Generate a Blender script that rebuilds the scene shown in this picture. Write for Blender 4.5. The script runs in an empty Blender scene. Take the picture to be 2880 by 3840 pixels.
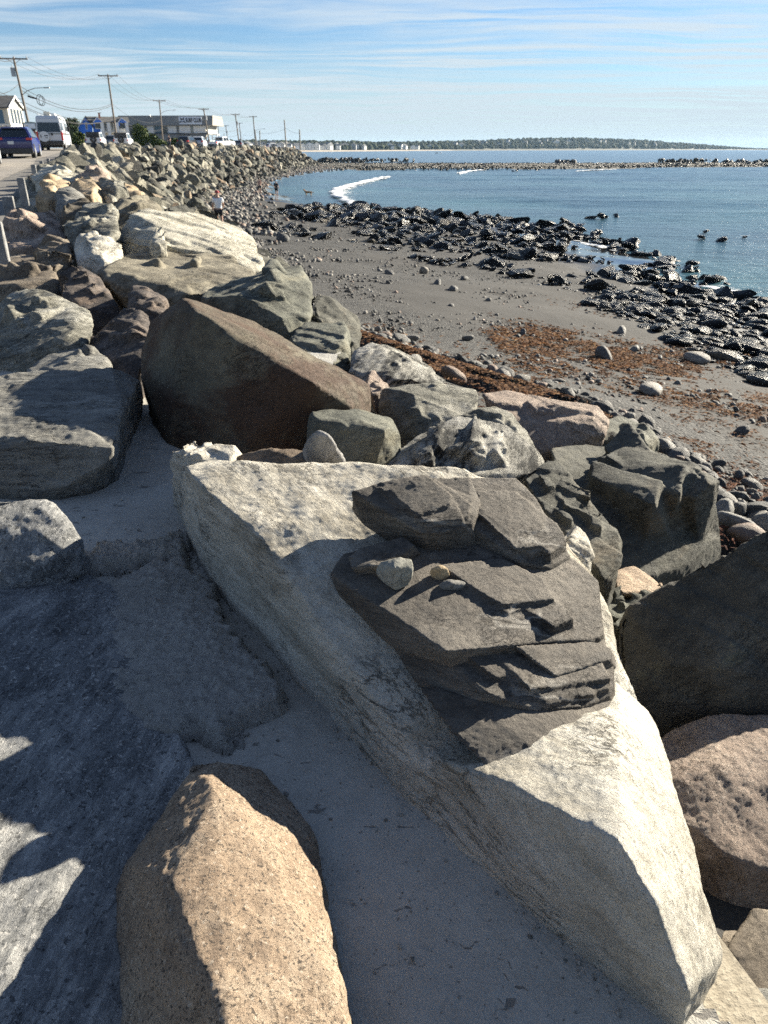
import bpy, bmesh, math, random
import numpy as np
from mathutils import Vector, Matrix

SC = bpy.context.scene
COL = SC.collection
R = math.radians
random.seed(11)

# ------------------------------------------------------------------ camera, sky, sun, exposure
CAM = np.array([0.0, 0.0, 5.0])
PITCH = R(26.22)
FPX = 2770.0
cd = bpy.data.cameras.new('camera')
cam = bpy.data.objects.new('camera', cd)
COL.objects.link(cam)
cam.location = CAM
cam.rotation_euler = (R(90) - PITCH, 0, 0)
cd.sensor_fit = 'VERTICAL'
cd.sensor_height = 36.0
cd.sensor_width = 27.0
cd.lens = FPX / 3840 * 36.0
cd.clip_start = 0.05
cd.clip_end = 30000
cd.dof.use_dof = True
cd.dof.focus_distance = 1.8
cd.dof.aperture_fstop = 11.0
SC.camera = cam

SUN_AZ = R(51.5)      # clockwise from +Y (the viewing direction)
SUN_EL = R(19.5)
SUN_DIR = np.array([math.sin(SUN_AZ) * math.cos(SUN_EL), math.cos(SUN_AZ) * math.cos(SUN_EL), math.sin(SUN_EL)])
sl = bpy.data.lights.new('sun', 'SUN')
sl.energy = 5.0
sl.angle = R(0.53)
sl.color = (1.0, 0.915, 0.76)
sun = bpy.data.objects.new('sun', sl)
COL.objects.link(sun)
sun.rotation_euler = Vector(SUN_DIR).to_track_quat('Z', 'Y').to_euler()

SC.view_settings.view_transform = 'Standard'
SC.view_settings.look = 'None'
SC.view_settings.exposure = 1.85
SC.view_settings.gamma = 1.0
SC.view_settings.use_curve_mapping = False
SC.cycles.use_denoising = False
SC.cycles.max_bounces = 6
SC.cycles.volume_bounces = 0
SC.cycles.transparent_max_bounces = 12
SC.cycles.sample_clamp_indirect = 5.0
SC.cycles.sample_clamp_direct = 3.0


class NT:
    """small wrapper to write node trees shortly"""
    def __init__(self, tree):
        self.t = tree
        self.t.nodes.clear()

    def n(self, typ, _props=None, **inp):
        nd = self.t.nodes.new(typ)
        for k, v in (_props or {}).items():
            setattr(nd, k, v)
        for k, v in inp.items():
            key = int(k[1:]) if k[0] == 'i' and k[1:].isdigit() else k.replace('_', ' ')
            self.set(nd, key, v)
        return nd

    def set(self, nd, key, v):
        s = nd.inputs[key]
        if hasattr(v, 'bl_idname') and hasattr(v, 'outputs'):
            v = v.outputs[0]
        if hasattr(v, 'is_output') and hasattr(v, 'node'):
            self.t.links.new(v, s)
        else:
            s.default_value = v

    def math(self, op, a, b=0.0, c=0.0, clamp=False):
        nd = self.t.nodes.new('ShaderNodeMath')
        nd.operation = op
        nd.use_clamp = clamp
        for i, v in enumerate((a, b, c)):
            self.set(nd, i, v)
        return nd.outputs[0]

    def vmath(self, op, a, b=(0, 0, 0)):
        nd = self.t.nodes.new('ShaderNodeVectorMath')
        nd.operation = op
        self.set(nd, 0, a)
        if op == 'SCALE':
            self.set(nd, 'Scale', b)
        else:
            self.set(nd, 1, b)
        return nd.outputs[0]

    def mix(self, f, a, b, mode='MIX'):
        nd = self.t.nodes.new('ShaderNodeMix')
        nd.data_type = 'RGBA'
        nd.blend_type = mode
        self.set(nd, 0, f)
        self.set(nd, 6, c4(a))
        self.set(nd, 7, c4(b))
        return nd.outputs[2]

    def ramp(self, f, stops, interp='LINEAR'):
        nd = self.t.nodes.new('ShaderNodeValToRGB')
        nd.color_ramp.interpolation = interp
        e = nd.color_ramp.elements
        while len(e) < len(stops):
            e.new(0.5)
        for el, (p, c) in zip(e, stops):
            el.position = p
            el.color = c4(c) if not isinstance(c, (int, float)) else (c, c, c, 1)
        self.set(nd, 0, f)
        return nd.outputs[0]

    def noise(self, vec, scale, detail=4, rough=0.55, dist=0.0, typ='FBM', dims='3D'):
        nd = self.t.nodes.new('ShaderNodeTexNoise')
        nd.noise_dimensions = dims
        self.set(nd, 'Vector', vec)
        self.set(nd, 'Scale', scale)
        self.set(nd, 'Detail', detail)
        self.set(nd, 'Roughness', rough)
        self.set(nd, 'Distortion', dist)
        return nd.outputs[0]

    def noisec(self, vec, scale, detail=4):
        nd = self.t.nodes.new('ShaderNodeTexNoise')
        self.set(nd, 'Vector', vec)
        self.set(nd, 'Scale', scale)
        self.set(nd, 'Detail', detail)
        return nd.outputs[1]

    def voro(self, vec, scale, feature='F1', rnd=1.0, out=0):
        nd = self.t.nodes.new('ShaderNodeTexVoronoi')
        nd.feature = feature
        self.set(nd, 'Vector', vec)
        self.set(nd, 'Scale', scale)
        self.set(nd, 'Randomness', rnd)
        return nd.outputs[out]

    def bump(self, h, dist, strength=1.0, normal=None):
        nd = self.t.nodes.new('ShaderNodeBump')
        self.set(nd, 'Height', h)
        self.set(nd, 'Distance', dist)
        self.set(nd, 'Strength', strength)
        if normal is not None:
            self.set(nd, 'Normal', normal)
        return nd.outputs[0]


def c4(c):
    if isinstance(c, (tuple, list)) and len(c) == 3:
        return (c[0], c[1], c[2], 1.0)
    return c


# world: physical sky with thin cirrus
wd = bpy.data.worlds.new('World')
SC.world = wd
wd.use_nodes = True
w = NT(wd.node_tree)
sky = w.n('ShaderNodeTexSky', {'sky_type': 'NISHITA', 'sun_disc': False, 'sun_elevation': SUN_EL,
                               'sun_rotation': SUN_AZ, 'altitude': 0.0, 'air_density': 1.0,
                               'dust_density': 0.1, 'ozone_density': 2.5})
tc = w.n('ShaderNodeTexCoord')
sep = w.n('ShaderNodeSeparateXYZ', Vector=tc.outputs['Generated'])
zz = w.math('MAXIMUM', sep.outputs['Z'], 0.0)
den = w.math('ADD', zz, 0.035)
px_ = w.math('DIVIDE', sep.outputs['X'], den)
py_ = w.math('DIVIDE', sep.outputs['Y'], den)
pl = w.n('ShaderNodeCombineXYZ', X=px_, Y=py_, Z=0.0)
warp = w.vmath('SCALE', w.noisec(pl, 0.35, 3), 1.6)
plw = w.vmath('ADD', pl, warp)
mp1 = w.n('ShaderNodeMapping', Vector=plw)
mp1.inputs['Rotation'].default_value = (0, 0, R(-14))
mp1.inputs['Scale'].default_value = (0.16, 0.62, 1)
mp1.inputs['Location'].default_value = (3.3, 1.65, 0)
n1 = w.noise(mp1, 1.1, 9, 0.60)
mp2 = w.n('ShaderNodeMapping', Vector=plw)
mp2.inputs['Rotation'].default_value = (0, 0, R(12))
mp2.inputs['Scale'].default_value = (0.25, 1.9, 1)
n2 = w.noise(mp2, 1.5, 8, 0.62)
base = w.ramp(n1, [(0.32, 0.0), (0.54, 1.0)])
fib = w.ramp(n2, [(0.40, 0.06), (0.58, 1.0)])
cl = w.math('MULTIPLY', base, fib)
thin = w.ramp(sep.outputs['Z'], [(0.0, 1.0), (0.20, 0.9), (0.36, 0.35), (1.0, 0.2)])
low = w.ramp(sep.outputs['Z'], [(0.0, 0.82), (0.035, 0.66), (0.06, 0.38), (0.085, 0.08), (0.15, 0.0)])
cl2 = w.math('ADD', w.math('MULTIPLY', w.math('MULTIPLY', cl, thin), 0.9), low, clamp=True)
tint = w.ramp(sep.outputs['Z'], [(0.0, (3.3, 4.0, 4.4)), (0.07, (3.7, 4.3, 4.7)), (0.25, (4.5, 4.85, 5.2))])
skyc = w.mix(1.0, sky.outputs[0], (0.44, 0.575, 0.74), 'MULTIPLY')
colr = w.mix(cl2, skyc, tint)
bg = w.n('ShaderNodeBackground', Color=colr, Strength=0.05)
out = w.n('ShaderNodeOutputWorld', Surface=bg)

# ------------------------------------------------------------------ helpers: seeing, tagging, meshes
SP, CP = math.sin(PITCH), math.cos(PITCH)


def ray(px, py):
    a = (px - 1440.0) / FPX
    b = (1920.0 - py) / FPX
    return np.array([a, CP + b * SP, -SP + b * CP])


def V(px, py, z=None, d=None):
    """the place seen at photo pixel (px, py): at height z, or at distance d ahead"""
    r = ray(px, py)
    t = (z - CAM[2]) / r[2] if z is not None else d / r[1]
    return CAM + r * t


def tag(o, label=None, cat=None, group=None, kind=None):
    if label:
        o['label'] = label
    if cat:
        o['category'] = cat
    if group:
        o['group'] = group
    if kind:
        o['kind'] = kind
    return o


def link(name, me, mat=None, parent=None, loc=None):
    o = bpy.data.objects.new(name, me)
    COL.objects.link(o)
    if mat is not None and me is not None and len(me.materials) == 0:
        me.materials.append(mat)
    if loc is not None:
        o.location = loc
    if parent is not None:
        o.parent = parent
    return o


def empty(name, loc=(0, 0, 0), rz=0.0):
    o = bpy.data.objects.new(name, None)
    COL.objects.link(o)
    o.location = loc
    o.rotation_euler = (0, 0, rz)
    o.empty_display_size = 0.1
    return o


def copy_tree(o, parent=None):
    c = o.copy()
    COL.objects.link(c)
    c.parent = parent
    for ch in list(o.children):
        copy_tree(ch, c)
    return c


def np_mesh(name, v, f, smooth=True):
    """v (N,3); f (M,k) int array or a list of tuples"""
    me = bpy.data.meshes.new(name)
    if isinstance(f, np.ndarray):
        k = f.shape[1]
        me.vertices.add(len(v))
        me.vertices.foreach_set('co', np.asarray(v, np.float32).ravel())
        me.loops.add(f.size)
        me.loops.foreach_set('vertex_index', f.astype(np.int32).ravel())
        me.polygons.add(len(f))
        me.polygons.foreach_set('loop_start', np.arange(0, f.size, k, dtype=np.int32))
        me.update(calc_edges=True)
        me.validate()
    else:
        me.from_pydata([tuple(p) for p in v], [], f)
        me.update()
    if smooth:
        me.polygons.foreach_set('use_smooth', np.ones(len(me.polygons), bool))
    return me


def vattr(me, name, vals):
    a = me.attributes.new(name, 'FLOAT', 'POINT')
    a.data.foreach_set('value', np.asarray(vals, np.float32))


def vcol(me, name, vals):
    a = me.color_attributes.new(name, 'FLOAT_COLOR', 'POINT')
    vals = np.asarray(vals, np.float32)
    if vals.shape[1] == 3:
        vals = np.concatenate([vals, np.ones((len(vals), 1), np.float32)], 1)
    a.data.foreach_set('color', vals.ravel())


def grid_faces(nu, nv):
    i = np.arange(nu - 1)[:, None] * nv + np.arange(nv - 1)[None, :]
    return np.stack([i, i + nv, i + nv + 1, i + 1], -1).reshape(-1, 4)


# ---- vectorised gradient noise
_rs = np.random.RandomState(5)
_PERM = np.concatenate([_rs.permutation(256)] * 3)
_G = _rs.normal(size=(256, 3))
_G /= np.linalg.norm(_G, axis=1)[:, None]


def perlin(p):
    p = np.asarray(p, np.float64)
    i = np.floor(p).astype(np.int64)
    f = p - i
    u = f * f * f * (f * (f * 6 - 15) + 10)
    i &= 255
    res = 0.0
    for dx in (0, 1):
        wx = u[:, 0] if dx else 1 - u[:, 0]
        hx = _PERM[i[:, 0] + dx]
        for dy in (0, 1):
            wy = u[:, 1] if dy else 1 - u[:, 1]
            hy = _PERM[hx + i[:, 1] + dy]
            for dz in (0, 1):
                wz = u[:, 2] if dz else 1 - u[:, 2]
                g = _G[_PERM[hy + i[:, 2] + dz]]
                dt = g[:, 0] * (f[:, 0] - dx) + g[:, 1] * (f[:, 1] - dy) + g[:, 2] * (f[:, 2] - dz)
                res = res + wx * wy * wz * dt
    return res * 1.5


def fbm(p, octv=4, gain=0.5, lac=2.07, ridged=False):
    a, s, t = 1.0, 0.0, 0.0
    for k in range(octv):
        n = perlin(p * lac ** k + 17.3 * k)
        if ridged:
            n = 0.5 - np.abs(n) * 1.6
        s = s + a * n
        t += a
        a *= gain
    return s / t


def normals(v, f):
    a = v[f[:, 0]]
    b = v[f[:, 1]]
    c = v[f[:, 2]]
    n = np.cross(b - a, c - a)
    if f.shape[1] == 4:
        n = n + np.cross(c - a, v[f[:, 3]] - a)
    out = np.zeros_like(v)
    for k in range(f.shape[1]):
        for j in range(3):
            out[:, j] += np.bincount(f[:, k], n[:, j], len(v))
    return out / np.maximum(np.linalg.norm(out, axis=1)[:, None], 1e-12)


def laplace(v, f, it, lam=0.5):
    e = np.concatenate([f[:, [k, (k + 1) % f.shape[1]]] for k in range(f.shape[1])])
    e = np.concatenate([e, e[:, ::-1]])
    cnt = np.bincount(e[:, 0], minlength=len(v)).astype(float)
    for _ in range(it):
        m = np.stack([np.bincount(e[:, 0], v[e[:, 1], j], len(v)) for j in range(3)], 1) / np.maximum(cnt, 1)[:, None]
        v = v + lam * (m - v)
    return v


def hull_bm(bm, pts):
    vs = [bm.verts.new(tuple(p)) for p in pts]
    r = bmesh.ops.convex_hull(bm, input=vs, use_existing_faces=False)
    dead = [g for g in set(r['geom_interior'] + r['geom_unused']) if isinstance(g, bmesh.types.BMVert) and g.is_valid and not g.link_faces]
    bmesh.ops.delete(bm, geom=dead, context='VERTS')


def remesh(hulls, vox):
    bm = bmesh.new()
    for h in hulls:
        hull_bm(bm, h)
    bmesh.ops.recalc_face_normals(bm, faces=bm.faces[:])
    me = bpy.data.meshes.new('tmp')
    bm.to_mesh(me)
    bm.free()
    o = bpy.data.objects.new('tmp', me)
    COL.objects.link(o)
    m = o.modifiers.new('r', 'REMESH')
    m.mode = 'VOXEL'
    m.voxel_size = vox
    dg = bpy.context.evaluated_depsgraph_get()
    dg.update()
    e = o.evaluated_get(dg)
    em = e.to_mesh()
    v = np.empty(len(em.vertices) * 3, np.float32)
    em.vertices.foreach_get('co', v)
    v = v.reshape(-1, 3).astype(np.float64)
    f = np.empty(len(em.loops), np.int32)
    em.loops.foreach_get('vertex_index', f)
    assert len(f) == 4 * len(em.polygons)
    f = f.reshape(-1, 4)
    e.to_mesh_clear()
    bpy.data.objects.remove(o)
    bpy.data.meshes.remove(me)
    return v, f


def axis_frame(ax):
    ax = np.asarray(ax, float)
    ax = ax / np.linalg.norm(ax)
    t = np.array([1.0, 0, 0]) if abs(ax[0]) < 0.8 else np.array([0, 1.0, 0])
    b = np.cross(ax, t)
    b /= np.linalg.norm(b)
    return np.stack([np.cross(b, ax), b, ax])      # rows: two tangents, then the axis


def sculpt(hulls, vox, seed=0, smooth=2, warp=(1.2, 0.05), facets=(), chips=0, fine=((9, 0.006), (30, 0.002)),
           strata=None, ridge=None, pits=None, steps=None):
    """a broken stone from one or more convex blanks; returns verts, quads, all in metres"""
    rs = np.random.RandomState(seed)
    v, f = remesh(hulls, vox)
    v = laplace(v, f, smooth)
    size = np.ptp(v, axis=0).max()
    off = rs.uniform(-50, 50, 3)
    if warp:
        fr, am = warp
        q = v * fr + off
        dv = np.stack([fbm(q + s, 3) for s in (0, 31.7, 77.1)], 1)
        v = v + dv * am * 1.6
    if chips:
        c = v.mean(0)
        for _ in range(chips):
            n = rs.normal(size=3)
            n /= np.linalg.norm(n)
            h = (v - c) @ n
            lim = h.max() - size * rs.uniform(0.008, 0.035)
            over = np.maximum(h - lim, 0)
            v = v - n[None, :] * over[:, None]
    for (K, am, ax, st) in facets:
        # shell-like breaks: the lower envelope of many tilted shallow bowls, sharp where two meet
        nrm = normals(v, f)
        fr = axis_frame(ax)
        K = int(K)
        pp = v @ fr.T * np.array([1, 1, st])
        sd_i = rs.choice(len(v), K, replace=False)
        sd = pp[sd_i]
        cell = size * 1.1 / K ** 0.5
        base = rs.uniform(-1, 1, K) * 0.5
        til = rs.normal(size=(K, 3)) * 0.9
        dsp = np.full(len(v), 1e9)
        for k in range(K):
            dv = (pp - sd[k]) / cell
            dsp = np.minimum(dsp, base[k] + dv @ til[k] + 0.13 * (dv * dv).sum(1))
        dsp = np.clip(dsp, -2.2, 1.6)
        v = v + nrm * ((dsp - dsp.mean()) * am)[:, None]
    if strata:
        ax, per, am = strata
        ax = np.asarray(ax, float) / np.linalg.norm(ax)
        nrm = normals(v, f)
        h = v @ ax / per + 0.9 * fbm(v * 0.8 / per * 0.25 + off, 3)
        cell = np.floor(h)
        fr_ = h - cell
        rnd = np.sin(cell * 127.1 + seed * 3.7) * 43758.5453
        rnd = rnd - np.floor(rnd)
        amp = am * (0.4 + 0.9 * np.clip(fbm(v * 1.3 / per * 0.3 + off + 5, 2) + 0.5, 0, 1))
        side = 1 - np.abs(nrm @ ax) ** 4
        dsp = ((rnd - 0.5) * 1.4 - np.exp(-((fr_ - 0.5) * 0 + np.minimum(fr_, 1 - fr_)) * 14) * 0.5) * amp * side
        v = v + nrm * dsp[:, None]
    if steps:
        # ledges left by breaking: quantised heights with steep risers, running with the grain
        fr, kq, am, ax = steps
        nrm = normals(v, f)
        q = v @ axis_frame(ax).T * np.array([0.45, 0.8, 1.9]) * fr + off
        n = (fbm(q, 3, 0.45) + 0.06 * fbm(q * 5, 2)) * kq
        g = n - np.floor(n)
        st_ = np.floor(n) + np.clip((g - 0.86) / 0.14, 0, 1)
        v = v + nrm * ((st_ - st_.mean()) * am)[:, None]
    if ridge:
        fr, am = ridge
        nrm = normals(v, f)
        v = v + nrm * (fbm(v * fr + off, 4, ridged=True) * am)[:, None]
    nrm = normals(v, f)
    for (fr, am) in fine:
        v = v + nrm * (fbm(v * fr + off, 3, 0.55) * am * 2)[:, None]
    if pits:
        fr, am = pits
        n = fbm(v * fr + off, 2)
        v = v - nrm * (np.clip(n - 0.12, 0, 1) * am * 3)[:, None]
    return v, f


def rock_obj(name, vf, mat, parent=None):
    v, f = vf
    c = (v.min(0) + v.max(0)) / 2
    me = np_mesh(name, v - c, f)
    o = link(name, me, mat)
    if parent is None:
        o.location = c
    else:
        o.parent = parent
        o.location = c - np.array(parent.location)
    return o

# ------------------------------------------------------------------ materials
MATS = {}


def new_mat(name):
    m = bpy.data.materials.new(name)
    m.use_nodes = True
    MATS[name] = m
    return m, NT(m.node_tree)


def pbr(t, col, rough=0.8, normal=None, metal=0.0, spec=0.5, **kw):
    b = t.n('ShaderNodeBsdfPrincipled')
    t.set(b, 'Base Color', c4(col))
    t.set(b, 'Roughness', rough)
    t.set(b, 'Metallic', metal)
    t.set(b, 'Specular IOR Level', spec)
    if normal is not None:
        t.set(b, 'Normal', normal)
    for k, v in kw.items():
        t.set(b, k.replace('_', ' '), v)
    t.n('ShaderNodeOutputMaterial', Surface=b)
    return b


def plain(name, col, rough=0.6, metal=0.0, spec=0.5, grain=0.12, gs=6.0):
    m, t = new_mat(name)
    tcn = t.n('ShaderNodeTexCoord')
    n = t.noise(tcn.outputs['Object'], gs, 6, 0.65)
    k = t.ramp(n, [(0.3, 1 - grain), (0.7, 1 + grain * 0.4)])
    pbr(t, t.mix(1.0, c4(col), k, 'MULTIPLY'), rough, metal=metal, spec=spec)
    return m


def rock_mat(name, dark, mid, light, sc=1.6, streak=((0, 0, 0), 1.0), speck=None, stain=None, crust=None,
             crack=(1.6, 0.012, 0.6), bump=(0.03, 0.006), fine=90.0, rough=0.88, tint=None, spec=0.35, contrast=0.16, veins=None, lines=0.75):
    m, t = new_mat(name)
    tcn = t.n('ShaderNodeTexCoord')
    oi = t.n('ShaderNodeObjectInfo')
    co = tcn.outputs['Object']
    if tint == 'color':
        shift = t.n('ShaderNodeCombineXYZ', X=t.math('MULTIPLY', oi.outputs['Random'], 37.0), Y=t.math('MULTIPLY', oi.outputs['Random'], 91.0), Z=0.0)
        co = t.vmath('ADD', co, shift)
    sk = streak[1] if isinstance(streak[1], tuple) else (1, 1, streak[1])
    m0 = t.n('ShaderNodeMapping', Vector=co)
    m0.inputs['Rotation'].default_value = streak[0]
    mp = t.n('ShaderNodeMapping', Vector=m0)
    mp.inputs['Scale'].default_value = sk
    n1 = t.noise(mp, sc, 9, 0.66)
    n2 = t.noise(mp, sc * 7, 8, 0.70)
    n3 = t.noise(mp, fine, 5, 0.7)
    f = t.math('ADD', t.math('MULTIPLY', n1, 0.5), t.math('ADD', t.math('MULTIPLY', n2, 0.34), t.math('MULTIPLY', n3, 0.16)))
    col = t.ramp(f, [(0.5 - contrast * 0.72, dark), (0.5, mid), (0.5 + contrast * 0.72, light)])
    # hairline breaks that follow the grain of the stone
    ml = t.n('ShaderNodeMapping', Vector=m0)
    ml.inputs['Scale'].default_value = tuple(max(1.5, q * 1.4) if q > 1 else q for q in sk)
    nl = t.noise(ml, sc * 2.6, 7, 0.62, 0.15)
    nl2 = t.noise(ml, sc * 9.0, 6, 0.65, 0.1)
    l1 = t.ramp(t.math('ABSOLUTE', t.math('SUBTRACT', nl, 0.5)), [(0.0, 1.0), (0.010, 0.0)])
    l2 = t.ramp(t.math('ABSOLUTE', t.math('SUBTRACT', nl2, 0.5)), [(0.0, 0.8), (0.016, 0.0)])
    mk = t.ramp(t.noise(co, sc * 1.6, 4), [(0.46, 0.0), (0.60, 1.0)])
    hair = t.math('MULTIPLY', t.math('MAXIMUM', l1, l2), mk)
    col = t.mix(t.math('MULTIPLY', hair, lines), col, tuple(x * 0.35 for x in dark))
    if tint == 'color':
        col = t.mix(1.0, col, oi.outputs['Color'], 'MULTIPLY')
    elif tint == 'attr':
        at = t.n('ShaderNodeAttribute', {'attribute_name': 'tint'})
        col = t.mix(1.0, col, at.outputs['Color'], 'MULTIPLY')
    if stain:
        c, s, lo, hi = stain
        k = t.ramp(t.noise(mp, s, 7, 0.68, 0.4), [(lo, 0.0), (hi, 1.0)])
        col = t.mix(k, col, c)
    if veins:
        c, s, wdt, rot = veins
        mv = t.n('ShaderNodeMapping', Vector=co)
        mv.inputs['Rotation'].default_value = rot
        mv.inputs['Scale'].default_value = (0.35, 0.35, 1.6)
        nv = t.noise(mv, s, 4, 0.6, 0.3)
        k = t.math('ABSOLUTE', t.math('SUBTRACT', nv, 0.5))
        k = t.ramp(k, [(0.0, 0.8), (wdt, 0.0)])
        brk = t.ramp(t.noise(co, s * 1.7, 3), [(0.52, 0.0), (0.64, 1.0)])
        col = t.mix(t.math('MULTIPLY', k, brk), col, c)
    if speck:
        for (c, s, lo, amt) in speck:
            k = t.ramp(t.noise(co, s, 3, 0.6), [(lo, 0.0), (lo + 0.05, amt)])
            col = t.mix(k, col, c)
    crh = None
    if crust:
        c, s, lo, hi = crust
        nn = t.math('ADD', t.math('MULTIPLY', t.noise(co, s, 10, 0.72, 0.3), 0.8), t.math('MULTIPLY', n3, 0.2))
        crh = t.ramp(nn, [(lo, 0.0), (hi, 1.0)])
        col = t.mix(crh, col, c)
    nrm = None
    h = t.math('ADD', t.math('MULTIPLY', n2, 1.0), t.math('MULTIPLY', n1, 0.5))
    h = t.math('SUBTRACT', h, t.math('MULTIPLY', hair, 0.35 * lines))
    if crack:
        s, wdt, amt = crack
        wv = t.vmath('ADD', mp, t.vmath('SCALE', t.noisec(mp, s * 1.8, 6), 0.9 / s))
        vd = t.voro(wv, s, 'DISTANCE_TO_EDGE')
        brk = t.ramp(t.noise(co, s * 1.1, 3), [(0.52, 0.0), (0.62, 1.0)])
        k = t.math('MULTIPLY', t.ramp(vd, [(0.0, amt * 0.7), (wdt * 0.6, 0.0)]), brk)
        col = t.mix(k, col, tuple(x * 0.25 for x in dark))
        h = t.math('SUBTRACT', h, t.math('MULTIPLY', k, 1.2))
    if crh is not None:
        h = t.math('ADD', h, t.math('MULTIPLY', crh, 0.25))
    nrm = t.bump(h, bump[0] * 0.9, 1.0)
    n4 = t.noise(mp, fine * 0.45, 8, 0.78)
    nrm = t.bump(n4, bump[1] * 2.0, 1.0, nrm)
    r = t.ramp(n2, [(0.3, rough - 0.1), (0.7, min(1, rough + 0.08))])
    pbr(t, col, r, nrm, spec=spec)
    return m


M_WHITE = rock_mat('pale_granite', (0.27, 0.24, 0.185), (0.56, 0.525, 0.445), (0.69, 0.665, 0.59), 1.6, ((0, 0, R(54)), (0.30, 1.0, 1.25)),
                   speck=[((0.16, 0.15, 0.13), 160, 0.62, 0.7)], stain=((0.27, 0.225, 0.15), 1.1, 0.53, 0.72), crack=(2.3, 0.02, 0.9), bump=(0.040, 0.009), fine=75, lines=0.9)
M_SLATE = rock_mat('dark_slate', (0.038, 0.032, 0.026), (0.130, 0.113, 0.093), (0.25, 0.224, 0.187), 2.2, ((R(8), R(6), R(54)), (0.45, 1.0, 3.0)),
                   crack=(3.0, 0.02, 0.8), bump=(0.02, 0.006), fine=120, rough=0.78, stain=((0.20, 0.165, 0.13), 2.0, 0.55, 0.75),
                   veins=((0.42, 0.39, 0.34), 2.5, 0.012, (R(40), R(10), R(30))))
M_TAN = rock_mat('tan_granite', (0.22, 0.155, 0.105), (0.42, 0.315, 0.22), (0.56, 0.455, 0.34), 2.0, ((0, 0, 0), 1.0),
                 speck=[((0.07, 0.06, 0.05), 130, 0.57, 0.85), ((0.66, 0.56, 0.44), 95, 0.61, 0.7)], stain=((0.20, 0.12, 0.075), 2.4, 0.60, 0.72),
                 crack=None, bump=(0.022, 0.008), fine=110)
M_PINK = rock_mat('pink_granite', (0.20, 0.15, 0.12), (0.36, 0.28, 0.225), (0.50, 0.41, 0.33), 2.0, ((0, 0, 0), 1.0),
                  speck=[((0.10, 0.09, 0.08), 90, 0.57, 0.8), ((0.58, 0.50, 0.42), 70, 0.61, 0.6)], crack=(1.2, 0.008, 0.7), bump=(0.04, 0.012), fine=60)
M_GNEISS = rock_mat('streaked_gneiss', (0.075, 0.08, 0.083), (0.25, 0.253, 0.25), (0.54, 0.53, 0.50), 4.5, ((0, 0, R(6)), (1.0, 0.24, 1.0)), speck=[((0.62, 0.60, 0.56), 70, 0.60, 0.7), ((0.04, 0.042, 0.045), 60, 0.60, 0.7)],
                    crack=(0.9, 0.006, 0.5), bump=(0.022, 0.010), fine=110, contrast=0.15)
M_SLAB = rock_mat('grey_gneiss_slab', (0.085, 0.082, 0.075), (0.205, 0.20, 0.18), (0.36, 0.35, 0.315), 2.6, ((0, 0, R(-10)), (0.18, 1.0, 1.0)),
                  crack=(1.0, 0.006, 0.6), bump=(0.025, 0.010), fine=80, crust=((0.40, 0.385, 0.34), 1.5, 0.58, 0.66))
M_OLIVE = rock_mat('olive_buff_stone', (0.055, 0.047, 0.034), (0.135, 0.118, 0.083), (0.22, 0.20, 0.145), 1.2, ((0, R(25), 0), 1.8),
                   stain=((0.070, 0.042, 0.026), 0.8, 0.42, 0.55), crust=((0.42, 0.40, 0.34), 2.2, 0.685, 0.71), crack=(1.6, 0.010, 0.6), fine=80)
M_BROWN = rock_mat('dark_brown_stone', (0.035, 0.03, 0.024), (0.088, 0.075, 0.056), (0.15, 0.13, 0.10), 1.2, ((0, R(25), 0), 1.6),
                   stain=((0.16, 0.14, 0.10), 1.6, 0.56, 0.68), crust=((0.36, 0.34, 0.29), 2.2, 0.69, 0.72), crack=(1.3, 0.010, 0.5), fine=80)
M_BUFF = rock_mat('buff_stone', (0.07, 0.06, 0.043), (0.19, 0.17, 0.125), (0.33, 0.30, 0.23), 1.5, ((R(10), R(35), 0), 2.4),
                  crack=(2.0, 0.015, 0.7), stain=((0.17, 0.15, 0.11), 1.3, 0.5, 0.7), fine=80)
M_GREEN = rock_mat('green_grey_stone', (0.05, 0.052, 0.042), (0.13, 0.132, 0.105), (0.24, 0.235, 0.185), 1.8, ((R(15), R(25), 0), 1.7),
                   stain=((0.20, 0.175, 0.11), 1.5, 0.54, 0.72), crack=(2.2, 0.015, 0.7), fine=80)
M_DARKG = rock_mat('dark_green_stone', (0.035, 0.036, 0.03), (0.095, 0.093, 0.075), (0.18, 0.172, 0.14), 1.6, ((R(30), R(20), R(15)), 2.0),
                   stain=((0.19, 0.155, 0.105), 1.2, 0.55, 0.70), crack=(2.0, 0.014, 0.8), fine=80)
M_STRIPE = rock_mat('banded_stone', (0.025, 0.025, 0.022), (0.36, 0.345, 0.30), (0.56, 0.54, 0.48), 1.3, ((R(10), R(48), R(-25)), 4.2),
                    crack=(2.2, 0.02, 0.9), contrast=0.085, bump=(0.05, 0.012), fine=70)
M_WGREEN = rock_mat('white_weathered_stone', (0.045, 0.046, 0.038), (0.26, 0.25, 0.205), (0.56, 0.54, 0.47), 1.8, ((R(20), R(15), 0), 1.9),
                    crack=(2.6, 0.02, 0.9), bump=(0.05, 0.012), fine=60)
M_GREY = rock_mat('grey_stone', (0.15, 0.145, 0.14), (0.24, 0.235, 0.225), (0.33, 0.32, 0.31), 3.0, ((R(20), R(35), 0), 2.0), crack=None, fine=150, bump=(0.01, 0.004))
M_PURPLE = rock_mat('purple_brown_stone', (0.03, 0.026, 0.025), (0.09, 0.075, 0.066), (0.21, 0.17, 0.14), 1.7, ((R(15), R(25), 0), 1.6),
                    stain=((0.24, 0.17, 0.12), 1.2, 0.56, 0.72), crack=(2.0, 0.014, 0.7))
M_BROWNF = rock_mat('brown_flat_stone', (0.11, 0.08, 0.055), (0.22, 0.165, 0.115), (0.33, 0.26, 0.19), 1.6, ((R(5), R(10), 0), 2.5),
                    crust=((0.52, 0.48, 0.40), 1.5, 0.58, 0.63), crack=(1.8, 0.012, 0.6))
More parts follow.
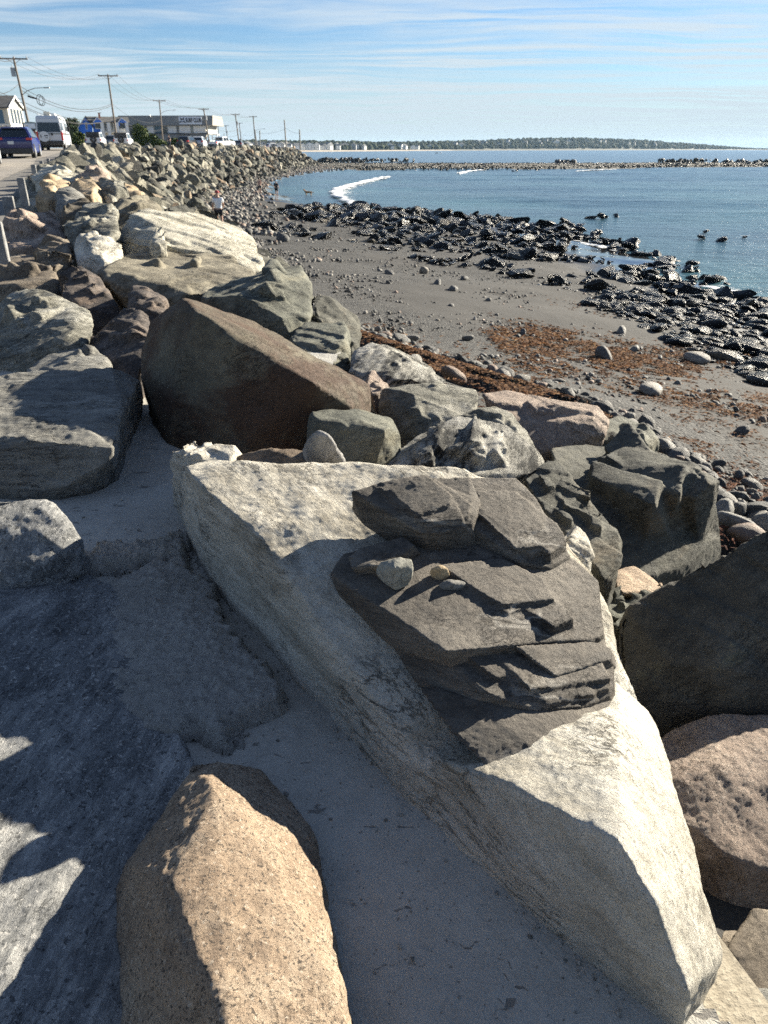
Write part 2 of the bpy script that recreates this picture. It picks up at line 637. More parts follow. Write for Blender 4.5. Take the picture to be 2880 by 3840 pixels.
M_CREAM = rock_mat('cream_stone', (0.25, 0.23, 0.175), (0.52, 0.49, 0.40), (0.64, 0.615, 0.53), 0.9, ((R(15), R(30), R(10)), 2.6),
                   stain=((0.27, 0.255, 0.21), 0.8, 0.52, 0.7), crack=(1.0, 0.010, 0.7), fine=40, bump=(0.06, 0.015))
M_GOLD = rock_mat('golden_stone', (0.19, 0.14, 0.085), (0.345, 0.262, 0.165), (0.46, 0.37, 0.255), 1.1, crack=(1.2, 0.01, 0.5), fine=40)
M_LAYER = rock_mat('brown_layered_stone', (0.075, 0.06, 0.045), (0.20, 0.165, 0.125), (0.31, 0.27, 0.21), 1.5, ((R(20), R(30), 0), 2.2), crack=(2.5, 0.02, 0.8))
# boulders that are repeated: their own tint comes from the object or from the mesh
PAL = dict(sc=0.9, crack=(1.3, 0.014, 0.8), fine=30, bump=(0.06, 0.02), contrast=0.17)
M_PILE = rock_mat('revetment_stone', (0.22, 0.22, 0.21), (0.62, 0.61, 0.58), (1.0, 1.0, 0.98), tint='color', streak=((R(20), R(30), 0), 1.9), **PAL)
M_PILEA = rock_mat('revetment_stone_far', (0.22, 0.22, 0.21), (0.62, 0.61, 0.58), (1.0, 1.0, 0.98), tint='attr', streak=((R(20), R(30), 0), 1.9), **PAL)
WETP = dict(lines=0.3, sc=1.8, crack=(2.2, 0.02, 0.7), fine=22, bump=(0.12, 0.06), contrast=0.17, rough=0.24, spec=0.20)
M_WET = rock_mat('wet_black_stone', (0.35, 0.35, 0.36), (0.7, 0.7, 0.68), (1.0, 1.0, 0.96), tint='color', **WETP)
M_WETA = rock_mat('wet_black_stone_small', (0.35, 0.35, 0.36), (0.7, 0.7, 0.68), (1.0, 1.0, 0.96), tint='attr', **WETP)
M_COB = rock_mat('beach_stone', (0.45, 0.45, 0.45), (0.75, 0.75, 0.74), (1.0, 1.0, 1.0), tint='color', sc=3.0, crack=None, fine=60, bump=(0.02, 0.008), rough=0.7)
M_COBA = rock_mat('beach_pebbles', (0.45, 0.45, 0.45), (0.75, 0.75, 0.74), (1.0, 1.0, 1.0), tint='attr', sc=3.0, crack=None, fine=60, bump=(0.02, 0.008), rough=0.75)


def concrete_mat():
    m, t = new_mat('troweled_concrete')
    g = t.n('ShaderNodeNewGeometry')
    co = g.outputs['Position']
    n1 = t.noise(co, 1.3, 8, 0.65)
    n2 = t.noise(co, 14, 8, 0.7)
    n3 = t.noise(co, 160, 4, 0.7)
    m0 = t.n('ShaderNodeMapping', Vector=co)
    m0.inputs['Rotation'].default_value = (0, 0, R(54))
    mp = t.n('ShaderNodeMapping', Vector=m0)
    mp.inputs['Scale'].default_value = (5, 60, 6)
    br = t.noise(mp, 1.0, 6, 0.7)
    f = t.math('ADD', t.math('MULTIPLY', n1, 0.45), t.math('ADD', t.math('MULTIPLY', n2, 0.3), t.math('MULTIPLY', n3, 0.25)))
    col = t.ramp(f, [(0.36, (0.25, 0.235, 0.205)), (0.5, (0.385, 0.37, 0.33)), (0.64, (0.47, 0.455, 0.41))])
    # short trowel scratches and pores
    sv = t.vmath('ADD', co, t.vmath('SCALE', t.noisec(co, 5.0, 4), 0.25))
    ms = t.n('ShaderNodeMapping', Vector=sv)
    ms.inputs['Rotation'].default_value = (0, 0, R(50))
    ms.inputs['Scale'].default_value = (7, 26, 10)
    sc_ = t.ramp(t.noise(ms, 1.0, 3, 0.6), [(0.66, 0.0), (0.70, 1.0)])
    po = t.ramp(t.noise(co, 75, 2, 0.5), [(0.70, 0.0), (0.74, 1.0)])
    dk = t.math('MAXIMUM', t.math('MULTIPLY', sc_, 0.75), t.math('MULTIPLY', po, 0.6))
    col = t.mix(dk, col, (0.12, 0.11, 0.10))
    h = t.math('SUBTRACT', t.math('ADD', t.math('MULTIPLY', n2, 1.0), t.math('MULTIPLY', br, 0.45)), t.math('MULTIPLY', dk, 0.5))
    nr = t.bump(h, 0.012, 0.9)
    nr = t.bump(n3, 0.003, 1.0, nr)
    pbr(t, col, 0.93, nr, spec=0.25)
    return m


M_CONC = concrete_mat()


def mortar_mat():
    m, t = new_mat('crumbly_mortar')
    g = t.n('ShaderNodeNewGeometry')
    co = g.outputs['Position']
    n1 = t.noise(co, 3, 5, 0.6)
    n2 = t.noise(co, 30, 9, 0.75)
    n3 = t.noise(co, 150, 4, 0.7)
    f = t.math('ADD', t.math('MULTIPLY', n1, 0.3), t.math('ADD', t.math('MULTIPLY', n2, 0.45), t.math('MULTIPLY', n3, 0.25)))
    col = t.ramp(f, [(0.34, (0.30, 0.285, 0.25)), (0.5, (0.42, 0.40, 0.36)), (0.62, (0.50, 0.48, 0.435))])
    nr = t.bump(n2, 0.03, 1.0)
    nr = t.bump(n3, 0.006, 1.0, nr)
    pbr(t, col, 0.95, nr, spec=0.2)
    return m


M_MORTAR = mortar_mat()


def ground_mat():
    """beach sand and gravel, dry landward gravel, wet flat; the three blend by vertex weights"""
    m, t = new_mat('beach_ground')
    g = t.n('ShaderNodeNewGeometry')
    co = g.outputs['Position']
    a = t.n('ShaderNodeAttribute', {'attribute_name': 'zone'})
    sp = t.n('ShaderNodeSeparateColor', Color=a.outputs['Color'])
    wet, grav, land = sp.outputs[0], sp.outputs[1], sp.outputs[2]
    n1 = t.noise(co, 0.55, 8, 0.62)
    n2 = t.noise(co, 6, 8, 0.7)
    n3 = t.noise(co, 60, 3, 0.7)
    vo = t.voro(co, 22, 'F1')
    voc = t.voro(co, 22, 'F1', out=1)
    f = t.math('ADD', t.math('MULTIPLY', n1, 0.4), t.math('ADD', t.math('MULTIPLY', n2, 0.35), t.math('MULTIPLY', n3, 0.25)))
    sand = t.ramp(f, [(0.34, (0.013, 0.0125, 0.0115)), (0.5, (0.029, 0.027, 0.0245)), (0.66, (0.050, 0.047, 0.042))])
    sc2 = t.n('ShaderNodeSeparateColor', Color=voc)
    peb = t.ramp(t.math('ADD', t.math('MULTIPLY', sc2.outputs[0], 0.75), t.math('MULTIPLY', n3, 0.25)),
                 [(0.1, (0.016, 0.016, 0.016)), (0.5, (0.040, 0.039, 0.037)), (0.85, (0.09, 0.087, 0.08)), (1.0, (0.26, 0.24, 0.22))])
    gm = t.ramp(t.math('ADD', grav, t.math('SUBTRACT', n2, 0.5)), [(0.42, 0.0), (0.58, 1.0)])
    col = t.mix(gm, sand, peb)
    lcol = t.ramp(t.math('ADD', t.math('MULTIPLY', n2, 0.5), t.math('MULTIPLY', n3, 0.5)), [(0.35, (0.17, 0.14, 0.10)), (0.5, (0.32, 0.28, 0.21)), (0.65, (0.45, 0.40, 0.31))])
    col = t.mix(land, col, lcol)
    wetn = t.ramp(t.math('ADD', wet, t.math('MULTIPLY', t.math('SUBTRACT', n1, 0.5), 0.5)), [(0.25, 0.0), (0.75, 1.0)])
    col = t.mix(wetn, col, t.mix(1.0, col, (0.45, 0.45, 0.47), 'MULTIPLY'))
    h = t.math('ADD', t.math('MULTIPLY', n2, 0.6), t.math('MULTIPLY', t.math('SUBTRACT', 0.6, vo), gm))
    bs = t.math('SUBTRACT', 1.0, t.math('MULTIPLY', wetn, 0.97))
    b = t.n('ShaderNodeBump', Height=h, Distance=0.035, Strength=bs)
    b2 = t.n('ShaderNodeBump', Height=n3, Distance=0.006, Strength=bs, Normal=b)
    r = t.math('SUBTRACT', 0.95, t.math('MULTIPLY', wetn, 0.86))
    pbr(t, col, r, b2, spec=0.4)
    return m


M_GROUND = ground_mat()


def road_mat(name, c1, c2, c3):
    m, t = new_mat(name)
    g = t.n('ShaderNodeNewGeometry')
    co = g.outputs['Position']
    f = t.math('ADD', t.math('MULTIPLY', t.noise(co, 0.4, 6, 0.6), 0.5), t.math('MULTIPLY', t.noise(co, 25, 5, 0.8), 0.5))
    col = t.ramp(f, [(0.36, c1), (0.5, c2), (0.64, c3)])
    pbr(t, col, 0.92, t.bump(t.noise(co, 40, 5, 0.8), 0.01), spec=0.25)
    return m


M_ROAD = road_mat('weathered_asphalt', (0.19, 0.17, 0.145), (0.27, 0.245, 0.21), (0.33, 0.30, 0.265))
M_SHLD = road_mat('shoulder_asphalt', (0.11, 0.105, 0.095), (0.17, 0.16, 0.145), (0.24, 0.225, 0.205))


def sea_mat():
    m, t = new_mat('sea_water')
    g = t.n('ShaderNodeNewGeometry')
    co = g.outputs['Position']
    sp = t.n('ShaderNodeSeparateXYZ', Vector=co)
    mp = t.n('ShaderNodeMapping', Vector=co)
    mp.inputs['Rotation'].default_value = (0, 0, R(-18))
    mp.inputs['Scale'].default_value = (0.35, 1.0, 1.0)
    big = t.noise(mp, 0.16, 5, 0.55)
    med = t.noise(mp, 0.9, 6, 0.6)
    sml = t.noise(mp, 4.5, 5, 0.65)
    h = t.math('ADD', t.math('MULTIPLY', big, 0.9), t.math('ADD', t.math('MULTIPLY', med, 0.75), t.math('MULTIPLY', sml, 0.2)))
    # shallows over pale sand are greener than the deep water
    sh = t.ramp(t.noise(co, 0.035, 4, 0.5), [(0.42, 0.0), (0.62, 1.0)])
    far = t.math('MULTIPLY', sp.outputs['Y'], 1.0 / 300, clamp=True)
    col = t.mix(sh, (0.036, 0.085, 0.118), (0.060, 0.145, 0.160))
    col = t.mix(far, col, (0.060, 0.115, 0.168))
    nr = t.bump(h, 0.55, 1.0)
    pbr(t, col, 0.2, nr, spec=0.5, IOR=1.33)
    return m


M_SEA = sea_mat()


def foam_mat():
    m, t = new_mat('sea_foam')
    g = t.n('ShaderNodeNewGeometry')
    co = g.outputs['Position']
    a = t.n('ShaderNodeAttribute', {'attribute_name': 'cover'})
    n = t.noise(co, 0.8, 8, 0.75, 0.5)
    v = t.voro(t.vmath('ADD', co, t.vmath('SCALE', t.noisec(co, 0.8, 4), 1.2)), 0.9, 'DISTANCE_TO_EDGE')
    lace = t.math('SUBTRACT', n, t.math('MULTIPLY', v, 0.55))
    k = t.ramp(t.math('ADD', lace, t.math('SUBTRACT', a.outputs['Fac'], 0.5)), [(0.41, 0.0), (0.58, 1.0)])
    b = t.n('ShaderNodeBsdfPrincipled')
    t.set(b, 'Base Color', (0.80, 0.82, 0.83, 1))
    t.set(b, 'Roughness', 0.8)
    t.set(b, 'Normal', t.bump(t.noise(co, 5, 6, 0.7), 0.12))
    tr = t.n('ShaderNodeBsdfTransparent')
    mx = t.n('ShaderNodeMixShader', i0=k, i1=tr, i2=b)
    t.n('ShaderNodeOutputMaterial', Surface=mx)
    return m


M_FOAM = foam_mat()


def attr_mat(name, rough=0.8, spec=0.3, mul=None):
    m, t = new_mat(name)
    at = t.n('ShaderNodeAttribute', {'attribute_name': 'tint'})
    tcn = t.n('ShaderNodeTexCoord')
    k = t.ramp(t.noise(tcn.outputs['Object'], mul or 3.0, 5, 0.7), [(0.3, 0.7), (0.7, 1.15)])
    pbr(t, t.mix(1.0, at.outputs['Color'], k, 'MULTIPLY'), rough, spec=spec)
    return m


M_WEED = attr_mat('dry_seaweed', 0.9, 0.12)
M_LEAF = attr_mat('foliage', 0.7, 0.25)
M_FARTREE = attr_mat('far_foliage', 0.9, 0.1, 0.1)
M_LAND = plain('far_shore_ground', (0.10, 0.10, 0.07), 0.95, gs=0.02, grain=0.3)
M_FSAND = plain('far_shore_sand', (0.36, 0.31, 0.25), 0.95, gs=0.02)

M_LICH = rock_mat('dark_lichened_stone', (0.030, 0.029, 0.025), (0.080, 0.074, 0.060), (0.15, 0.14, 0.115), 1.5, ((R(20), R(25), R(20)), 1.8),
                  stain=((0.17, 0.165, 0.115), 2.6, 0.58, 0.70), crust=((0.30, 0.29, 0.24), 3.0, 0.64, 0.70), crack=(1.6, 0.012, 0.6), fine=90)

# ------------------------------------------------------------------ the lie of the land (z = 0 is the sea)
KY = [-10, 0, 3, 6, 8, 10, 12, 16, 25, 36, 47, 60, 80, 100, 130, 150, 180, 205, 232, 262, 300]
KC = [3.0, 1.1, 0.2, -0.8, -1.6, -2.6, -3.7, -6.0, -10.5, -14.2, -17.5, -21, -24.5, -26, -27, -27.5, -27.3, -26.6, -25.6, -42, -90]
KT = [6.5, 4.2, 3.8, 3.4, 3.3, 2.9, 1.2, -1.5, -4, -7.0, -10, -13, -16.5, -18.5, -20.5, -20.8, -21, -20, -18, -34, -80]
KW = [12.5, 12.3, 12.2, 12.2, 12.2, 12.2, 12.3, 12.4, 12.8, 12.7, 13.6, 9.0, -8.0, -14.0, -18.0, -18.4, -16, -10, -6, -25, -72]
KZ = [3.38, 3.38, 3.36, 3.36, 3.4, 3.42, 3.45, 3.52, 3.72, 4.1, 4.42, 4.7, 4.9, 4.97, 5.0, 5.0, 5.0, 5.0, 4.9, 3.5, 2.0]
KTZ = [1.7, 1.7, 1.75, 1.8, 1.8, 1.8, 1.8, 1.75, 1.5, 1.2, 1.0, 0.9, 0.7, 0.55, 0.4, 0.4, 0.5, 0.7, 0.7, 0.6, 0.5]
fC = lambda y: np.interp(y, KY, KC)
fT = lambda y: np.interp(y, KY, KT)
fW = lambda y: np.interp(y, KY, KW)
fZ = lambda y: np.interp(y, KY, KZ)
fTZ = lambda y: np.interp(y, KY, KTZ)


def ground_z(x, y):
    x = np.asarray(x, float)
    y = np.asarray(y, float)
    c, tt, ww, z0, z1 = fC(y), fT(y), fW(y), fZ(y), fTZ(y)
    a = np.clip((x - c) / (tt - c), 0, 1)
    b = np.clip((x - tt) / np.maximum(ww - tt, 0.5), 0, None)
    z = np.where(x < c, z0, np.where(x < tt, z0 + (z1 - z0) * a, z1 * (1 - np.minimum(b, 1)) - np.maximum(x - ww, 0) * 0.05))
    return np.maximum(z, -2.5)


def build_ground():
    ys = np.concatenate([np.linspace(-10, 14, 90), np.linspace(14.3, 70, 150), np.linspace(70.8, 300, 160)])
    rows = []
    for y in ys:
        c, tt, ww = float(fC(y)), float(fT(y)), float(fW(y))
        xs = np.concatenate([np.linspace(c - 140, c - 12, 16), np.linspace(c - 11, c, 14)[:-1], np.linspace(c, tt, 22)[:-1],
                             np.linspace(tt, max(ww, tt + 0.5), 70)[:-1], np.linspace(max(ww, tt + 0.5), max(ww, tt + 0.5) + 45, 14)])
        rows.append(np.stack([xs, np.full_like(xs, y)], 1))
    P = np.array(rows)
    nu, nv = P.shape[:2]
    x, y = P[..., 0].ravel(), P[..., 1].ravel()
    z = ground_z(x, y)
    p3 = np.stack([x, y, np.zeros_like(x)], 1)
    c, tt, ww = fC(y), fT(y), fW(y)
    onb = np.clip((x - tt + 1) / 2, 0, 1)
    z = z + onb * (fbm(p3 * 0.22, 3) * 0.16 + fbm(p3 * 1.1, 3) * 0.035)
    slope = ((x > c) & (x < tt))
    z = z - slope * 0.35
    z = np.where((x < c) & (y < 9), z - 0.05, z)
    land = np.clip((c + 0.3 - x) / 0.6, 0, 1)
    wet = np.clip((0.42 - z) / 0.34, 0, 1) * (1 - land)
    frac = (x - tt) / np.maximum(ww - tt, 1)
    gr = 0.5 + 0.35 * fbm(p3 * 0.13 + 4, 3) * 2
    gr = gr + np.where(y < 34, np.clip(0.55 - np.abs(frac - 0.02) * 3.0, -0.35, 0.6), 0.25) + np.clip((y - 22) / 30, 0, 0.5)
    gr = gr - np.clip((y - 66) / 6, 0, 1) * 1.2 * np.clip((x - tt - 0.5) / 2, 0, 1)
    gr = np.clip(gr, 0, 1)
    me = np_mesh('ground', np.stack([x, y, z], 1), grid_faces(nu, nv)[:, ::-1])
    vcol(me, 'zone', np.stack([wet, gr, land], 1))
    return tag(link('beach', me, M_GROUND), kind='structure')


build_ground()


def ribbon(name, ys, xl, xr, zf, mat, n=6, noise=0.0):
    P = []
    for y in ys:
        xs = np.linspace(xl(y), xr(y), n)
        P.append(np.stack([xs, np.full(n, y), np.array([zf(x, y) for x in xs])], 1))
    P = np.array(P).reshape(-1, 3)
    me = np_mesh(name, P, grid_faces(len(ys), n)[:, ::-1])
    return tag(link(name, me, mat), kind='structure')


# shoulder and road on the landward side
rdR = lambda y: np.interp(y, [6, 16, 31, 40, 47, 60, 100, 150, 250], [-6.5, -9.5, -14.6, -17.2, -20.0, -23.6, -29.5, -31, -31])
ys_r = np.concatenate([np.linspace(9, 70, 50), np.linspace(72, 250, 60)])
ribbon('shoulder', ys_r, lambda y: rdR(y) - 1.0, lambda y: fC(y) - 0.15, lambda x, y: float(fZ(y)) + 0.010, M_SHLD)
ribbon('road', ys_r, lambda y: rdR(y) - 8.5, rdR, lambda x, y: float(fZ(y)) + 0.020, M_ROAD)
ribbon('parking_lot', np.linspace(62, 245, 60), lambda y: rdR(y) - 60, lambda y: rdR(y) - 8.7, lambda x, y: float(fZ(y)) + 0.012, M_ROAD)


def build_concrete():
    xs = np.arange(-2.9, 1.5, 0.022)
    ys = np.arange(0.15, 6.3, 0.024)
    X, Y = np.meshgrid(xs, ys, indexing='ij')
    p = np.stack([X.ravel(), Y.ravel(), np.zeros(X.size)], 1)
    z = 3.40 + fbm(p * 1.3, 3) * 0.03 + fbm(p * 6, 3) * 0.006
    # it is drawn up a little against the stones on its left
    z = z + 0.05 * np.clip((-0.75 - p[:, 0] - (p[:, 1] - 2.2) * 0.35) / 0.8, 0, 1)
    z = z + np.clip((p[:, 1] - 3.2) / 3, 0, 1) * 0.03
    p[:, 2] = z
    lim = np.where(Y > 2.9, -0.70 + (Y - 2.9) * 0.1, -0.74 + (2.9 - Y) * 0.728)
    keep = (X < np.minimum(lim, 1.1)).ravel()
    F = grid_faces(len(xs), len(ys))
    F = F[keep[F].all(1)]
    me = np_mesh('concrete', p, F)
    return tag(link('concrete_path', me, M_CONC), kind='structure')


build_concrete()


# ------------------------------------------------------------------ sea
def build_sea():
    # near water: real swell; then one far sheet to the horizon
    ys = np.concatenate([np.linspace(-20, 60, 170), np.linspace(60.6, 330, 330)])
    xs = np.concatenate([np.linspace(-60, 60, 150), np.linspace(61.5, 260, 80)])
    X, Y = np.meshgrid(xs, ys, indexing='ij')
    p = np.stack([X.ravel(), Y.ravel(), np.zeros(X.size)], 1)
    dep = np.clip((p[:, 0] - fW(p[:, 1]) - 3) / 22, 0, 1) * np.clip((250 - p[:, 1]) / 40, 0.25, 1)
    q = p * np.array([0.018, 0.055, 1])
    z = dep * (0.22 * np.sin(p[:, 1] * 0.21 + p[:, 0] * 0.035 + 2.5 * perlin(q)) * np.clip(fbm(q * 0.8 + 9, 2) * 2 + 0.6, 0, 1)
               + fbm(p * np.array([0.12, 0.32, 1]) + 3, 4) * 0.16)
    p[:, 2] = z
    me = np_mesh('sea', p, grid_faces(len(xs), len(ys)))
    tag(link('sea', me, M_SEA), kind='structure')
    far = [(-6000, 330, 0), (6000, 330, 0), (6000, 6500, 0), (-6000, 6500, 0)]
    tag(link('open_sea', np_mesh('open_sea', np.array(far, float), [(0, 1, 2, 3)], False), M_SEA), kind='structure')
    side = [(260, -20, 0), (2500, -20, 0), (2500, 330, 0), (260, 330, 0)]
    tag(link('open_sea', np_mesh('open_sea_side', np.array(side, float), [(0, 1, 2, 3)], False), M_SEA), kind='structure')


build_sea()


def foam_strip(name, L, Rr, hump=0.2, n=90, m=26, z0=0.03, dens=0.62):
    """white water between two polylines given as ground points"""
    L = np.array(L)
    Rr = np.array(Rr)

    def res(P, k):
        s = np.concatenate([[0], np.cumsum(np.linalg.norm(np.diff(P[:, :2], axis=0), axis=1))])
        u = np.linspace(0, s[-1], k)
        return np.stack([np.interp(u, s, P[:, j]) for j in range(3)], 1)
    A, B = res(L, n), res(Rr, n)
    t = np.linspace(0, 1, m)[None, :, None]
    P = (A[:, None] * (1 - t) + B[:, None] * t).reshape(-1, 3)
    tt = np.tile(np.linspace(0, 1, m), n)
    ss = np.repeat(np.linspace(0, 1, n), m)
    edge = np.clip(np.minimum(ss, 1 - ss) * 7, 0, 1)
    nz = fbm(P * 0.7, 4)
    P[:, 2] = z0 + edge * (hump * np.exp(-((tt - 0.18) / 0.16) ** 2) + nz * hump * 0.5 + 0.02)
    P[:, 0] += perlin(P * 0.35 + 3) * 0.9
    P[:, 1] += perlin(P * 0.35 + 13) * 1.6
    cov = dens * (0.84 + 0.22 * np.exp(-((tt - 0.14) / 0.13) ** 2)) * np.clip(tt / 0.05, 0, 1) * np.clip((1 - tt) / 0.75, 0, 1) ** 0.6 * np.clip(edge + 0.2, 0, 1)
    me = np_mesh(name, P, grid_faces(n, m))
    vattr(me, 'cover', cov)
    return tag(link(name, me, M_FOAM), kind='stuff')


W = lambda x, y: V(x, y, z=0.0)
foam_strip('breaking_wave', [W(1495, 657), W(1400, 673), W(1300, 695), W(1232, 716), W(1245, 740), W(1290, 762), W(1340, 782), W(1430, 806)],
           [W(1500, 662), W(1440, 680), W(1395, 700), W(1372, 716), W(1385, 745), W(1410, 768), W(1450, 790), W(1500, 805)], 0.22, dens=0.70)
foam_strip('breaking_wave', [W(1712, 656), W(1740, 648), W(1790, 642), W(1830, 640)], [W(1720, 653), W(1750, 646), W(1795, 640), W(1835, 638.5)], 0.3, 40, 10, dens=0.9)
foam_strip('breaking_wave', [W(2150, 646), W(2220, 641), W(2310, 638), W(2400, 639)], [W(2160, 642), W(2230, 637.5), W(2310, 635), W(2390, 636)], 0.2, 40, 10, dens=0.8)
foam_strip('shore_foam', [W(1640, 838), W(1760, 850), W(1880, 862), W(1990, 884)], [W(1650, 822), W(1770, 826), W(1890, 838), W(2000, 862)], 0.06, 60, 14, dens=0.62)
foam_strip('shore_foam', [W(1960, 880), W(2080, 905), W(2200, 930), W(2330, 955)], [W(1980, 850), W(2100, 868), W(2220, 892), W(2340, 925)], 0.06, 60, 14, dens=0.56)
foam_strip('shore_foam', [W(2530, 1075), W(2620, 1092), W(2740, 1112), W(2880, 1138), W(3050, 1170)],
           [W(2540, 1048), W(2640, 1062), W(2750, 1080), W(2890, 1102), W(3060, 1130)], 0.06, 70, 16, dens=0.72)

# ------------------------------------------------------------------ the big stones of the foreground
def off(pts, dx=0, dy=0, dz=0):
    return [np.array(p) + np.array([dx, dy, dz]) for p in pts]


def in_poly(T, xy):
    c = False
    for a, b in zip(T, np.roll(T, -1, 0)):
        if (a[1] > xy[1]) != (b[1] > xy[1]) and xy[0] < (b[0] - a[0]) * (xy[1] - a[1]) / (b[1] - a[1] + 1e-12) + a[0]:
            c = not c
    return c


PEB = [V(1480, 2150, 3.84)[:2], V(1690, 2160, 3.84)[:2]]


def hero():
    root = empty('layered_boulder', V(1500, 2900, z=3.4))
    tag(root, 'huge pale boulder capped by dark grey slate layers with three small stones on it', 'boulder')
    ridge = [V(690, 1740, 3.88), V(760, 1830, 3.88), V(950, 2010, 3.855), V(1230, 2150, 3.785)]
    seam = [V(1330, 2270, 3.70), V(1450, 2390, 3.66), V(1560, 2560, 3.60), V(1700, 2750, 3.555), V(1900, 2950, 3.50), V(2010, 2990, 3.50)]
    ridge2 = [V(2130, 2930, 3.61), V(2225, 2885, 3.69), V(2350, 3150, 3.77), V(2480, 3400, 3.71), V(2590, 3720, 3.57)]
    top = [V(780, 1712, 3.88), V(900, 1722, 3.91), V(1000, 1752, 3.91), V(1430, 1790, 3.89), V(1730, 1755, 3.92), V(1960, 1815, 3.82), V(2150, 2080, 3.70), V(2215, 2140, 3.66), V(2290, 2330, 3.61), V(2310, 2470, 3.58)]
    right = [V(2430, 2660, 3.52), V(2445, 2790, 3.50), V(2530, 2960, 3.57), V(2650, 3300, 3.52), V(2712, 3560, 3.45), V(2600, 3770, 3.3)]
    basep = [V(655, 1880, 3.42), V(715, 2050, 3.39), V(830, 2250, 3.39), V(1010, 2450, 3.39), V(1260, 2700, 3.39), V(1640, 3130, 3.39), V(2000, 3420, 3.39), V(2380, 3700, 3.39), V(2500, 3810, 3.39)]
    low = off(basep, 0.02, 0.02, -0.5) + off(right, -0.02, 0, -0.8) + off(top[-5:], 0, 0, -0.9)
    upper = ridge + seam + top + [V(2400, 2640, 3.50)] + basep[:7] + off(basep[:7], 0.02, 0.02, -0.5) + off(top[-5:], 0, 0, -0.9)
    lower = seam[-2:] + ridge2 + [V(2280, 2700, 3.575), V(2310, 2560, 3.57)] + right + basep[4:] + off(basep[4:], 0.02, 0.02, -0.5) + off(right, -0.02, 0, -0.8)
    body = sculpt([upper, lower], 0.0075, 3, 2, warp=(1.7, 0.022),
                  facets=[(40, 0.016, (0.6, -0.5, 0.5), 1.5), (240, 0.0012, (0.6, -0.5, 0.5), 2.2)], fine=((4, 0.009), (13, 0.0018), (45, 0.0020)), ridge=(5, 0.003))
    rock_obj('granite_body', body, M_WHITE, root)

    def plate(name, topz, lower, thick, seed, vox=0.0085, lift=0.0):
        vox = 0.0055
        t = [V(x, y, z + lift) for (x, y, z) in topz]
        lo = [V(x, y, z) for (x, y, z) in lower]
        bot = [p + np.array([0.03, 0.02, -thick]) for p in t]
        hulls = [t + lo + bot]
        T = np.array(t)
        cf = np.linalg.lstsq(np.c_[T[:, :2], np.ones(len(T))], T[:, 2], rcond=None)[0]
        rs = np.random.RandomState(seed)
        ext = np.ptp(T[:, :2], axis=0).max()
        for _ in range(int(130 * ext)):
            wgt = rs.dirichlet(np.ones(len(T)) * 1.1)
            c0 = (T * wgt[:, None]).sum(0)[:2]
            c0 = T.mean(0)[:2] + (c0 - T.mean(0)[:2]) * 1.04
            if min(np.hypot(*(c0 - q)) for q in PEB) < 0.14:
                continue
            a1 = np.array([0.72, -0.69]) * rs.uniform(0.04, 0.19)
            a2 = np.array([0.92, 0.40]) * rs.uniform(0.04, 0.14)
            th = rs.uniform(0.14, 0.42) * min(np.linalg.norm(a1), np.linalg.norm(a2))
            sl_ = rs.uniform(-0.04, 0.04, 2)
            qs = []
            out = 0
            for (i1, i2) in ((-1, -1), (1, -1), (1.0, 0.6), (0.3, 1), (-1, 0.8)):
                xy = c0 + a1 * i1 * rs.uniform(.7, 1.1) + a2 * i2 * rs.uniform(.7, 1.1)
                out += not in_poly(T, xy)
                zp = cf[0] * xy[0] + cf[1] * xy[1] + cf[2]
                zt_ = zp + th + sl_ @ (xy - c0)
                qs += [np.array([xy[0], xy[1], zt_]), np.array([xy[0] + 0.01, xy[1] + 0.01, zp - 0.04])]
            if not out:
                hulls.append(qs)
        vf = sculpt(hulls, vox, seed, 0, warp=(2.5, 0.008), facets=[(60, 0.003, (0.3, -0.2, 1), 3)],
                    fine=((9, 0.002), (30, 0.0012), (70, 0.0008)), ridge=(7, 0.0015))
        rock_obj(name, vf, M_SLATE, root)
    # upper ledge, in two pieces with a notch between them
    plate('slate_layer', [(1317, 1838, 4.01), (1420, 1808, 4.02), (1560, 1790, 4.02), (1760, 1790, 4.01), (1800, 1880, 3.955), (1770, 1960, 3.93), (1640, 1995, 3.92), (1579, 1996, 3.92), (1480, 1940, 3.94), (1393, 1887, 3.96)],
          [(1318, 1905, 3.90), (1400, 1990, 3.86), (1500, 2040, 3.84), (1580, 2030, 3.86)], 0.13, 21)
    plate('slate_layer', [(1700, 1790, 3.965), (1935, 1792, 3.95), (2010, 1862, 3.92), (2070, 1960, 3.87), (2140, 2085, 3.80), (2060, 2130, 3.80), (1960, 2110, 3.83), (1900, 2070, 3.85), (1830, 2010, 3.88), (1752, 1968, 3.91)],
          [(1762, 2030, 3.85), (1850, 2080, 3.81)], 0.14, 22)
    # middle ledge, the one that carries the three stones
    plate('slate_layer', [(1240, 2150, 3.825), (1311, 2202, 3.825), (1534, 2293, 3.81), (1666, 2437, 3.785), (1929, 2417, 3.76), (2213, 2397, 3.70), (2268, 2376, 3.685), (2258, 2290, 3.705), (2215, 2233, 3.735), (2246, 2172, 3.75),
                          (2150, 2085, 3.79), (1900, 2062, 3.835), (1640, 2005, 3.86), (1512, 2015, 3.865), (1345, 2060, 3.85), (1285, 2078, 3.845)],
          [(1262, 2200, 3.80), (1330, 2270, 3.77), (1450, 2400, 3.725), (1500, 2450, 3.70)], 0.12, 23, 0.0085)
    plate('slate_layer', [(1300, 2085, 3.885), (1340, 2058, 3.89), (1512, 2008, 3.90), (1560, 2040, 3.895), (1500, 2090, 3.88), (1420, 2120, 3.875), (1310, 2125, 3.87)], [], 0.06, 27)
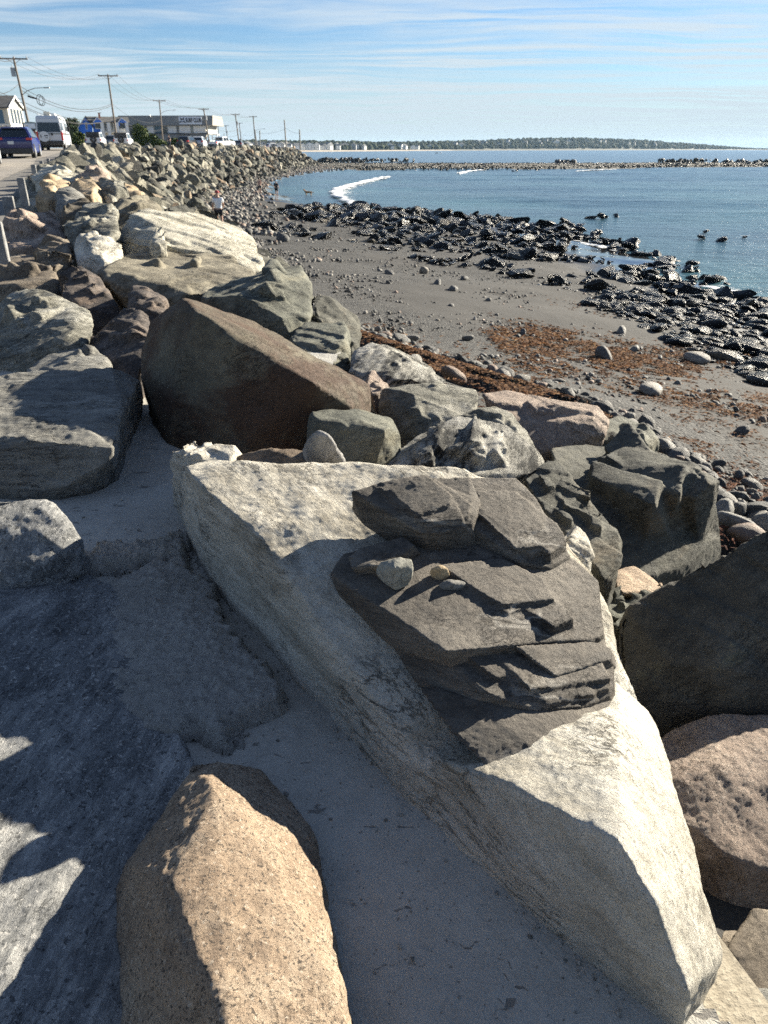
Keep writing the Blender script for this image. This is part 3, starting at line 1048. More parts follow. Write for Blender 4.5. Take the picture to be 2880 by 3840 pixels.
    # lower ledges
    plate('slate_layer', [(1676, 2445, 3.735), (1929, 2420, 3.72), (2263, 2395, 3.66), (2294, 2476, 3.645), (2299, 2577, 3.63), (2284, 2610, 3.625), (2182, 2650, 3.635), (2010, 2660, 3.66), (1848, 2600, 3.70), (1777, 2548, 3.715)],
          [(1450, 2395, 3.715), (1560, 2560, 3.66), (1700, 2660, 3.63), (1640, 2450, 3.73)], 0.11, 24)
    plate('slate_layer', [(1930, 2424, 3.755), (2213, 2402, 3.70), (2290, 2425, 3.68), (2296, 2474, 3.675), (2215, 2474, 3.69), (2160, 2500, 3.695), (2085, 2535, 3.70), (2000, 2470, 3.73)], [], 0.05, 25)
    plate('slate_layer', [(1777, 2620, 3.675), (1909, 2660, 3.655), (2010, 2700, 3.64), (2132, 2842, 3.60), (2210, 2750, 3.60), (2284, 2668, 3.605), (2300, 2590, 3.615), (2000, 2630, 3.66)],
          [(1560, 2570, 3.675), (1700, 2755, 3.64), (1900, 2960, 3.605), (1945, 2985, 3.60), (2030, 2960, 3.61), (2100, 2890, 3.63)], 0.10, 26)
    return root


HERO = hero()


def stone(name, label, pts, mat, vox=0.014, seed=1, back=0.45, drop=0.35, extra=None, cat='boulder', shrink=0.8, **kw):
    """a stone from the points one sees of it; its hidden side is closed off behind and below"""
    P = [V(*p[:2], **({'z': p[2]} if len(p) == 3 else {'d': p[3]})) for p in pts]
    A = np.array(P)
    c = A.mean(0)
    h = c - CAM
    hd = h / np.linalg.norm(h)
    bk = [c + (p - c) * shrink + hd * back for p in P]
    bk += [np.array([p[0], p[1], p[2] - drop]) for p in P if p[2] < c[2]]
    kk = dict(warp=(1.5, 0.012), chips=16, steps=(1.4, 4, 0.010, (0.4, 0.3, 0.85)), facets=[(30, 0.016, (0.3, 0.2, 1), 1.6), (150, 0.003, (0.3, 0.2, 1), 2.4)], fine=((5, 0.005), (16, 0.002), (50, 0.0014)), ridge=(4, 0.003))
    kk.update(kw)
    nck, sck = kk.pop('chunks', (12, 0.10))
    rs = np.random.RandomState(seed + 500)
    ext = float(np.linalg.norm(np.ptp(A, axis=0)))
    blocks = []
    ga = rs.normal(size=3)
    fr0 = axis_frame(ga)
    for _ in range(nck):
        q = (A * rs.dirichlet(np.ones(len(A)) * 0.35)[:, None]).sum(0)
        dm = np.array([1.0, 0.75, 0.4]) * ext * sck * rs.uniform(0.5, 1.25)
        fr1 = np.array(Matrix.Rotation(rs.normal() * 0.25, 3, 'X') @ Matrix.Rotation(rs.normal() * 0.25, 3, 'Y')) @ fr0
        cc = q + (c - q) / np.linalg.norm(c - q) * ext * sck * rs.uniform(0.16, 0.40)
        blocks.append([cc + (np.array([i, j, k]) * rs.uniform(0.55, 1.0, 3) * dm) @ fr1 for i in (-1, 1) for j in (-1, 1) for k in (-1, 1)])
    sm = kk.pop('smooth', 0)
    hulls = [P + bk] + blocks + ([[V(*q[:2], **({'z': q[2]} if len(q) == 3 else {'d': q[3]})) for q in e] for e in (extra or [])])
    o = rock_obj(name, sculpt(hulls, vox, seed, sm, **kk), mat)
    return tag(o, label, cat)


D = None
# the tan block at the photographer's feet
stone('granite_block', 'tan speckled granite block at the bottom edge, its right side in shade', [
    (690, 2905, 3.56), (745, 2830, 3.55), (790, 2850, 3.55), (690, 2990, 3.57), (800, 2965, 3.64), (640, 3070, 3.60), (500, 3225, 3.575), (430, 3240, 3.46), (405, 3330, 3.465), (430, 3560, 3.465), (480, 3840, 3.465), (520, 4150, 3.465),
    (880, 3050, 3.63), (1030, 3250, 3.62), (1085, 3420, 3.62), (1200, 3620, 3.62), (1330, 3840, 3.62), (1420, 4100, 3.62), (660, 3290, 3.66), (720, 3450, 3.67), (820, 3610, 3.68), (870, 3840, 3.69), (900, 4100, 3.69),
    (980, 2880, 3.40), (1120, 3060, 3.40), (1190, 3350, 3.40), (1300, 3700, 3.40), (1400, 4000, 3.40)], M_TAN, 0.007, 5, chips=3, chunks=(0, 0.1), back=0.02, drop=0.35, shrink=0.95,
    steps=(3, 4, 0.003, (0, 0, 1)), warp=(3.5, 0.010), facets=[(10, 0.022, (0.3, 0.2, 1), 1.2), (60, 0.006, (0.3, 0.2, 1), 1.2)], fine=((10, 0.004), (35, 0.002), (90, 0.0012)), ridge=(6, 0.003), smooth=0)
# flat streaked slab on the left, partly under the mortar
stone('gneiss_slab', 'flat streaked grey slab at the lower left, partly covered by mortar', [
    (-260, 2230, 3.56), (0, 2215, 3.54), (330, 2120, 3.47), (560, 2260, 3.455), (660, 2560, 3.45), (735, 2900, 3.445), (690, 3200, 3.44), (600, 3500, 3.44), (560, 3840, 3.44), (540, 4300, 3.44), (-300, 4300, 3.50), (-500, 3000, 3.56)],
    M_GNEISS, 0.012, 6, chunks=(0, 0.1), back=0.02, drop=0.3, shrink=0.95, steps=(0.9, 4, 0.005, (0, 0, 1)), warp=(1.2, 0.03), facets=[(12, 0.006, (0, 0, 1), 1.0)], fine=((6, 0.008), (22, 0.004), (60, 0.0016)), ridge=(4, 0.006), smooth=4)
stone('gneiss_boulder', 'rough dark grey boulder at the left edge with a flat dark lower face', [
    (-80, 1870, 3.80), (60, 1860, 3.78), (190, 1885, 3.73), (250, 1985, 3.66), (330, 2090, 3.53), (250, 2190, 3.47), (215, 2230, 3.46), (0, 2275, 3.46), (-100, 2280, 3.46), (-100, 2105, 3.62), (120, 2105, 3.60), (215, 2120, 3.57)],
    M_GNEISS, 0.009, 7, back=0.15, drop=0.25, smooth=2, facets=[(26, 0.02, (0.3, 0.2, 1), 1.4), (120, 0.008, (0.3, 0.2, 1), 1.4)])
stone('gneiss_slab', 'flat topped pale grey slab on the left under the shadow of the dark brown boulder', [
    (-120, 1420, 3.82), (0, 1412, 3.82), (250, 1392, 3.82), (430, 1372, 3.82), (515, 1398, 3.78), (460, 1500, 3.76), (432, 1600, 3.72), (425, 1690, 3.68), (300, 1700, 3.68), (215, 1660, 3.71), (0, 1645, 3.74), (-120, 1645, 3.74), (345, 1775, 3.42), (200, 1840, 3.40), (0, 1880, 3.40), (-120, 1900, 3.40), (440, 1730, 3.40), (525, 1490, 3.42)],
    M_SLAB, 0.011, 8, chunks=(0, 0.1), back=0.1, drop=0.25, smooth=0, warp=(1.5, 0.02), facets=[(14, 0.008, (0, 0, 1), 1.2)], fine=((6, 0.010), (20, 0.005), (60, 0.0018)))
# dark brown boulder with the sunlit sloping back
stone('pointed_boulder', 'big dark brown pointed boulder, its shaded face towards the camera', [
    (690, 1115, D, 4.80), (655, 1160, D, 4.85), (565, 1200, D, 5.0), (535, 1300, D, 4.9), (530, 1420, D, 4.67), (570, 1520, D, 4.46), (620, 1640, D, 4.15), (760, 1680, D, 3.97), (900, 1705, D, 3.84), (1120, 1690, D, 3.89), (1190, 1560, D, 3.94),
    (750, 1170, D, 4.27), (820, 1215, D, 4.18), (870, 1290, D, 4.05), (965, 1350, D, 3.99), (1010, 1400, D, 3.91), (1080, 1445, D, 3.85), (1170, 1445, D, 3.83), (1310, 1525, D, 3.94),
    (850, 1180, D, 5.35), (960, 1222, D, 5.20), (1100, 1330, D, 4.94), (1290, 1400, D, 4.62), (1388, 1440, D, 4.46), (1385, 1500, D, 4.30)],
    M_OLIVE, 0.014, 9, back=0.35, drop=0.4, chips=0, warp=(1.4, 0.03), chunks=(7, 0.10), steps=(1.2, 4, 0.006, (0.4, 0.3, 0.85)), facets=[(20, 0.008, (0.5, -0.2, 0.6), 1.6), (90, 0.004, (0.5, -0.2, 0.6), 2.5)])
stone('granite_slab', 'small flat cream slab directly behind the big layered boulder', [
    (632, 1690, 3.72), (700, 1672, 3.74), (800, 1664, 3.75), (900, 1672, 3.76), (932, 1700, 3.74), (840, 1745, 3.74), (740, 1725, 3.73), (660, 1790, 3.52), (640, 1750, 3.60)], M_WHITE, 0.009, 10, back=0.1, drop=0.4)
stone('brown_slab', 'flat brown topped rock between the layered boulder and the pointed boulder', [
    (870, 1710, 3.73), (1000, 1690, 3.76), (1100, 1690, 3.77), (1250, 1730, 3.77), (1390, 1800, 3.74), (1380, 1860, 3.66), (1230, 1870, 3.66), (1000, 1790, 3.70), (900, 1740, 3.70)], M_BROWNF, 0.011, 11, chunks=(0, 0.1), back=0.1, drop=0.5,
    facets=[(12, 0.012, (0, 0, 1), 2)], warp=(1.5, 0.02))
stone('grey_stone', 'narrow grey wedge stone leaning against the green grey boulder', [
    (1140, 1680, 3.80), (1160, 1640, 3.90), (1195, 1620, 3.95), (1230, 1640, 3.93), (1275, 1700, 3.84), (1312, 1768, 3.72), (1265, 1775, 3.70), (1150, 1700, 3.78)], M_GREY, 0.008, 12, chunks=(0, 0.1), back=0.15, drop=0.15,
    facets=[(8, 0.010, (0, 0, 1), 1)], warp=(2, 0.015), smooth=3)
stone('green_boulder', 'rounded green grey boulder behind the narrow grey wedge stone', [
    (1150, 1545, D, 3.72), (1240, 1528, D, 3.8), (1380, 1535, D, 3.8), (1470, 1570, D, 3.75), (1505, 1640, D, 3.65), (1490, 1720, D, 3.5), (1400, 1795, D, 3.4), (1300, 1790, D, 3.4), (1160, 1700, D, 3.5), (1170, 1575, D, 3.55), (1350, 1570, D, 3.58), (1460, 1620, D, 3.5)],
    M_GREEN, 0.012, 13, back=0.5, drop=0.3, smooth=3)
stone('white_boulder', 'white fronted boulder with a black left face beyond the green grey boulder', [
    (1425, 1460, D, 4.7), (1530, 1435, D, 4.75), (1545, 1470, D, 4.45), (1560, 1540, D, 4.3), (1540, 1640, D, 4.2), (1500, 1690, D, 4.3), (1430, 1560, D, 4.6), (1650, 1440, D, 4.75), (1790, 1460, D, 4.7), (1800, 1500, D, 4.5), (1770, 1580, D, 4.3), (1660, 1640, D, 4.2)],
    M_WGREEN, 0.014, 14, back=0.4, drop=0.4)
stone('banded_boulder', 'white boulder crossed by slanting black bands, right of the green grey boulder', [
    (1395, 1805, D, 3.35), (1480, 1700, D, 3.6), (1560, 1640, D, 3.75), (1720, 1555, D, 4.0), (1800, 1580, D, 3.9), (1900, 1590, D, 3.9), (2000, 1680, D, 3.7), (2060, 1720, D, 3.6), (2040, 1770, D, 3.4), (1900, 1790, D, 3.3), (1640, 1800, D, 3.2), (1500, 1820, D, 3.2), (1640, 1690, D, 3.5)],
    M_STRIPE, 0.011, 15, back=0.5, drop=0.5, chunks=(22, 0.12), steps=None, facets=[(40, 0.012, (0.7, 0.1, 0.6), 3.0), (150, 0.008, (0.7, 0.1, 0.6), 3.0)])
stone('white_boulder', 'rounded white stained boulder top between the banded boulder and the pinkish tan one', [
    (1720, 1570, D, 4.2), (1760, 1535, D, 4.4), (1850, 1515, D, 4.5), (1930, 1545, D, 4.45), (1985, 1620, D, 4.2), (2015, 1695, D, 3.95), (1900, 1640, D, 4.0), (1780, 1620, D, 4.1)], M_WGREEN, 0.013, 16, back=0.4, drop=0.4, smooth=3)
stone('tan_boulder', 'long pinkish tan boulder at the edge of the seaweed', [
    (1795, 1475, D, 5.4), (1900, 1465, D, 5.5), (2080, 1520, D, 5.3), (2240, 1530, D, 5.2), (2280, 1575, D, 5.0), (2270, 1630, D, 4.85), (2180, 1650, D, 4.8), (2010, 1705, D, 4.6), (1930, 1590, D, 4.8), (1840, 1500, D, 5.2), (2050, 1590, D, 4.85), (2220, 1570, D, 4.9)],
    M_PINK, 0.015, 17, back=0.5, drop=0.5)
stone('green_slab', 'low dark green rock beside the seaweed right of the pinkish tan boulder', [
    (2250, 1580, D, 5.3), (2330, 1555, D, 5.5), (2440, 1600, D, 5.3), (2475, 1640, D, 5.1), (2440, 1690, D, 4.9), (2300, 1650, D, 4.9), (2240, 1650, D, 4.9), (2380, 1650, D, 4.95)], M_GREEN, 0.016, 18, back=0.4, drop=0.4)
stone('fractured_boulder', 'large dark cracked boulder of many facets right of the layered boulder, above the beach', [
    (2060, 1680, D, 4.5), (2200, 1665, D, 4.7), (2340, 1680, D, 4.7), (2480, 1730, D, 4.6), (2610, 1770, D, 4.5), (2660, 1850, D, 4.35), (2730, 2040, D, 4.0), (2715, 2075, D, 3.85), (2560, 2100, D, 3.6), (2450, 2160, D, 3.4), (2300, 2170, D, 3.3), (2150, 1950, D, 3.6), (2100, 1800, D, 4.0),
    (2300, 1800, D, 4.1), (2450, 1850, D, 4.0), (2560, 1900, D, 3.85), (2350, 2000, D, 3.6)],
    M_DARKG, 0.013, 19, back=0.6, drop=0.5, chunks=(34, 0.17), steps=None, facets=[(40, 0.018, (0.5, -0.3, 0.7), 1.6), (160, 0.005, (0.5, -0.3, 0.7), 2)])
stone('fin_boulder', 'thin dark upright slab edge between the layered boulder and the cracked boulder', [
    (1967, 1790, D, 3.3), (2070, 1715, D, 3.5), (2120, 1765, D, 3.4), (2157, 1820, D, 3.3), (2214, 1912, D, 3.15), (2252, 1970, D, 3.05), (2338, 2000, D, 2.95), (2330, 2060, D, 2.85), (2285, 2165, D, 2.7), (2214, 2110, D, 2.75), (2110, 1990, D, 2.9), (2043, 1912, D, 3.0)],
    M_DARKG, 0.010, 20, back=0.18, drop=0.5)
stone('white_stone', 'small white stone tucked against the right side of the layered boulder', [
    (2105, 2020, D, 2.75), (2125, 1985, D, 2.8), (2170, 1972, D, 2.8), (2212, 2020, D, 2.72), (2212, 2080, D, 2.6), (2200, 2110, D, 2.55), (2130, 2060, D, 2.6)], M_WHITE, 0.008, 21, back=0.15, drop=0.2, warp=(2, 0.01), facets=[(10, 0.012, (0, 0, 1), 1)])
stone('granite_stone', 'small rounded cream granite stone in the hollow right of the layered boulder', [
    (2290, 2190, D, 3.0), (2300, 2140, D, 3.1), (2370, 2122, D, 3.15), (2440, 2160, D, 3.1), (2500, 2195, D, 2.95), (2460, 2240, D, 2.85), (2330, 2235, D, 2.8), (2310, 2215, D, 2.85)], M_TAN, 0.009, 22, chunks=(0, 0.1), back=0.25, drop=0.2, smooth=5, warp=(2, 0.02), facets=[(8, 0.012, (0, 0, 1), 1)])
stone('green_slab', 'flat green grey rock lying below the small cream granite stone', [
    (2260, 2240, D, 2.85), (2400, 2225, D, 2.95), (2500, 2250, D, 2.9), (2480, 2330, D, 2.6), (2320, 2360, D, 2.5), (2270, 2330, D, 2.55)], M_GREEN, 0.011, 23, back=0.2, drop=0.3, facets=[(12, 0.012, (0, 0, 1), 2)])
stone('dark_boulder', 'big smooth dark boulder cut by the right edge of the picture', [
    (2290, 2350, D, 2.34), (2450, 2230, D, 2.45), (2620, 2130, D, 2.5), (2880, 1985, D, 2.62), (3100, 1900, D, 2.7), (3100, 2700, D, 2.2), (2880, 2690, D, 2.25), (2660, 2705, D, 2.27), (2580, 2760, D, 2.25), (2450, 2765, D, 2.25), (2400, 2640, D, 2.27), (2330, 2450, D, 2.30)],
    M_LICH, 0.011, 24, chunks=(5, 0.05), back=0.5, drop=0.3, smooth=1, steps=(1.4, 4, 0.010, (0.4, 0.3, 0.85)), warp=(1.6, 0.03), facets=[(14, 0.012, (0.3, 0.2, 1), 1.3)])
stone('pink_boulder', 'pinkish rough granite boulder at the right edge below the smooth dark boulder', [
    (2435, 2790, D, 2.03), (2600, 2720, D, 2.15), (2720, 2690, D, 2.18), (2900, 2680, D, 2.2), (3100, 2690, D, 2.2), (3100, 3350, D, 1.62), (2880, 3270, D, 1.62), (2700, 3230, D, 1.62), (2600, 3150, D, 1.64), (2500, 2960, D, 1.78), (2690, 3360, D, 1.68), (2880, 3420, D, 1.68), (3100, 3480, D, 1.68)],
    M_PINK, 0.009, 25, chunks=(0, 0.1), back=0.25, drop=0.5, smooth=4, steps=(1.5, 4, 0.006, (0, 0, 1)), warp=(1.8, 0.03), facets=[(12, 0.014, (0.3, 0.2, 1), 1.3)], fine=((5, 0.008), (18, 0.003), (50, 0.002)))
stone('grey_boulder', 'grey and tan faceted boulder in the lower right corner', [
    (2690, 3640, D, 1.15), (2760, 3520, D, 1.22), (2830, 3425, D, 1.3), (2950, 3400, D, 1.33), (3100, 3420, D, 1.33), (3100, 3760, D, 1.1), (2880, 3760, D, 1.07), (2720, 3740, D, 1.08), (2690, 3700, D, 1.10)], M_LAYER, 0.008, 26, chunks=(3, 0.05), back=0.1, drop=0.4)
stone('grey_boulder', 'dark grey rock at the very bottom of the right corner', [
    (2590, 3850, D, 1.0), (2680, 3760, D, 1.03), (2790, 3720, D, 1.06), (3000, 3740, D, 1.05), (3100, 3900, D, 0.95), (2900, 4050, D, 0.9), (2600, 4050, D, 0.92)], M_SLAB, 0.008, 27, chunks=(3, 0.05), back=0.05, drop=0.4)
stone('grey_sliver', 'narrow sliver of rock wedged between the layered boulder and the corner rocks', [
    (2710, 3470, D, 1.32), (2770, 3475, D, 1.34), (2780, 3540, D, 1.28), (2730, 3620, D, 1.22), (2640, 3760, D, 1.12), (2620, 3740, D, 1.13)], M_LAYER, 0.008, 28, chunks=(0, 0.05), back=0.15, drop=0.4)

# stones on the dark ledge
def pebble(name, label, pts, mat, seed, zt):
    P = [V(*p) for p in pts]
    c = np.mean(P, 0)
    bot = [np.array([c[0] + (p[0] - c[0]) * 0.75, c[1] + (p[1] - c[1]) * 0.75 + 0.01, zt]) for p in P]
    o = rock_obj(name, sculpt([P + bot], 0.0035, seed, 26, warp=(9, 0.006), fine=((25, 0.0015), (80, 0.0006))), mat)
    return tag(o, label, 'stone')


pebble('pebble', 'rounded grey green stone, largest of the three stones on the dark slate ledge', [(1400, 2130, 3.87), (1420, 2100, 3.90), (1500, 2082, 3.925), (1550, 2095, 3.92), (1557, 2140, 3.89), (1530, 2160, 3.865), (1440, 2178, 3.84), (1402, 2155, 3.85), (1480, 2130, 3.92)],
       rock_mat('grey_green_pebble', (0.16, 0.16, 0.135), (0.27, 0.265, 0.225), (0.36, 0.35, 0.30), 8, crack=(12, 0.02, 0.4), fine=200, bump=(0.006, 0.002)), 31, 3.825)
pebble('pebble', 'small tan stone, middle one of the three stones on the dark slate ledge', [(1600, 2140, 3.855), (1608, 2120, 3.87), (1650, 2112, 3.88), (1685, 2130, 3.87), (1695, 2155, 3.845), (1650, 2162, 3.84), (1610, 2155, 3.84), (1650, 2130, 3.88)],
       rock_mat('tan_pebble', (0.25, 0.19, 0.115), (0.37, 0.285, 0.175), (0.45, 0.37, 0.25), 10, crack=None, fine=200, bump=(0.004, 0.002)), 32, 3.82)
pebble('pebble', 'flat dark grey stone, lowest of the three stones on the dark slate ledge', [(1637, 2190, 3.83), (1660, 2172, 3.84), (1720, 2168, 3.84), (1760, 2182, 3.835), (1720, 2210, 3.82), (1650, 2212, 3.82), (1700, 2185, 3.85)],
       rock_mat('flat_pebble', (0.10, 0.095, 0.085), (0.17, 0.165, 0.15), (0.25, 0.24, 0.22), 9, crack=None, fine=200, bump=(0.004, 0.002)), 33, 3.80)


# crumbly mortar smeared over the slab
def mortar(name, label, outline, z, seed, cell=0.008, bumpy=0.018):
    P = np.array([V(x, y, z=z)[:2] for x, y in outline])
    lo, hi = P.min(0) - 0.05, P.max(0) + 0.05
    xs, ys = np.arange(lo[0], hi[0], cell), np.arange(lo[1], hi[1], cell)
    X, Y = np.meshgrid(xs, ys, indexing='ij')
    q = np.stack([X.ravel(), Y.ravel(), np.zeros(X.size)], 1)
    ins = np.zeros(len(q), bool)
    dist = np.full(len(q), 9.0)
    for a, b in zip(P, np.roll(P, -1, 0)):
        c = ((a[1] > q[:, 1]) != (b[1] > q[:, 1])) & (q[:, 0] < (b[0] - a[0]) * (q[:, 1] - a[1]) / (b[1] - a[1] + 1e-12) + a[0])
        ins ^= c
        ab = b - a
        t = np.clip(((q[:, :2] - a) @ ab) / (ab @ ab), 0, 1)
        dist = np.minimum(dist, np.linalg.norm(q[:, :2] - a - t[:, None] * ab, axis=1))
    sd = np.where(ins, dist, -dist) + fbm(q * 5 + seed, 6, 0.6) * 0.16
    h = np.clip(sd / 0.05, 0, 1) ** 0.6 * 0.022 + fbm(q * 3.5 + seed, 3) * 0.016 + np.clip(sd / 0.2, 0, 1) * 0.02
    lum = fbm(q * 24 + seed, 3)
    h = h + np.clip(sd * 14, 0, 1) * bumpy * (np.maximum(lum, -0.1) + 0.8 * np.maximum(fbm(q * 11 + seed, 3), 0) + 0.5 * fbm(q * 60, 2))
    q[:, 2] = z - 0.085 + h + 0.073 * np.clip(sd / 0.045, 0, 1) ** 0.7
    F = grid_faces(len(xs), len(ys))
    F = F[(sd[F] > 0).all(1)]
    used = np.unique(F)
    rm = np.full(len(q), -1)
    rm[used] = np.arange(len(used))
    o = link(name, np_mesh(name, q[used], rm[F]), M_MORTAR)
    return tag(o, label, 'mortar')


mortar('mortar_patch', 'crumbly mortar smeared over the streaked slab beside the big layered boulder', [(560, 2085), (700, 2090), (850, 2280), (1000, 2480), (1060, 2620), (960, 2740), (830, 2790), (700, 2740), (640, 2790), (470, 2790), (430, 2740), (330, 2600), (300, 2420), (340, 2280), (430, 2180)], 3.452, 4)
mortar('mortar_patch', 'rough band of mortar rubble under the left edge of the layered boulder', [(280, 2090), (380, 2030), (480, 2010), (700, 1990), (720, 2060), (600, 2090), (470, 2130), (330, 2150)], 3.46, 14, 0.008, 0.035)
mortar('mortar_lump', 'small mortar splash left on the shaded streaked slab', [(330, 2920), (400, 2905), (405, 2940), (345, 2945)], 3.452, 24, 0.006)
mortar('mortar_lump', 'upper pale mortar smear on the streaked slab left of the crumbly patch', [(190, 2620), (240, 2570), (290, 2530), (290, 2590), (220, 2660), (185, 2670)], 3.465, 34, 0.006)


def grit():
    """loose grit and crumbs of mortar caught along the foot of the stones"""
    rs = np.random.RandomState(31)
    n = 1500
    t = rs.rand(n)
    a, b = np.array([-0.87, 2.9]), np.array([0.58, 0.91])
    k = rs.rand(n)
    p = a + (b - a) * t[:, None] + np.array([-0.81, -0.59]) * (np.abs(rs.normal(size=n)) * 0.05 + 0.0)[:, None]
    m = k > 0.72
    p[m] = np.stack([rs.uniform(-1.5, 0.4, m.sum()), rs.uniform(0.9, 3.4, m.sum())], 1)
    keep = (perlin(np.c_[p * 2.5, np.zeros(n)]) > -0.15) | m
    p = p[keep]
    n = len(p)
    s = 0.0018 + 0.0055 * rs.rand(n) ** 4
    bm = bmesh.new()
    bmesh.ops.create_icosphere(bm, subdivisions=1, radius=1)
    bv = np.array([list(v.co) for v in bm.verts])
    bf = np.array([[v.index for v in f.verts] for f in bm.faces])
    bm.free()
    zz_ = 3.40 + fbm(np.c_[p, np.zeros(n)] * 1.3, 3) * 0.03
    zz_ = zz_ + 0.05 * np.clip((-0.75 - p[:, 0] - (p[:, 1] - 2.2) * 0.35) / 0.8, 0, 1)
    V_ = (bv[None] * (1 + 0.3 * rs.normal(size=(n, len(bv), 1))) * s[:, None, None] * np.array([1, 1, 0.7]) + np.c_[p, zz_ + s * 0.5][:, None]).reshape(-1, 3)
    F_ = (np.arange(n)[:, None, None] * len(bv) + bf[None]).reshape(-1, 3)
    me = np_mesh('grit', V_, F_, False)
    tn = np.array([(0.50, 0.48, 0.43), (0.42, 0.40, 0.36), (0.30, 0.29, 0.26), (0.62, 0.59, 0.53)])[rs.randint(4, size=n)]
    vcol(me, 'tint', np.repeat(tn, len(bv), 0))
    tag(link('loose_grit', me, M_COBA), kind='stuff')


grit()

# ------------------------------------------------------------------ boulders of the middle distance, each as seen
def bould(name, label, d, pts, mat, seed, vox=0.03, back=0.7, drop=0.6, fa=0.05, **kw):
    P = [(x, y, None, d * (1 + k)) for (x, y, k) in pts]
    s = d / 6.0
    kw.setdefault('warp', (1.0, 0.025 * min(s, 2)))
    kw.setdefault('facets', [(26, fa * 0.55 * min(s, 2), (0.4, 0.1, 0.8), 1.5), (120, fa * 0.10 * min(s, 2), (0.4, 0.1, 0.8), 2.2)])
    kw.setdefault('fine', ((3, 0.010), (10, 0.004), (28, 0.003)))
    kw.setdefault('ridge', (3, 0.006))
    kw.setdefault('steps', (1.1 / s ** 0.5, 4, 0.016 * min(s, 2), (0.35, 0.25, 0.9)))
    kw.setdefault('chunks', (8, 0.075))
    kw.setdefault('smooth', 0)
    kw.setdefault('chips', 22)
    return stone(name, label, P, mat, vox, seed, back, drop, **kw)


bould('banded_boulder', 'dark striped boulder with one pale sunlit face, above the brown seaweed', 5.6, [
    (1312, 1400, .0), (1330, 1330, .1), (1395, 1290, .15), (1480, 1300, .18), (1600, 1350, .15), (1668, 1400, .08), (1660, 1440, .0), (1560, 1440, -.05), (1480, 1450, -.06), (1440, 1420, -.03), (1440, 1330, .05), (1350, 1430, -.02)], M_STRIPE, 41, 0.018)
bould('red_stone', 'small reddish brown stone wedged below the dark striped boulder', 5.0, [
    (1362, 1440, .0), (1380, 1400, .06), (1415, 1392, .07), (1462, 1455, .0), (1440, 1490, -.04), (1390, 1480, -.04)], M_PINK, 42, 0.014, 0.3, 0.3, 0.02)
bould('grey_block', 'blocky grey boulder with a pale right face behind the pointed boulder', 6.3, [
    (1090, 1260, .08), (1150, 1205, .14), (1280, 1212, .12), (1318, 1235, .05), (1310, 1375, -.02), (1270, 1390, -.05), (1245, 1270, .0), (1140, 1330, -.02), (1110, 1300, .0), (1250, 1380, -.06)], M_GREEN, 43, 0.018)
bould('dark_slab', 'dark shaded slab leaning at the top of the beach behind the blocky grey boulder', 7.6, [
    (1165, 1095, .08), (1260, 1125, .08), (1335, 1190, .05), (1345, 1270, .0), (1320, 1300, -.04), (1200, 1210, -.03), (1160, 1190, .0)], M_DARKG, 44, 0.025, 0.5)
bould('green_boulder', 'dark green flat topped boulder with streaks of white, right of the wide grey boulder', 7.2, [
    (735, 1110, .12), (850, 1060, .28), (1030, 1000, .35), (1120, 998, .30), (1160, 1050, .18), (1168, 1150, .06), (1150, 1210, .0), (1060, 1215, -.03), (980, 1170, -.02), (860, 1120, .0), (1130, 1020, .2), (1010, 1110, .05)], M_GREEN, 45, 0.022, 0.8)
bould('wide_boulder', 'wide greyish tan boulder with a low ridged back, in front of the cream boulder', 8.8, [
    (335, 1010, .05), (390, 970, .12), (600, 925, .28), (720, 930, .30), (850, 945, .30), (945, 1005, .18), (950, 1030, .1), (900, 1060, .02), (760, 1110, -.06), (640, 1130, -.08), (560, 1090, -.08), (400, 1060, -.06), (370, 1010, .0)], M_BUFF, 46, 0.026, 0.9, chunks=(5, 0.04))
bould('purple_boulder', 'dark purplish boulder left of the wide greyish boulder', 7.6, [
    (225, 1060, .0), (260, 1020, .08), (310, 1002, .12), (365, 1020, .08), (410, 1100, .0), (450, 1150, -.03), (440, 1190, -.05), (340, 1180, -.06), (245, 1130, -.04), (300, 1040, .03)], M_PURPLE, 47, 0.024)
bould('purple_boulder', 'small dark angular rock standing in front of the wide greyish boulder', 6.6, [
    (480, 1085, .08), (500, 1070, .1), (560, 1074, .09), (625, 1130, .02), (640, 1180, -.02), (560, 1190, -.05), (480, 1170, -.02), (520, 1120, .0)], M_PURPLE, 48, 0.02)
bould('purple_slab', 'dark sloping rock left of the pointed boulder', 5.4, [
    (300, 1310, .1), (420, 1225, .2), (480, 1160, .22), (560, 1170, .15), (560, 1280, .0), (545, 1390, -.08), (440, 1370, -.08), (370, 1330, .0)], M_PURPLE, 49, 0.018)
bould('ridged_boulder', 'big left edge boulder with a white crested ridge over a dark lower face', 5.9, [
    (-100, 1250, .15), (30, 1110, .22), (130, 1062, .26), (180, 1085, .2), (290, 1160, .12), (355, 1175, .06), (358, 1230, -.02), (310, 1270, -.06), (150, 1340, -.08), (0, 1378, -.08), (-100, 1390, -.08), (100, 1200, .04), (260, 1160, .06)], M_GREEN, 50, 0.018,
      crust=None) if False else bould('ridged_boulder', 'big left edge boulder with a white crested ridge over a dark lower face', 5.9, [
    (-100, 1250, .15), (30, 1110, .22), (130, 1062, .26), (180, 1085, .2), (290, 1160, .12), (355, 1175, .06), (358, 1230, -.02), (310, 1270, -.06), (150, 1340, -.08), (0, 1378, -.08), (-100, 1390, -.08), (100, 1200, .04), (260, 1160, .06)], M_WGREEN, 50, 0.018)
bould('low_rock', 'low rough grey rock crusted with mortar between the ridged boulder and the flat slab', 5.15, [
    (80, 1395, -.02), (150, 1350, .05), (260, 1290, .1), (330, 1300, .08), (420, 1370, -.02), (400, 1410, -.05), (300, 1390, -.06), (150, 1410, -.06)], M_SLAB, 51, 0.016, 0.3, 0.3)
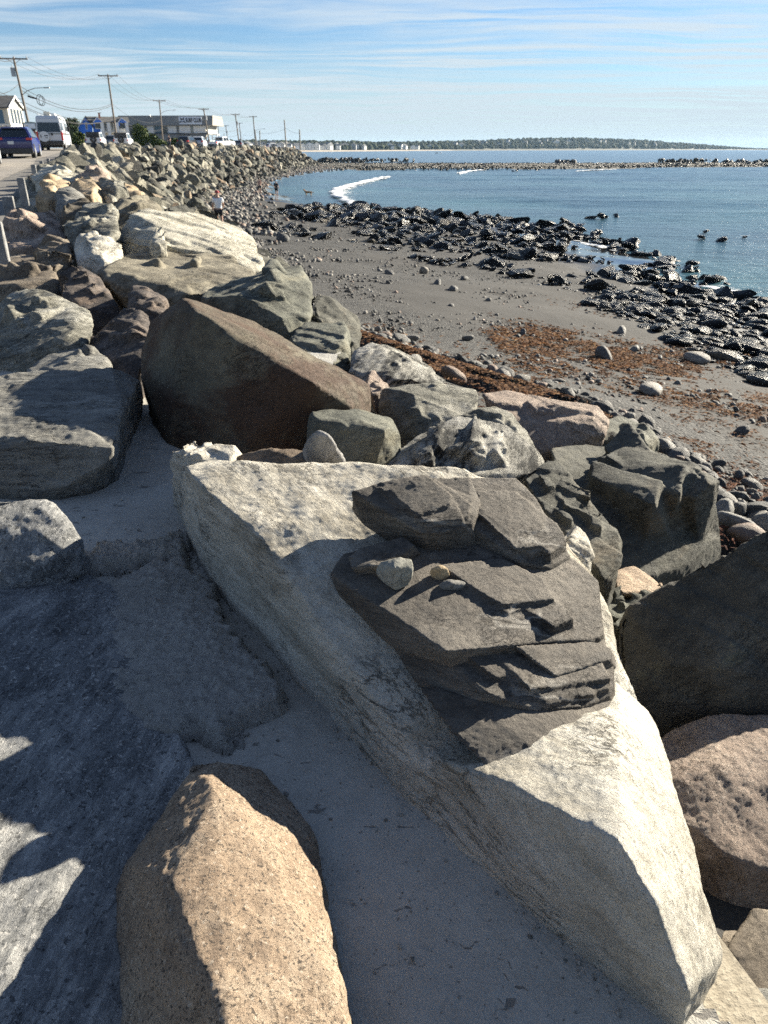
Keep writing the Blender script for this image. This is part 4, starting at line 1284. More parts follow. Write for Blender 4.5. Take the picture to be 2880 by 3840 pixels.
bould('cream_boulder', 'great cream coloured boulder with a shaded left end, largest of the middle distance', 11.5, [
    (410, 900, .0), (480, 830, .04), (535, 795, .08), (640, 800, .2), (740, 810, .24), (880, 830, .22), (960, 905, .12), (988, 985, .0), (960, 1020, -.03), (800, 940, -.04), (620, 900, -.05), (560, 930, -.06), (545, 905, -.05), (470, 930, -.03), (700, 850, .1)], M_CREAM, 52, 0.03, 0.9, 0.8, 0.04, chunks=(3, 0.04))
bould('cream_block', 'small cream shoulder of rock on the left end of the great cream boulder', 10.6, [
    (555, 900, .0), (580, 850, .06), (610, 880, .02), (625, 915, -.02), (570, 930, -.03)], M_CREAM, 521, 0.03, 0.3, 0.4, 0.02)
bould('dark_wedge', 'dark wedge rock lying on the back of the great cream boulder', 14.5, [
    (612, 775, .0), (680, 770, .06), (740, 800, .04), (755, 830, -.02), (690, 820, -.03)], M_DARKG, 53, 0.05, 0.5, 0.5)
bould('streaked_boulder', 'grey boulder with thin dark streaks behind the great cream boulder', 14.0, [
    (420, 800, .0), (450, 745, .1), (500, 730, .14), (560, 760, .12), (600, 790, .05), (560, 800, .0), (500, 805, -.02), (440, 840, -.04)], M_BUFF, 54, 0.04, 0.7)
bould('white_boulder', 'white boulder with a dark left side in front of the two tan boulders', 11.5, [
    (255, 860, .0), (280, 800, .06), (330, 770, .14), (400, 762, .16), (435, 800, .08), (440, 860, -.01), (410, 890, -.04), (300, 900, -.03), (250, 910, -.02), (330, 830, .04)], M_WGREEN, 55, 0.03)
bould('white_block', 'upright white block with a black shaded right face', 9.8, [
    (285, 960, .0), (290, 880, .06), (310, 868, .08), (350, 890, .05), (400, 900, .06), (470, 930, .02), (440, 960, -.02), (350, 985, -.04), (300, 1005, -.03), (345, 930, -.01)], M_WHITE, 56, 0.026)
bould('layered_rock', 'brown layered low rock at the left edge beyond the ridged boulder', 8.6, [
    (-60, 1010, .1), (60, 960, .2), (170, 955, .2), (205, 1000, .05), (205, 1060, -.04), (120, 1080, -.07), (-60, 1085, -.07), (60, 1010, .04)], M_LAYER, 57, 0.026)
bould('layered_rock', 'reddish brown ridge rock beside the strip of pale concrete', 9.6, [
    (130, 950, .06), (180, 905, .14), (240, 900, .14), (268, 950, .02), (240, 975, -.03), (180, 990, -.05), (140, 980, .0)], M_LAYER, 58, 0.026)
bould('pale_slab', 'broad pale pinkish slab beside the second granite post', 11.8, [
    (20, 860, .1), (110, 790, .26), (230, 790, .26), (265, 830, .12), (250, 880, .0), (150, 930, -.07), (50, 940, -.06), (25, 900, .0)], M_PINK, 59, 0.03, 0.5, 0.5)
bould('dark_block', 'black shaded block with a sunlit flat top below the tan boulders', 12.6, [
    (228, 790, .0), (260, 765, .04), (320, 752, .1), (345, 770, .06), (330, 800, .0), (300, 818, -.02), (232, 815, -.01)], M_BROWN, 60, 0.035, 0.5)
bould('grey_boulder', 'grey streaked boulder left of the drilled tan boulder', 13.6, [
    (200, 790, .0), (205, 740, .04), (225, 708, .1), (290, 705, .12), (325, 745, .06), (300, 775, -.01), (240, 800, -.02)], M_SLAB, 61, 0.035)
bould('golden_boulder', 'golden tan boulder with a flat sunlit top and shaded front', 15.6, [
    (135, 730, .0), (165, 690, .06), (200, 668, .14), (245, 665, .16), (262, 695, .1), (205, 720, .0), (200, 770, -.03), (140, 762, -.02)], M_GOLD, 62, 0.04)
bould('tan_boulder', 'tan boulder with a drill hole in its right face', 15.0, [
    (268, 700, .1), (310, 675, .18), (365, 670, .16), (385, 700, .08), (405, 745, -.01), (375, 745, -.02), (350, 705, .02), (300, 730, -.01)], M_GOLD, 63, 0.04)
bould('white_wedge', 'white wedge boulder running down right of the drilled tan boulder', 15.6, [
    (362, 670, .14), (400, 668, .14), (440, 700, .08), (480, 728, .04), (440, 735, .0), (400, 740, -.03), (380, 700, .02)], M_WGREEN, 64, 0.04)
bould('white_boulder', 'white and dark boulder behind the third granite post', 20.0, [
    (25, 735, .0), (60, 700, .08), (130, 690, .12), (190, 700, .1), (185, 740, .0), (130, 775, -.04), (40, 770, -.03)], M_WGREEN, 65, 0.04)
bould('yellow_boulder', 'pale boulder with a yellowish right face beside the pink boulder', 20.5, [
    (120, 680, .0), (130, 640, .1), (190, 622, .16), (245, 625, .14), (300, 660, .04), (305, 685, -.02), (250, 672, -.02), (240, 640, .04), (170, 650, .02), (140, 690, -.03)], M_CREAM, 66, 0.05, 0.8)
bould('pink_boulder', 'rounded pink boulder in the pile behind the golden one', 20.0, [
    (290, 650, .04), (320, 622, .12), (370, 622, .14), (405, 650, .06), (408, 685, -.02), (360, 690, -.03), (310, 672, -.01)], M_PINK, 67, 0.05, 0.8, smooth=4)
bould('orange_stone', 'orange brown stone in the rock pile right of the white wedge boulder', 18.0, [
    (440, 705, .0), (470, 688, .06), (520, 712, .03), (540, 735, -.02), (480, 735, -.03)], M_GOLD, 68, 0.05, 0.5)

# granite posts along the shoulder
def post(label, dist, x0, y0, x1, y1, wpx):
    """a square post from its bottom middle and top middle in the photo"""
    base = V(x1, y1, d=dist)
    h = float(V(x0, y0, d=dist)[2] - base[2])
    wd_ = wpx * (base[1] * CP + (5 - base[2]) * SP) / FPX * 0.82
    bm = bmesh.new()
    bmesh.ops.create_cube(bm, size=1)
    bmesh.ops.scale(bm, vec=(wd_, wd_, h + 0.5), verts=bm.verts)
    bmesh.ops.translate(bm, vec=(0, 0, (h - 0.5) / 2), verts=bm.verts)
    bmesh.ops.bevel(bm, geom=bm.edges[:], offset=0.012, segments=1, affect='EDGES')
    bmesh.ops.subdivide_edges(bm, edges=bm.edges[:], cuts=3, use_grid_fill=True)
    for vv in bm.verts:
        n = perlin(np.array([list(vv.co)]) * 9 + x0)[0]
        vv.co.x += n * 0.012
        vv.co.y += perlin(np.array([list(vv.co)]) * 9 + 5 + x0)[0] * 0.012
    me = bpy.data.meshes.new('post')
    bm.to_mesh(me)
    bm.free()
    o = link('granite_post', me, M_POST)
    o.location = base
    o.rotation_euler = (0, 0, R(20))
    return tag(o, label, 'post', 'granite posts along the shoulder')


M_POST = rock_mat('post_granite', (0.14, 0.14, 0.14), (0.24, 0.24, 0.235), (0.36, 0.355, 0.34), 6, crack=None, fine=80, bump=(0.01, 0.006))
post('granite post cut by the left edge, nearest of the row', 9.6, 14, 832, 17, 978, 44)
post('second nearest granite post, leaning left beside the pale pinkish slab', 14.5, 30, 736, 46, 826, 46)
post('third granite post along the shoulder, half hidden behind the white and dark boulder', 19.0, 78, 667, 84, 704, 32)
post('low granite post top beside the dark rocks, fourth along the shoulder', 28.0, 126, 617, 128, 640, 21)
post('fifth granite post along the shoulder, right behind the blue SUV', 34.0, 155, 603, 157, 622, 16)
post('farthest granite post, in front of the camper van', 40.0, 181, 594, 182, 611, 13)

# ------------------------------------------------------------------ repeated rocks
def base_rock(seed, nplanes=13, flat=0.75, sub=2, rnd=0.0, rough=0.05):
    """a unit stone: a ball cut by random planes; few triangles, sharp breaks"""
    rs = np.random.RandomState(seed)
    bm = bmesh.new()
    bmesh.ops.create_icosphere(bm, subdivisions=sub, radius=1.0)
    v = np.array([list(q.co) for q in bm.verts])
    v = v * np.array([1.0, rs.uniform(0.7, 0.95), flat * rs.uniform(0.85, 1.1)])
    for _ in range(nplanes):
        n = rs.normal(size=3)
        n /= np.linalg.norm(n)
        h = v @ n
        lim = h.max() * rs.uniform(0.48, 0.84)
        v = v - n * np.maximum(h - lim, 0)[:, None] * (1 - rnd)
    v = v * (1 + fbm(v * 1.4 + seed * 3.1, 3)[:, None] * (0.22 if rnd else 0.12) + fbm(v * 4 + seed, 2)[:, None] * rough)
    f = np.array([[x.index for x in q.verts] for q in bm.faces])
    bm.free()
    return v / np.abs(v).max(), f


def crisp(me, ang=28):
    """mark sharp breaks so that flat faces read as flat"""
    me.polygons.foreach_set('use_smooth', np.ones(len(me.polygons), bool))
    me.set_sharp_from_angle(angle=R(ang))


ANG_HI = [base_rock(100 + i, 20, 0.8, 4, 0.0, 0.035) for i in range(10)]
ANG_LO = [base_rock(100 + i, 20, 0.8, 2, 0.0, 0.03) for i in range(10)]
RND_HI = [base_rock(200 + i, 5, 0.62, 3, 0.6, 0.02) for i in range(8)]
RND_LO = [base_rock(200 + i, 5, 0.62, 1, 0.6, 0.02) for i in range(8)]


def rot(rs, tilt=1.0):
    a, b, c = rs.uniform(0, 2 * math.pi), rs.normal() * 0.5 * tilt, rs.normal() * 0.5 * tilt
    return Matrix.Rotation(a, 3, 'Z') @ Matrix.Rotation(b, 3, 'X') @ Matrix.Rotation(c, 3, 'Y') @ Matrix.Rotation(rs.uniform(0, 6.3), 3, 'Z')


def seen_px(p, s):
    q = np.array(p) - CAM
    dep = q[1] * CP - q[2] * SP
    if dep <= 0.3:
        return 0
    x = 1440 + q[0] / dep * FPX
    y = 1920 - (q[2] * CP + q[1] * SP) / dep * FPX
    m = s / dep * FPX
    if x < -m or x > 2880 + m or y < -m or y > 3840 + m:
        return 0
    return s / dep * FPX * 2


def scatter(name, items, mats, hi, lo, labels, group, cat, stuff_name, cap=300, sharp=True, zk=1.0, tilt=1.0):
    """items: (pos, size, tint, label index). The largest in the picture become things, the rest one mass."""
    items = sorted(items, key=lambda t: -seen_px(t[0], t[1]))
    rs = np.random.RandomState(len(items))
    meshes = []
    for v, f in hi:
        me = np_mesh(name, v, f)
        if sharp:
            crisp(me)
        me.materials.append(mats[0])
        meshes.append(me)
    things = [t for t in items if seen_px(t[0], t[1]) > 0][:cap]
    first = None
    for (p, s, c, li) in things:
        me = meshes[rs.randint(len(meshes))]
        if first is None:
            o = first = link(name, me)
        else:
            o = first.copy()
            o.data = me
            COL.objects.link(o)
        o.location = p
        o.rotation_euler = rot(rs, tilt).to_euler()
        o.scale = (s * rs.uniform(0.9, 1.3), s * rs.uniform(0.75, 1.1), s * rs.uniform(0.75, 1.05) * zk)
        o.color = (c[0], c[1], c[2], 1)
        if isinstance(li, str):
            tag(o, li, cat, group)
        else:
            tag(o, labels[li], cat, group[li] if isinstance(group, (list, tuple)) else group)
    ids = set(id(t) for t in things)
    rest = [t for t in items if id(t) not in ids]
    if rest:
        VV, FF, TT = [], [], []
        n = 0
        for (p, s, c, li) in rest:
            v, f = lo[rs.randint(len(lo))]
            m = np.array(rot(rs, tilt))
            sc3 = s * np.array([rs.uniform(0.9, 1.3), rs.uniform(0.75, 1.1), rs.uniform(0.75, 1.05) * zk])
            VV.append((v * sc3) @ m.T + np.array(p))
            FF.append(f + n)
            TT.append(np.repeat(np.array([c]), len(v), 0))
            n += len(v)
        me = np_mesh(stuff_name, np.concatenate(VV), np.concatenate(FF))
        vcol(me, 'tint', np.concatenate(TT))
        if sharp:
            crisp(me)
        tag(link(stuff_name, me, mats[1]), kind='stuff')
    return things


PALETTE = [((0.29, 0.28, 0.23), 0), ((0.20, 0.20, 0.165), 0), ((0.36, 0.345, 0.285), 0), ((0.12, 0.118, 0.10), 1), ((0.075, 0.073, 0.065), 1),
           ((0.46, 0.43, 0.35), 2), ((0.55, 0.52, 0.44), 2), ((0.37, 0.27, 0.185), 3), ((0.44, 0.35, 0.25), 3)]
PLAB = ['grey green broken boulder in the rock pile below the road', 'dark broken boulder in the rock pile below the road', 'pale cream broken boulder in the rock pile below the road', 'tan or pinkish broken boulder in the rock pile below the road']
PGRP = ['grey green boulders of the rock pile', 'dark boulders of the rock pile', 'pale boulders of the rock pile', 'tan boulders of the rock pile']
rsg = np.random.RandomState(77)
# keep clear of the boulders that were placed one by one
CLEAR = [(np.array(o.location), max(o.dimensions) * 0.5) for o in COL.objects if o.type == 'MESH' and o.get('category') in ('boulder',)]


def clear_of(p, m=0.8):
    for c, r in CLEAR:
        if abs(p[1] - c[1]) < r * m and abs(p[0] - c[0]) < r * m:
            return False
    return True


def pile():
    items = []
    y = 9.0
    while y < 246:
        st = 0.78 if y < 60 else 0.98
        if y > 120:
            st = 1.2
        c, tt = float(fC(y)), float(fT(y))
        x = c - 0.1
        while x < tt + 0.5:
            px, pyy = x + rsg.uniform(-.4, .4), y + rsg.uniform(-.45, .45)
            u = np.clip((px - c) / (tt - c), 0, 1)
            s = rsg.uniform(0.36, 0.70) if rsg.rand() < 0.75 else rsg.uniform(0.65, 0.98)
            if u > 0.88:
                s *= 0.65
            if pyy < 24:
                s *= 0.9
            z = float(ground_z(px, pyy)) + s * rsg.uniform(-0.1, 0.30) - 0.12
            w = np.array([3, 2.4, 2.2, 1.6, 1.0, 1.7, 1.3, .8, .6])
            if u > 0.5:
                w = w * np.array([1, 1.3, 0.8, 1.8, 1.8, 0.5, 0.35, 0.7, 0.5])
            if pyy > 90:
                w = w * np.array([1, 1.2, 1.0, 1.8, 2.0, 0.45, 0.3, 1.3, 0.9])
            k = rsg.choice(9, p=w / w.sum())
            col, li = PALETTE[k]
            col = tuple(np.array(col) * rsg.uniform(0.85, 1.15))
            p = (px, pyy, z)
            sx = 1440 + px / (pyy * CP + (5 - z) * SP) * FPX
            sy = 1920 - ((z - 5) * CP + pyy * SP) / (pyy * CP + (5 - z) * SP) * FPX
            if sx > 1080 and sy > 1010 or sx > 2200:
                x += st
                continue
            if clear_of(p):
                size_w = 'large' if s > 0.62 else ('middling' if s > 0.48 else 'small')
                zone = 'behind the cream boulder' if pyy < 22 else ('below the SUV and van' if pyy < 50 else ('below the blue house' if pyy < 85 else ('below the long club house' if pyy < 140 else 'at its far end')))
                up = 'high on' if u < 0.35 else ('halfway up' if u < 0.7 else 'at the foot of')
                items.append((p, s, col, '%s %s boulder %s the rock pile %s' % (size_w, ['grey green', 'dark', 'pale cream', 'tan'][li], up, zone)))
            x += st * rsg.uniform(0.8, 1.25)
        y += st * rsg.uniform(0.75, 1.05)
    return scatter('revetment_boulder', items, (M_PILE, M_PILEA), ANG_HI, ANG_LO, PLAB, 'boulders of the rock pile along the road', 'boulder', 'revetment_boulders_beyond')


pile()


def inside(poly, x, y):
    c = False
    for (ax, ay), (bx, by) in zip(poly, poly[1:] + poly[:1]):
        if (ay > y) != (by > y) and x < (bx - ax) * (y - ay) / (by - ay + 1e-12) + ax:
            c = not c
    return c


def shore():
    """black wet rock shelf and the cobbles between beach and water"""
    shelf = [(-7.5, 47), (-6.4, 42), (-2, 38.5), (.7, 33), (4.8, 30), (6.6, 26), (13.5, 24), (15.5, 29), (14.6, 36), (14.2, 45), (12, 55), (9, 62), (3, 68), (-3, 70.5), (-7, 66), (-8, 56), (-3, 49)]
    cobble = [(6.3, 24.5), (6.8, 21), (7.4, 17.6), (7.7, 14.5), (8.0, 11), (8.4, 8), (20, 8), (19, 20), (17.2, 27.5), (14, 27), (9, 27)]
    A, B = [], []
    rs = np.random.RandomState(5)
    tones = [(0.016, 0.016, 0.016), (0.024, 0.023, 0.022), (0.036, 0.034, 0.030), (0.065, 0.06, 0.05), (0.20, 0.17, 0.125)]
    for _ in range(5200):
        x, y = rs.uniform(-9, 16), rs.uniform(24, 71)
        if not inside(shelf, x, y) or x > fW(y) + (1.6 if y < 34 else 3):
            continue
        if perlin(np.array([[x * 0.22, y * 0.22, 7.0]]))[0] < -0.22:
            continue
        edge = fW(y) - x
        s = rs.uniform(0.10, 0.30) if rs.rand() < 0.84 else rs.uniform(0.3, 0.62)
        if y > 52:
            s = rs.uniform(0.16, 0.42) if rs.rand() < 0.75 else rs.uniform(0.42, 0.85)
        p_ = np.array([0.26, 0.30, 0.22, 0.16, 0.06])
        if edge < 4.5:
            p_ = np.array([0.45, 0.36, 0.15, 0.03, 0.01])
        c = np.array(tones[rs.choice(5, p=p_ / p_.sum())]) * rs.uniform(0.85, 1.2)
        z = float(ground_z(x, y)) + s * rs.uniform(-0.05, 0.35)
        kt = int(np.argmin([abs(c[0] - q[0]) for q in tones]))
        zone = 'far end' if y > 54 else ('middle part' if y > 36 else 'near right end')
        side = 'on the sand side' if edge > 9 else ('near the water' if edge < 4 else 'in the midst')
        A.append(((x, y, z), s, c, '%s wet %s rock of the shelf %s, %s' % ('big' if s > 0.42 else 'small', ['black', 'charcoal', 'dark grey', 'brownish grey', 'tan'][kt], side, zone)))
    # ledges standing out of the water
    for (px, py, s, n) in [(1240, 790, .5, 4), (1360, 775, .6, 7), (1330, 790, .5, 4), (1400, 800, .45, 4), (2060, 866, .8, 8), (2140, 855, .7, 6), (2215, 878, .45, 4), (2225, 812, .45, 3), (2735, 904, .45, 2), (2645, 870, .22, 2), (2350, 896, .25, 1), (2550, 990, .3, 2),
                           (1640, 575, 1.5, 3), (2290, 810, .3, 2), (1930, 643, .7, 2), (2790, 883, .25, 1), (1760, 822, .6, 5), (1850, 840, .5, 5)]:
        b = V(px, py, z=0.05)
        for k in range(n):
            A.append(((b[0] + rs.normal() * s * 1.2, b[1] + rs.normal() * s * 2.0, 0.02 + s * rs.uniform(0, .45)), s * rs.uniform(.5, 1.1), np.array(tones[rs.randint(3)]), 'black wet rock standing out of the water off the shelf'))
    for _ in range(5200):
        x, y = rs.uniform(6, 20), rs.uniform(8, 28)
        if not inside(cobble, x, y) or (x > fW(y) - 0.6 and rs.rand() < 0.6) or x > fW(y) + 1.8:
            continue
        s = rs.uniform(0.07, 0.17) if rs.rand() < 0.8 else rs.uniform(0.17, 0.36)
        edge = fW(y) - x
        lo_ = np.array([0.22, 0.26, 0.24, 0.2, 0.08]) if edge > 4.0 else np.array([0.42, 0.34, 0.17, 0.05, 0.02])
        c = np.array(tones[rs.choice(5, p=lo_ / lo_.sum())]) * rs.uniform(0.85, 1.3)
        if edge > 5.5:
            c = c * 1.7
        z = float(ground_z(x, y)) + s * rs.uniform(0.0, 0.35)
        lum_ = 'pale' if c[0] > 0.12 else ('grey' if c[0] > 0.06 else ('dark grey' if c[0] > 0.035 else 'black'))
        zone = 'at the seaweed edge' if edge > 3.6 else ('at the water edge' if edge < 1.2 else 'halfway between seaweed and water')
        B.append(((x, y, z), s, c, '%s rounded %s cobble %s, %s' % ('big' if s > 0.26 else 'smaller', lum_, zone, 'by the right edge' if x / y > 0.43 else ('further left' if x / y > 0.36 else 'next to the rock shelf'))))
    scatter('shelf_rock', A, (M_WET, M_WETA), ANG_HI, ANG_LO, ['wet black jagged rock of the shelf at the water edge'], 'wet black rocks of the shelf', 'rock', 'small_shelf_rocks', zk=0.55, tilt=0.5)
    scatter('wet_cobble', B, (M_WET, M_WETA), RND_HI, RND_LO, ['wet dark rounded cobble between the seaweed and the water'], 'wet cobbles at the water edge', 'cobble', 'small_wet_cobbles', sharp=False, zk=0.8, tilt=0.35)


shore()


def beach_stones():
    rs = np.random.RandomState(9)
    grey = [(0.10, 0.10, 0.095), (0.16, 0.155, 0.145), (0.23, 0.22, 0.20), (0.33, 0.30, 0.26), (0.36, 0.26, 0.20), (0.42, 0.40, 0.36)]
    I = []
    for k in range(13000):
        y = 5 + 60 * rs.rand() ** 1.7
        tt, ww = float(fT(y)), float(fW(y))
        u = rs.rand() ** 1.5
        x = tt + (ww - tt) * u * 0.75
        if y > 45 and rs.rand() < 0.4:
            continue
        if perlin(np.array([[x * 0.35, y * 0.35, 1.0]]))[0] < -0.12 and u > 0.08:
            continue
        s = 0.022 + 0.05 * rs.rand() ** 4
        if u < 0.05:
            s *= rs.uniform(1.2, 2.6)
        if y > 24 and u < 0.35:
            s *= 1.7
        c = np.array(grey[rs.choice(6, p=[.3, .3, .2, .1, .05, .05])]) * rs.uniform(.8, 1.2)
        I.append(((x, y, float(ground_z(x, y)) + s * 0.25), s, c, '%s loose pebble %s' % ('pale' if c[0] > 0.27 else ('grey' if c[0] > 0.14 else 'dark grey'), 'among those at the foot of the boulders' if u < 0.12 else ('on the dark sand near the cracked boulder' if y < 9 else ('on the sand between the seaweed bands' if y < 16 else 'on the sand toward the rock shelf')))))
    # the larger stones one can point at
    big = [(1540, 1280, .16, 2), (1615, 1320, .15, 1), (1510, 1270, .1, 3), (1780, 1380, .14, 2), (1830, 1370, .1, 1), (1890, 1390, .1, 2), (1755, 1270, .12, 2), (1860, 1240, .06, 1), (1870, 1258, .06, 1), (2095, 1435, .10, 1), (2440, 1470, .24, 3),
           (2260, 1340, .27, 1), (2610, 1350, .26, 3), (2780, 1620, .10, 1), (2690, 1750, .1, 0), (2820, 1830, .12, 2), (2770, 1790, .1, 1), (1700, 1090, .24, 1), (1590, 1020, .2, 3), (1640, 1070, .2, 1), (1460, 1030, .2, 1), (1740, 1050, .2, 0), (2380, 1310, .1, 2),
           (1150, 880, .35, 0), (1060, 905, .45, 0), (1690, 1150, .12, 1), (1830, 1130, .1, 2), (1960, 1250, .12, 1), (2540, 1440, .1, 2), (2330, 1250, .2, 2), (2700, 1940, .16, 5), (2760, 1990, .18, 5), (2800, 2030, .2, 4), (2850, 1980, .15, 5), (2720, 1890, .13, 3), (1450, 1260, .12, 4), (1415, 1240, .1, 3), (1560, 1400, .12, 5), (1700, 1440, .14, 4), (1950, 1450, .15, 3), (2130, 1490, .13, 2), (1640, 735, .3, 0)]
    for (px, py, s, k) in big:
        z0 = 1.6
        for _ in range(4):
            p = V(px, py, z=z0)
            z0 = float(ground_z(p[0], p[1]))
        I.append(((p[0], p[1], z0 + s * 0.25), s, np.array(grey[k]), '%s %s stone lying on the beach %s' % ('large' if s > 0.22 else 'fist sized', ['dark', 'dark grey', 'grey', 'pale', 'pinkish', 'white'][k], 'near the rock shelf' if p[1] > 20 else ('beside the long seaweed patch' if p[0] > 3.2 and p[1] > 9.5 else ('below the cracked boulder' if p[1] < 7.5 else 'above the boulders')))))
    # fringe of broken stones at the foot of the pile, out to the spit
    for k in range(2600):
        y = 40 + 200 * rs.rand() ** 1.2
        tt = float(fT(y))
        x = tt + rs.normal() * (0.8 + (y - 40) * 0.012) + rs.rand() * (2.5 if y < 110 else 4.0)
        if x > fW(y) - 0.5:
            continue
        s = rs.uniform(0.08, 0.26)
        c = np.array(grey[rs.choice(6, p=[.2, .25, .25, .15, .1, .05])]) * rs.uniform(.8, 1.1)
        I.append(((x, y, float(ground_z(x, y)) + s * 0.3), s, c, '%s broken stone at the foot of the rock pile %s' % ('pale' if c[0] > 0.28 else ('grey' if c[0] > 0.14 else 'dark'), 'near the walker in white' if y < 60 else 'toward the spit')))
    labs = ['small loose stone lying on the dark sand', 'larger loose stone lying on the dark sand', 'broken stone at the foot of the rock pile']
    scatter('beach_stone', I, (M_COB, M_COBA), RND_HI, RND_LO, labs, 'loose stones on the beach', 'stone', 'beach_pebbles', sharp=False)


beach_stones()


def reef():
    rs = np.random.RandomState(21)
    # the low bar itself
    xs, ys = np.linspace(-26, 190, 220), np.linspace(188, 322, 60)
    X, Y = np.meshgrid(xs, ys, indexing='ij')
    q = np.stack([X.ravel(), Y.ravel(), np.zeros(X.size)], 1)
    mid = np.interp(q[:, 0], [-26, 0, 40, 100, 190], [248, 245, 246, 262, 272])
    half = np.interp(q[:, 0], [-26, 0, 40, 80, 120, 190], [44, 46, 42, 26, 20, 12]) * (1 + 0.35 * fbm(q * 0.03, 3))
    q[:, 2] = 0.72 - 1.0 * (np.abs(q[:, 1] - mid) / half) ** 2 + fbm(q * 0.12, 4) * 0.5 - np.clip((q[:, 0] - 100) / 90, 0, 1) * 0.35
    m, t = new_mat('reef_gravel')
    g = t.n('ShaderNodeNewGeometry')
    n = t.noise(g.outputs['Position'], 1.2, 6, 0.7)
    pbr(t, t.ramp(n, [(0.35, (0.03, 0.028, 0.02)), (0.5, (0.085, 0.075, 0.05)), (0.65, (0.17, 0.15, 0.11))]), 0.75, t.bump(n, 0.5))
    tag(link('reef_bar', np_mesh('reef', q, grid_faces(len(xs), len(ys))), m), kind='structure')
    I = []
    tones = [(0.03, 0.028, 0.022), (0.05, 0.045, 0.033), (0.085, 0.075, 0.053), (0.15, 0.13, 0.10)]
    for k in range(6500):
        x = rs.uniform(-24, 185)
        mid_ = np.interp(x, [-26, 0, 40, 100, 190], [248, 245, 246, 262, 272])
        hf = np.interp(x, [-26, 0, 40, 80, 120, 190], [44, 46, 42, 26, 20, 12])
        y = mid_ + rs.uniform(-1, 1) * hf * 0.95
        s = rs.uniform(0.15, 0.42)
        w = np.array([.42, .42, .14, .02]) if x > 30 else np.array([.2, .4, .3, .1])
        I.append(((x, y, 0.15 + 0.5 * max(0, 1 - abs(y - mid_) / hf) + s * 0.2 - np.clip((x - 100) / 90, 0, 1) * 0.25), s, np.array(tones[rs.choice(4, p=w)]), 0))
    for (x0, x1, yc, h) in [(96, 116, 285, 1.3), (120, 136, 285, 0.9), (140, 175, 280, 0.7), (60, 66, 285, 0.9), (-22, 12, 330, 1.0), (-30, -8, 300, 1.4)]:
        for k in range(60):
            I.append(((rs.uniform(x0, x1), yc + rs.normal() * 5, rs.uniform(0, h)), rs.uniform(.5, 1.2), np.array(tones[rs.randint(2)]), 0))
    scatter('reef_rock', I, (M_WET, M_WETA), ANG_LO, ANG_LO, ['dark rock'], 'reef', 'rock', 'reef_rocks', cap=0)


reef()


def weed():
    """brown seaweed cast up in two lines"""
    rs = np.random.RandomState(3)
    lineA = [(1360, 1255, 35), (1480, 1330, 35), (1640, 1395, 45), (1800, 1425, 50), (1960, 1455, 55), (2120, 1490, 60), (2280, 1540, 60), (2470, 1640, 60), (2560, 1730, 60), (2680, 1830, 75), (2830, 1885, 85), (2960, 1950, 90)]
    lineB = [(1880, 1260, 30), (2000, 1265, 60), (2130, 1290, 75), (2260, 1320, 85), (2400, 1350, 90), (2550, 1385, 95), (2700, 1430, 95), (2880, 1500, 100), (3000, 1540, 100)]
    pts = []
    for L, n in ((lineA, 30000), (lineB, 44000)):
        L = np.array(L, float)
        sg = np.linalg.norm(np.diff(L[:, :2], axis=0), axis=1)
        cs = np.concatenate([[0], np.cumsum(sg)])
        u = rs.uniform(0, cs[-1], n)
        X = np.interp(u, cs, L[:, 0])
        Yv = np.interp(u, cs, L[:, 1])
        Wd = np.interp(u, cs, L[:, 2])
        X = X + rs.normal(size=n) * Wd * 1.3
        Yv = Yv + rs.normal(size=n) * Wd * rs.choice([0.25, 0.6, 1.1], n)
        z = np.full(n, 1.5)
        for _ in range(5):
            a = (X - 1440) / FPX
            b = (1920 - Yv) / FPX
            ry, rz = CP + b * SP, -SP + b * CP
            tt = (z - 5) / rz
            wx, wy = a * tt, ry * tt
            z = ground_z(wx, wy)
        p = np.stack([wx, wy, z], 1)
        keep = 0.6 * perlin(p * np.array([0.9, 0.9, 0]) + 3) + 0.7 * perlin(p * np.array([3, 3, 0])) + rs.normal(size=n) * 0.2 > 0.08
        pts.append(p[keep])
    P = np.concatenate(pts)
    n = len(P)
    s = rs.uniform(0.010, 0.034, n) * np.clip(P[:, 1] / 10, 0.7, 1.4)
    a = rs.uniform(0, 6.283, n)
    ca, sa = np.cos(a), np.sin(a)
    th = rs.uniform(0.15, 0.4, n)
    quad = []
    for (u, v, hgt) in ((-1.6, -1, 0.1), (1.4, -.8, 0.35), (1.7, .9, 0.1), (-1.2, 1, .5), (0, 0, .9)):
        ux = u * s * (0.7 + 0.6 * rs.rand(n))
        vx = v * s * th
        quad.append(np.stack([P[:, 0] + ux * ca - vx * sa, P[:, 1] + ux * sa + vx * ca, P[:, 2] + hgt * s * rs.uniform(0.1, 1.0, n) + 0.01], 1))
    v = np.stack(quad, 1).reshape(-1, 3)
    b = np.arange(n)[:, None] * 5
    f = np.concatenate([b + np.array([[0, 1, 4]]), b + np.array([[1, 2, 4]]), b + np.array([[2, 3, 4]]), b + np.array([[3, 0, 4]])])
    tones = np.array([(0.105, 0.050, 0.024), (0.15, 0.075, 0.034), (0.065, 0.032, 0.018), (0.22, 0.13, 0.065), (0.035, 0.018, 0.012)])
    c = tones[rs.choice(5, n, p=[.3, .25, .25, .08, .12])]
    near_red = np.clip((9 - P[:, 1]) / 3, 0, 1)[:, None]
    c = c * (1 - near_red) + c * np.array([0.85, 0.55, 0.6]) * near_red
    me = np_mesh('seaweed', v, f, False)
    vcol(me, 'tint', np.repeat(c, 5, 0))
    tag(link('seaweed', me, M_WEED), kind='stuff')


weed()

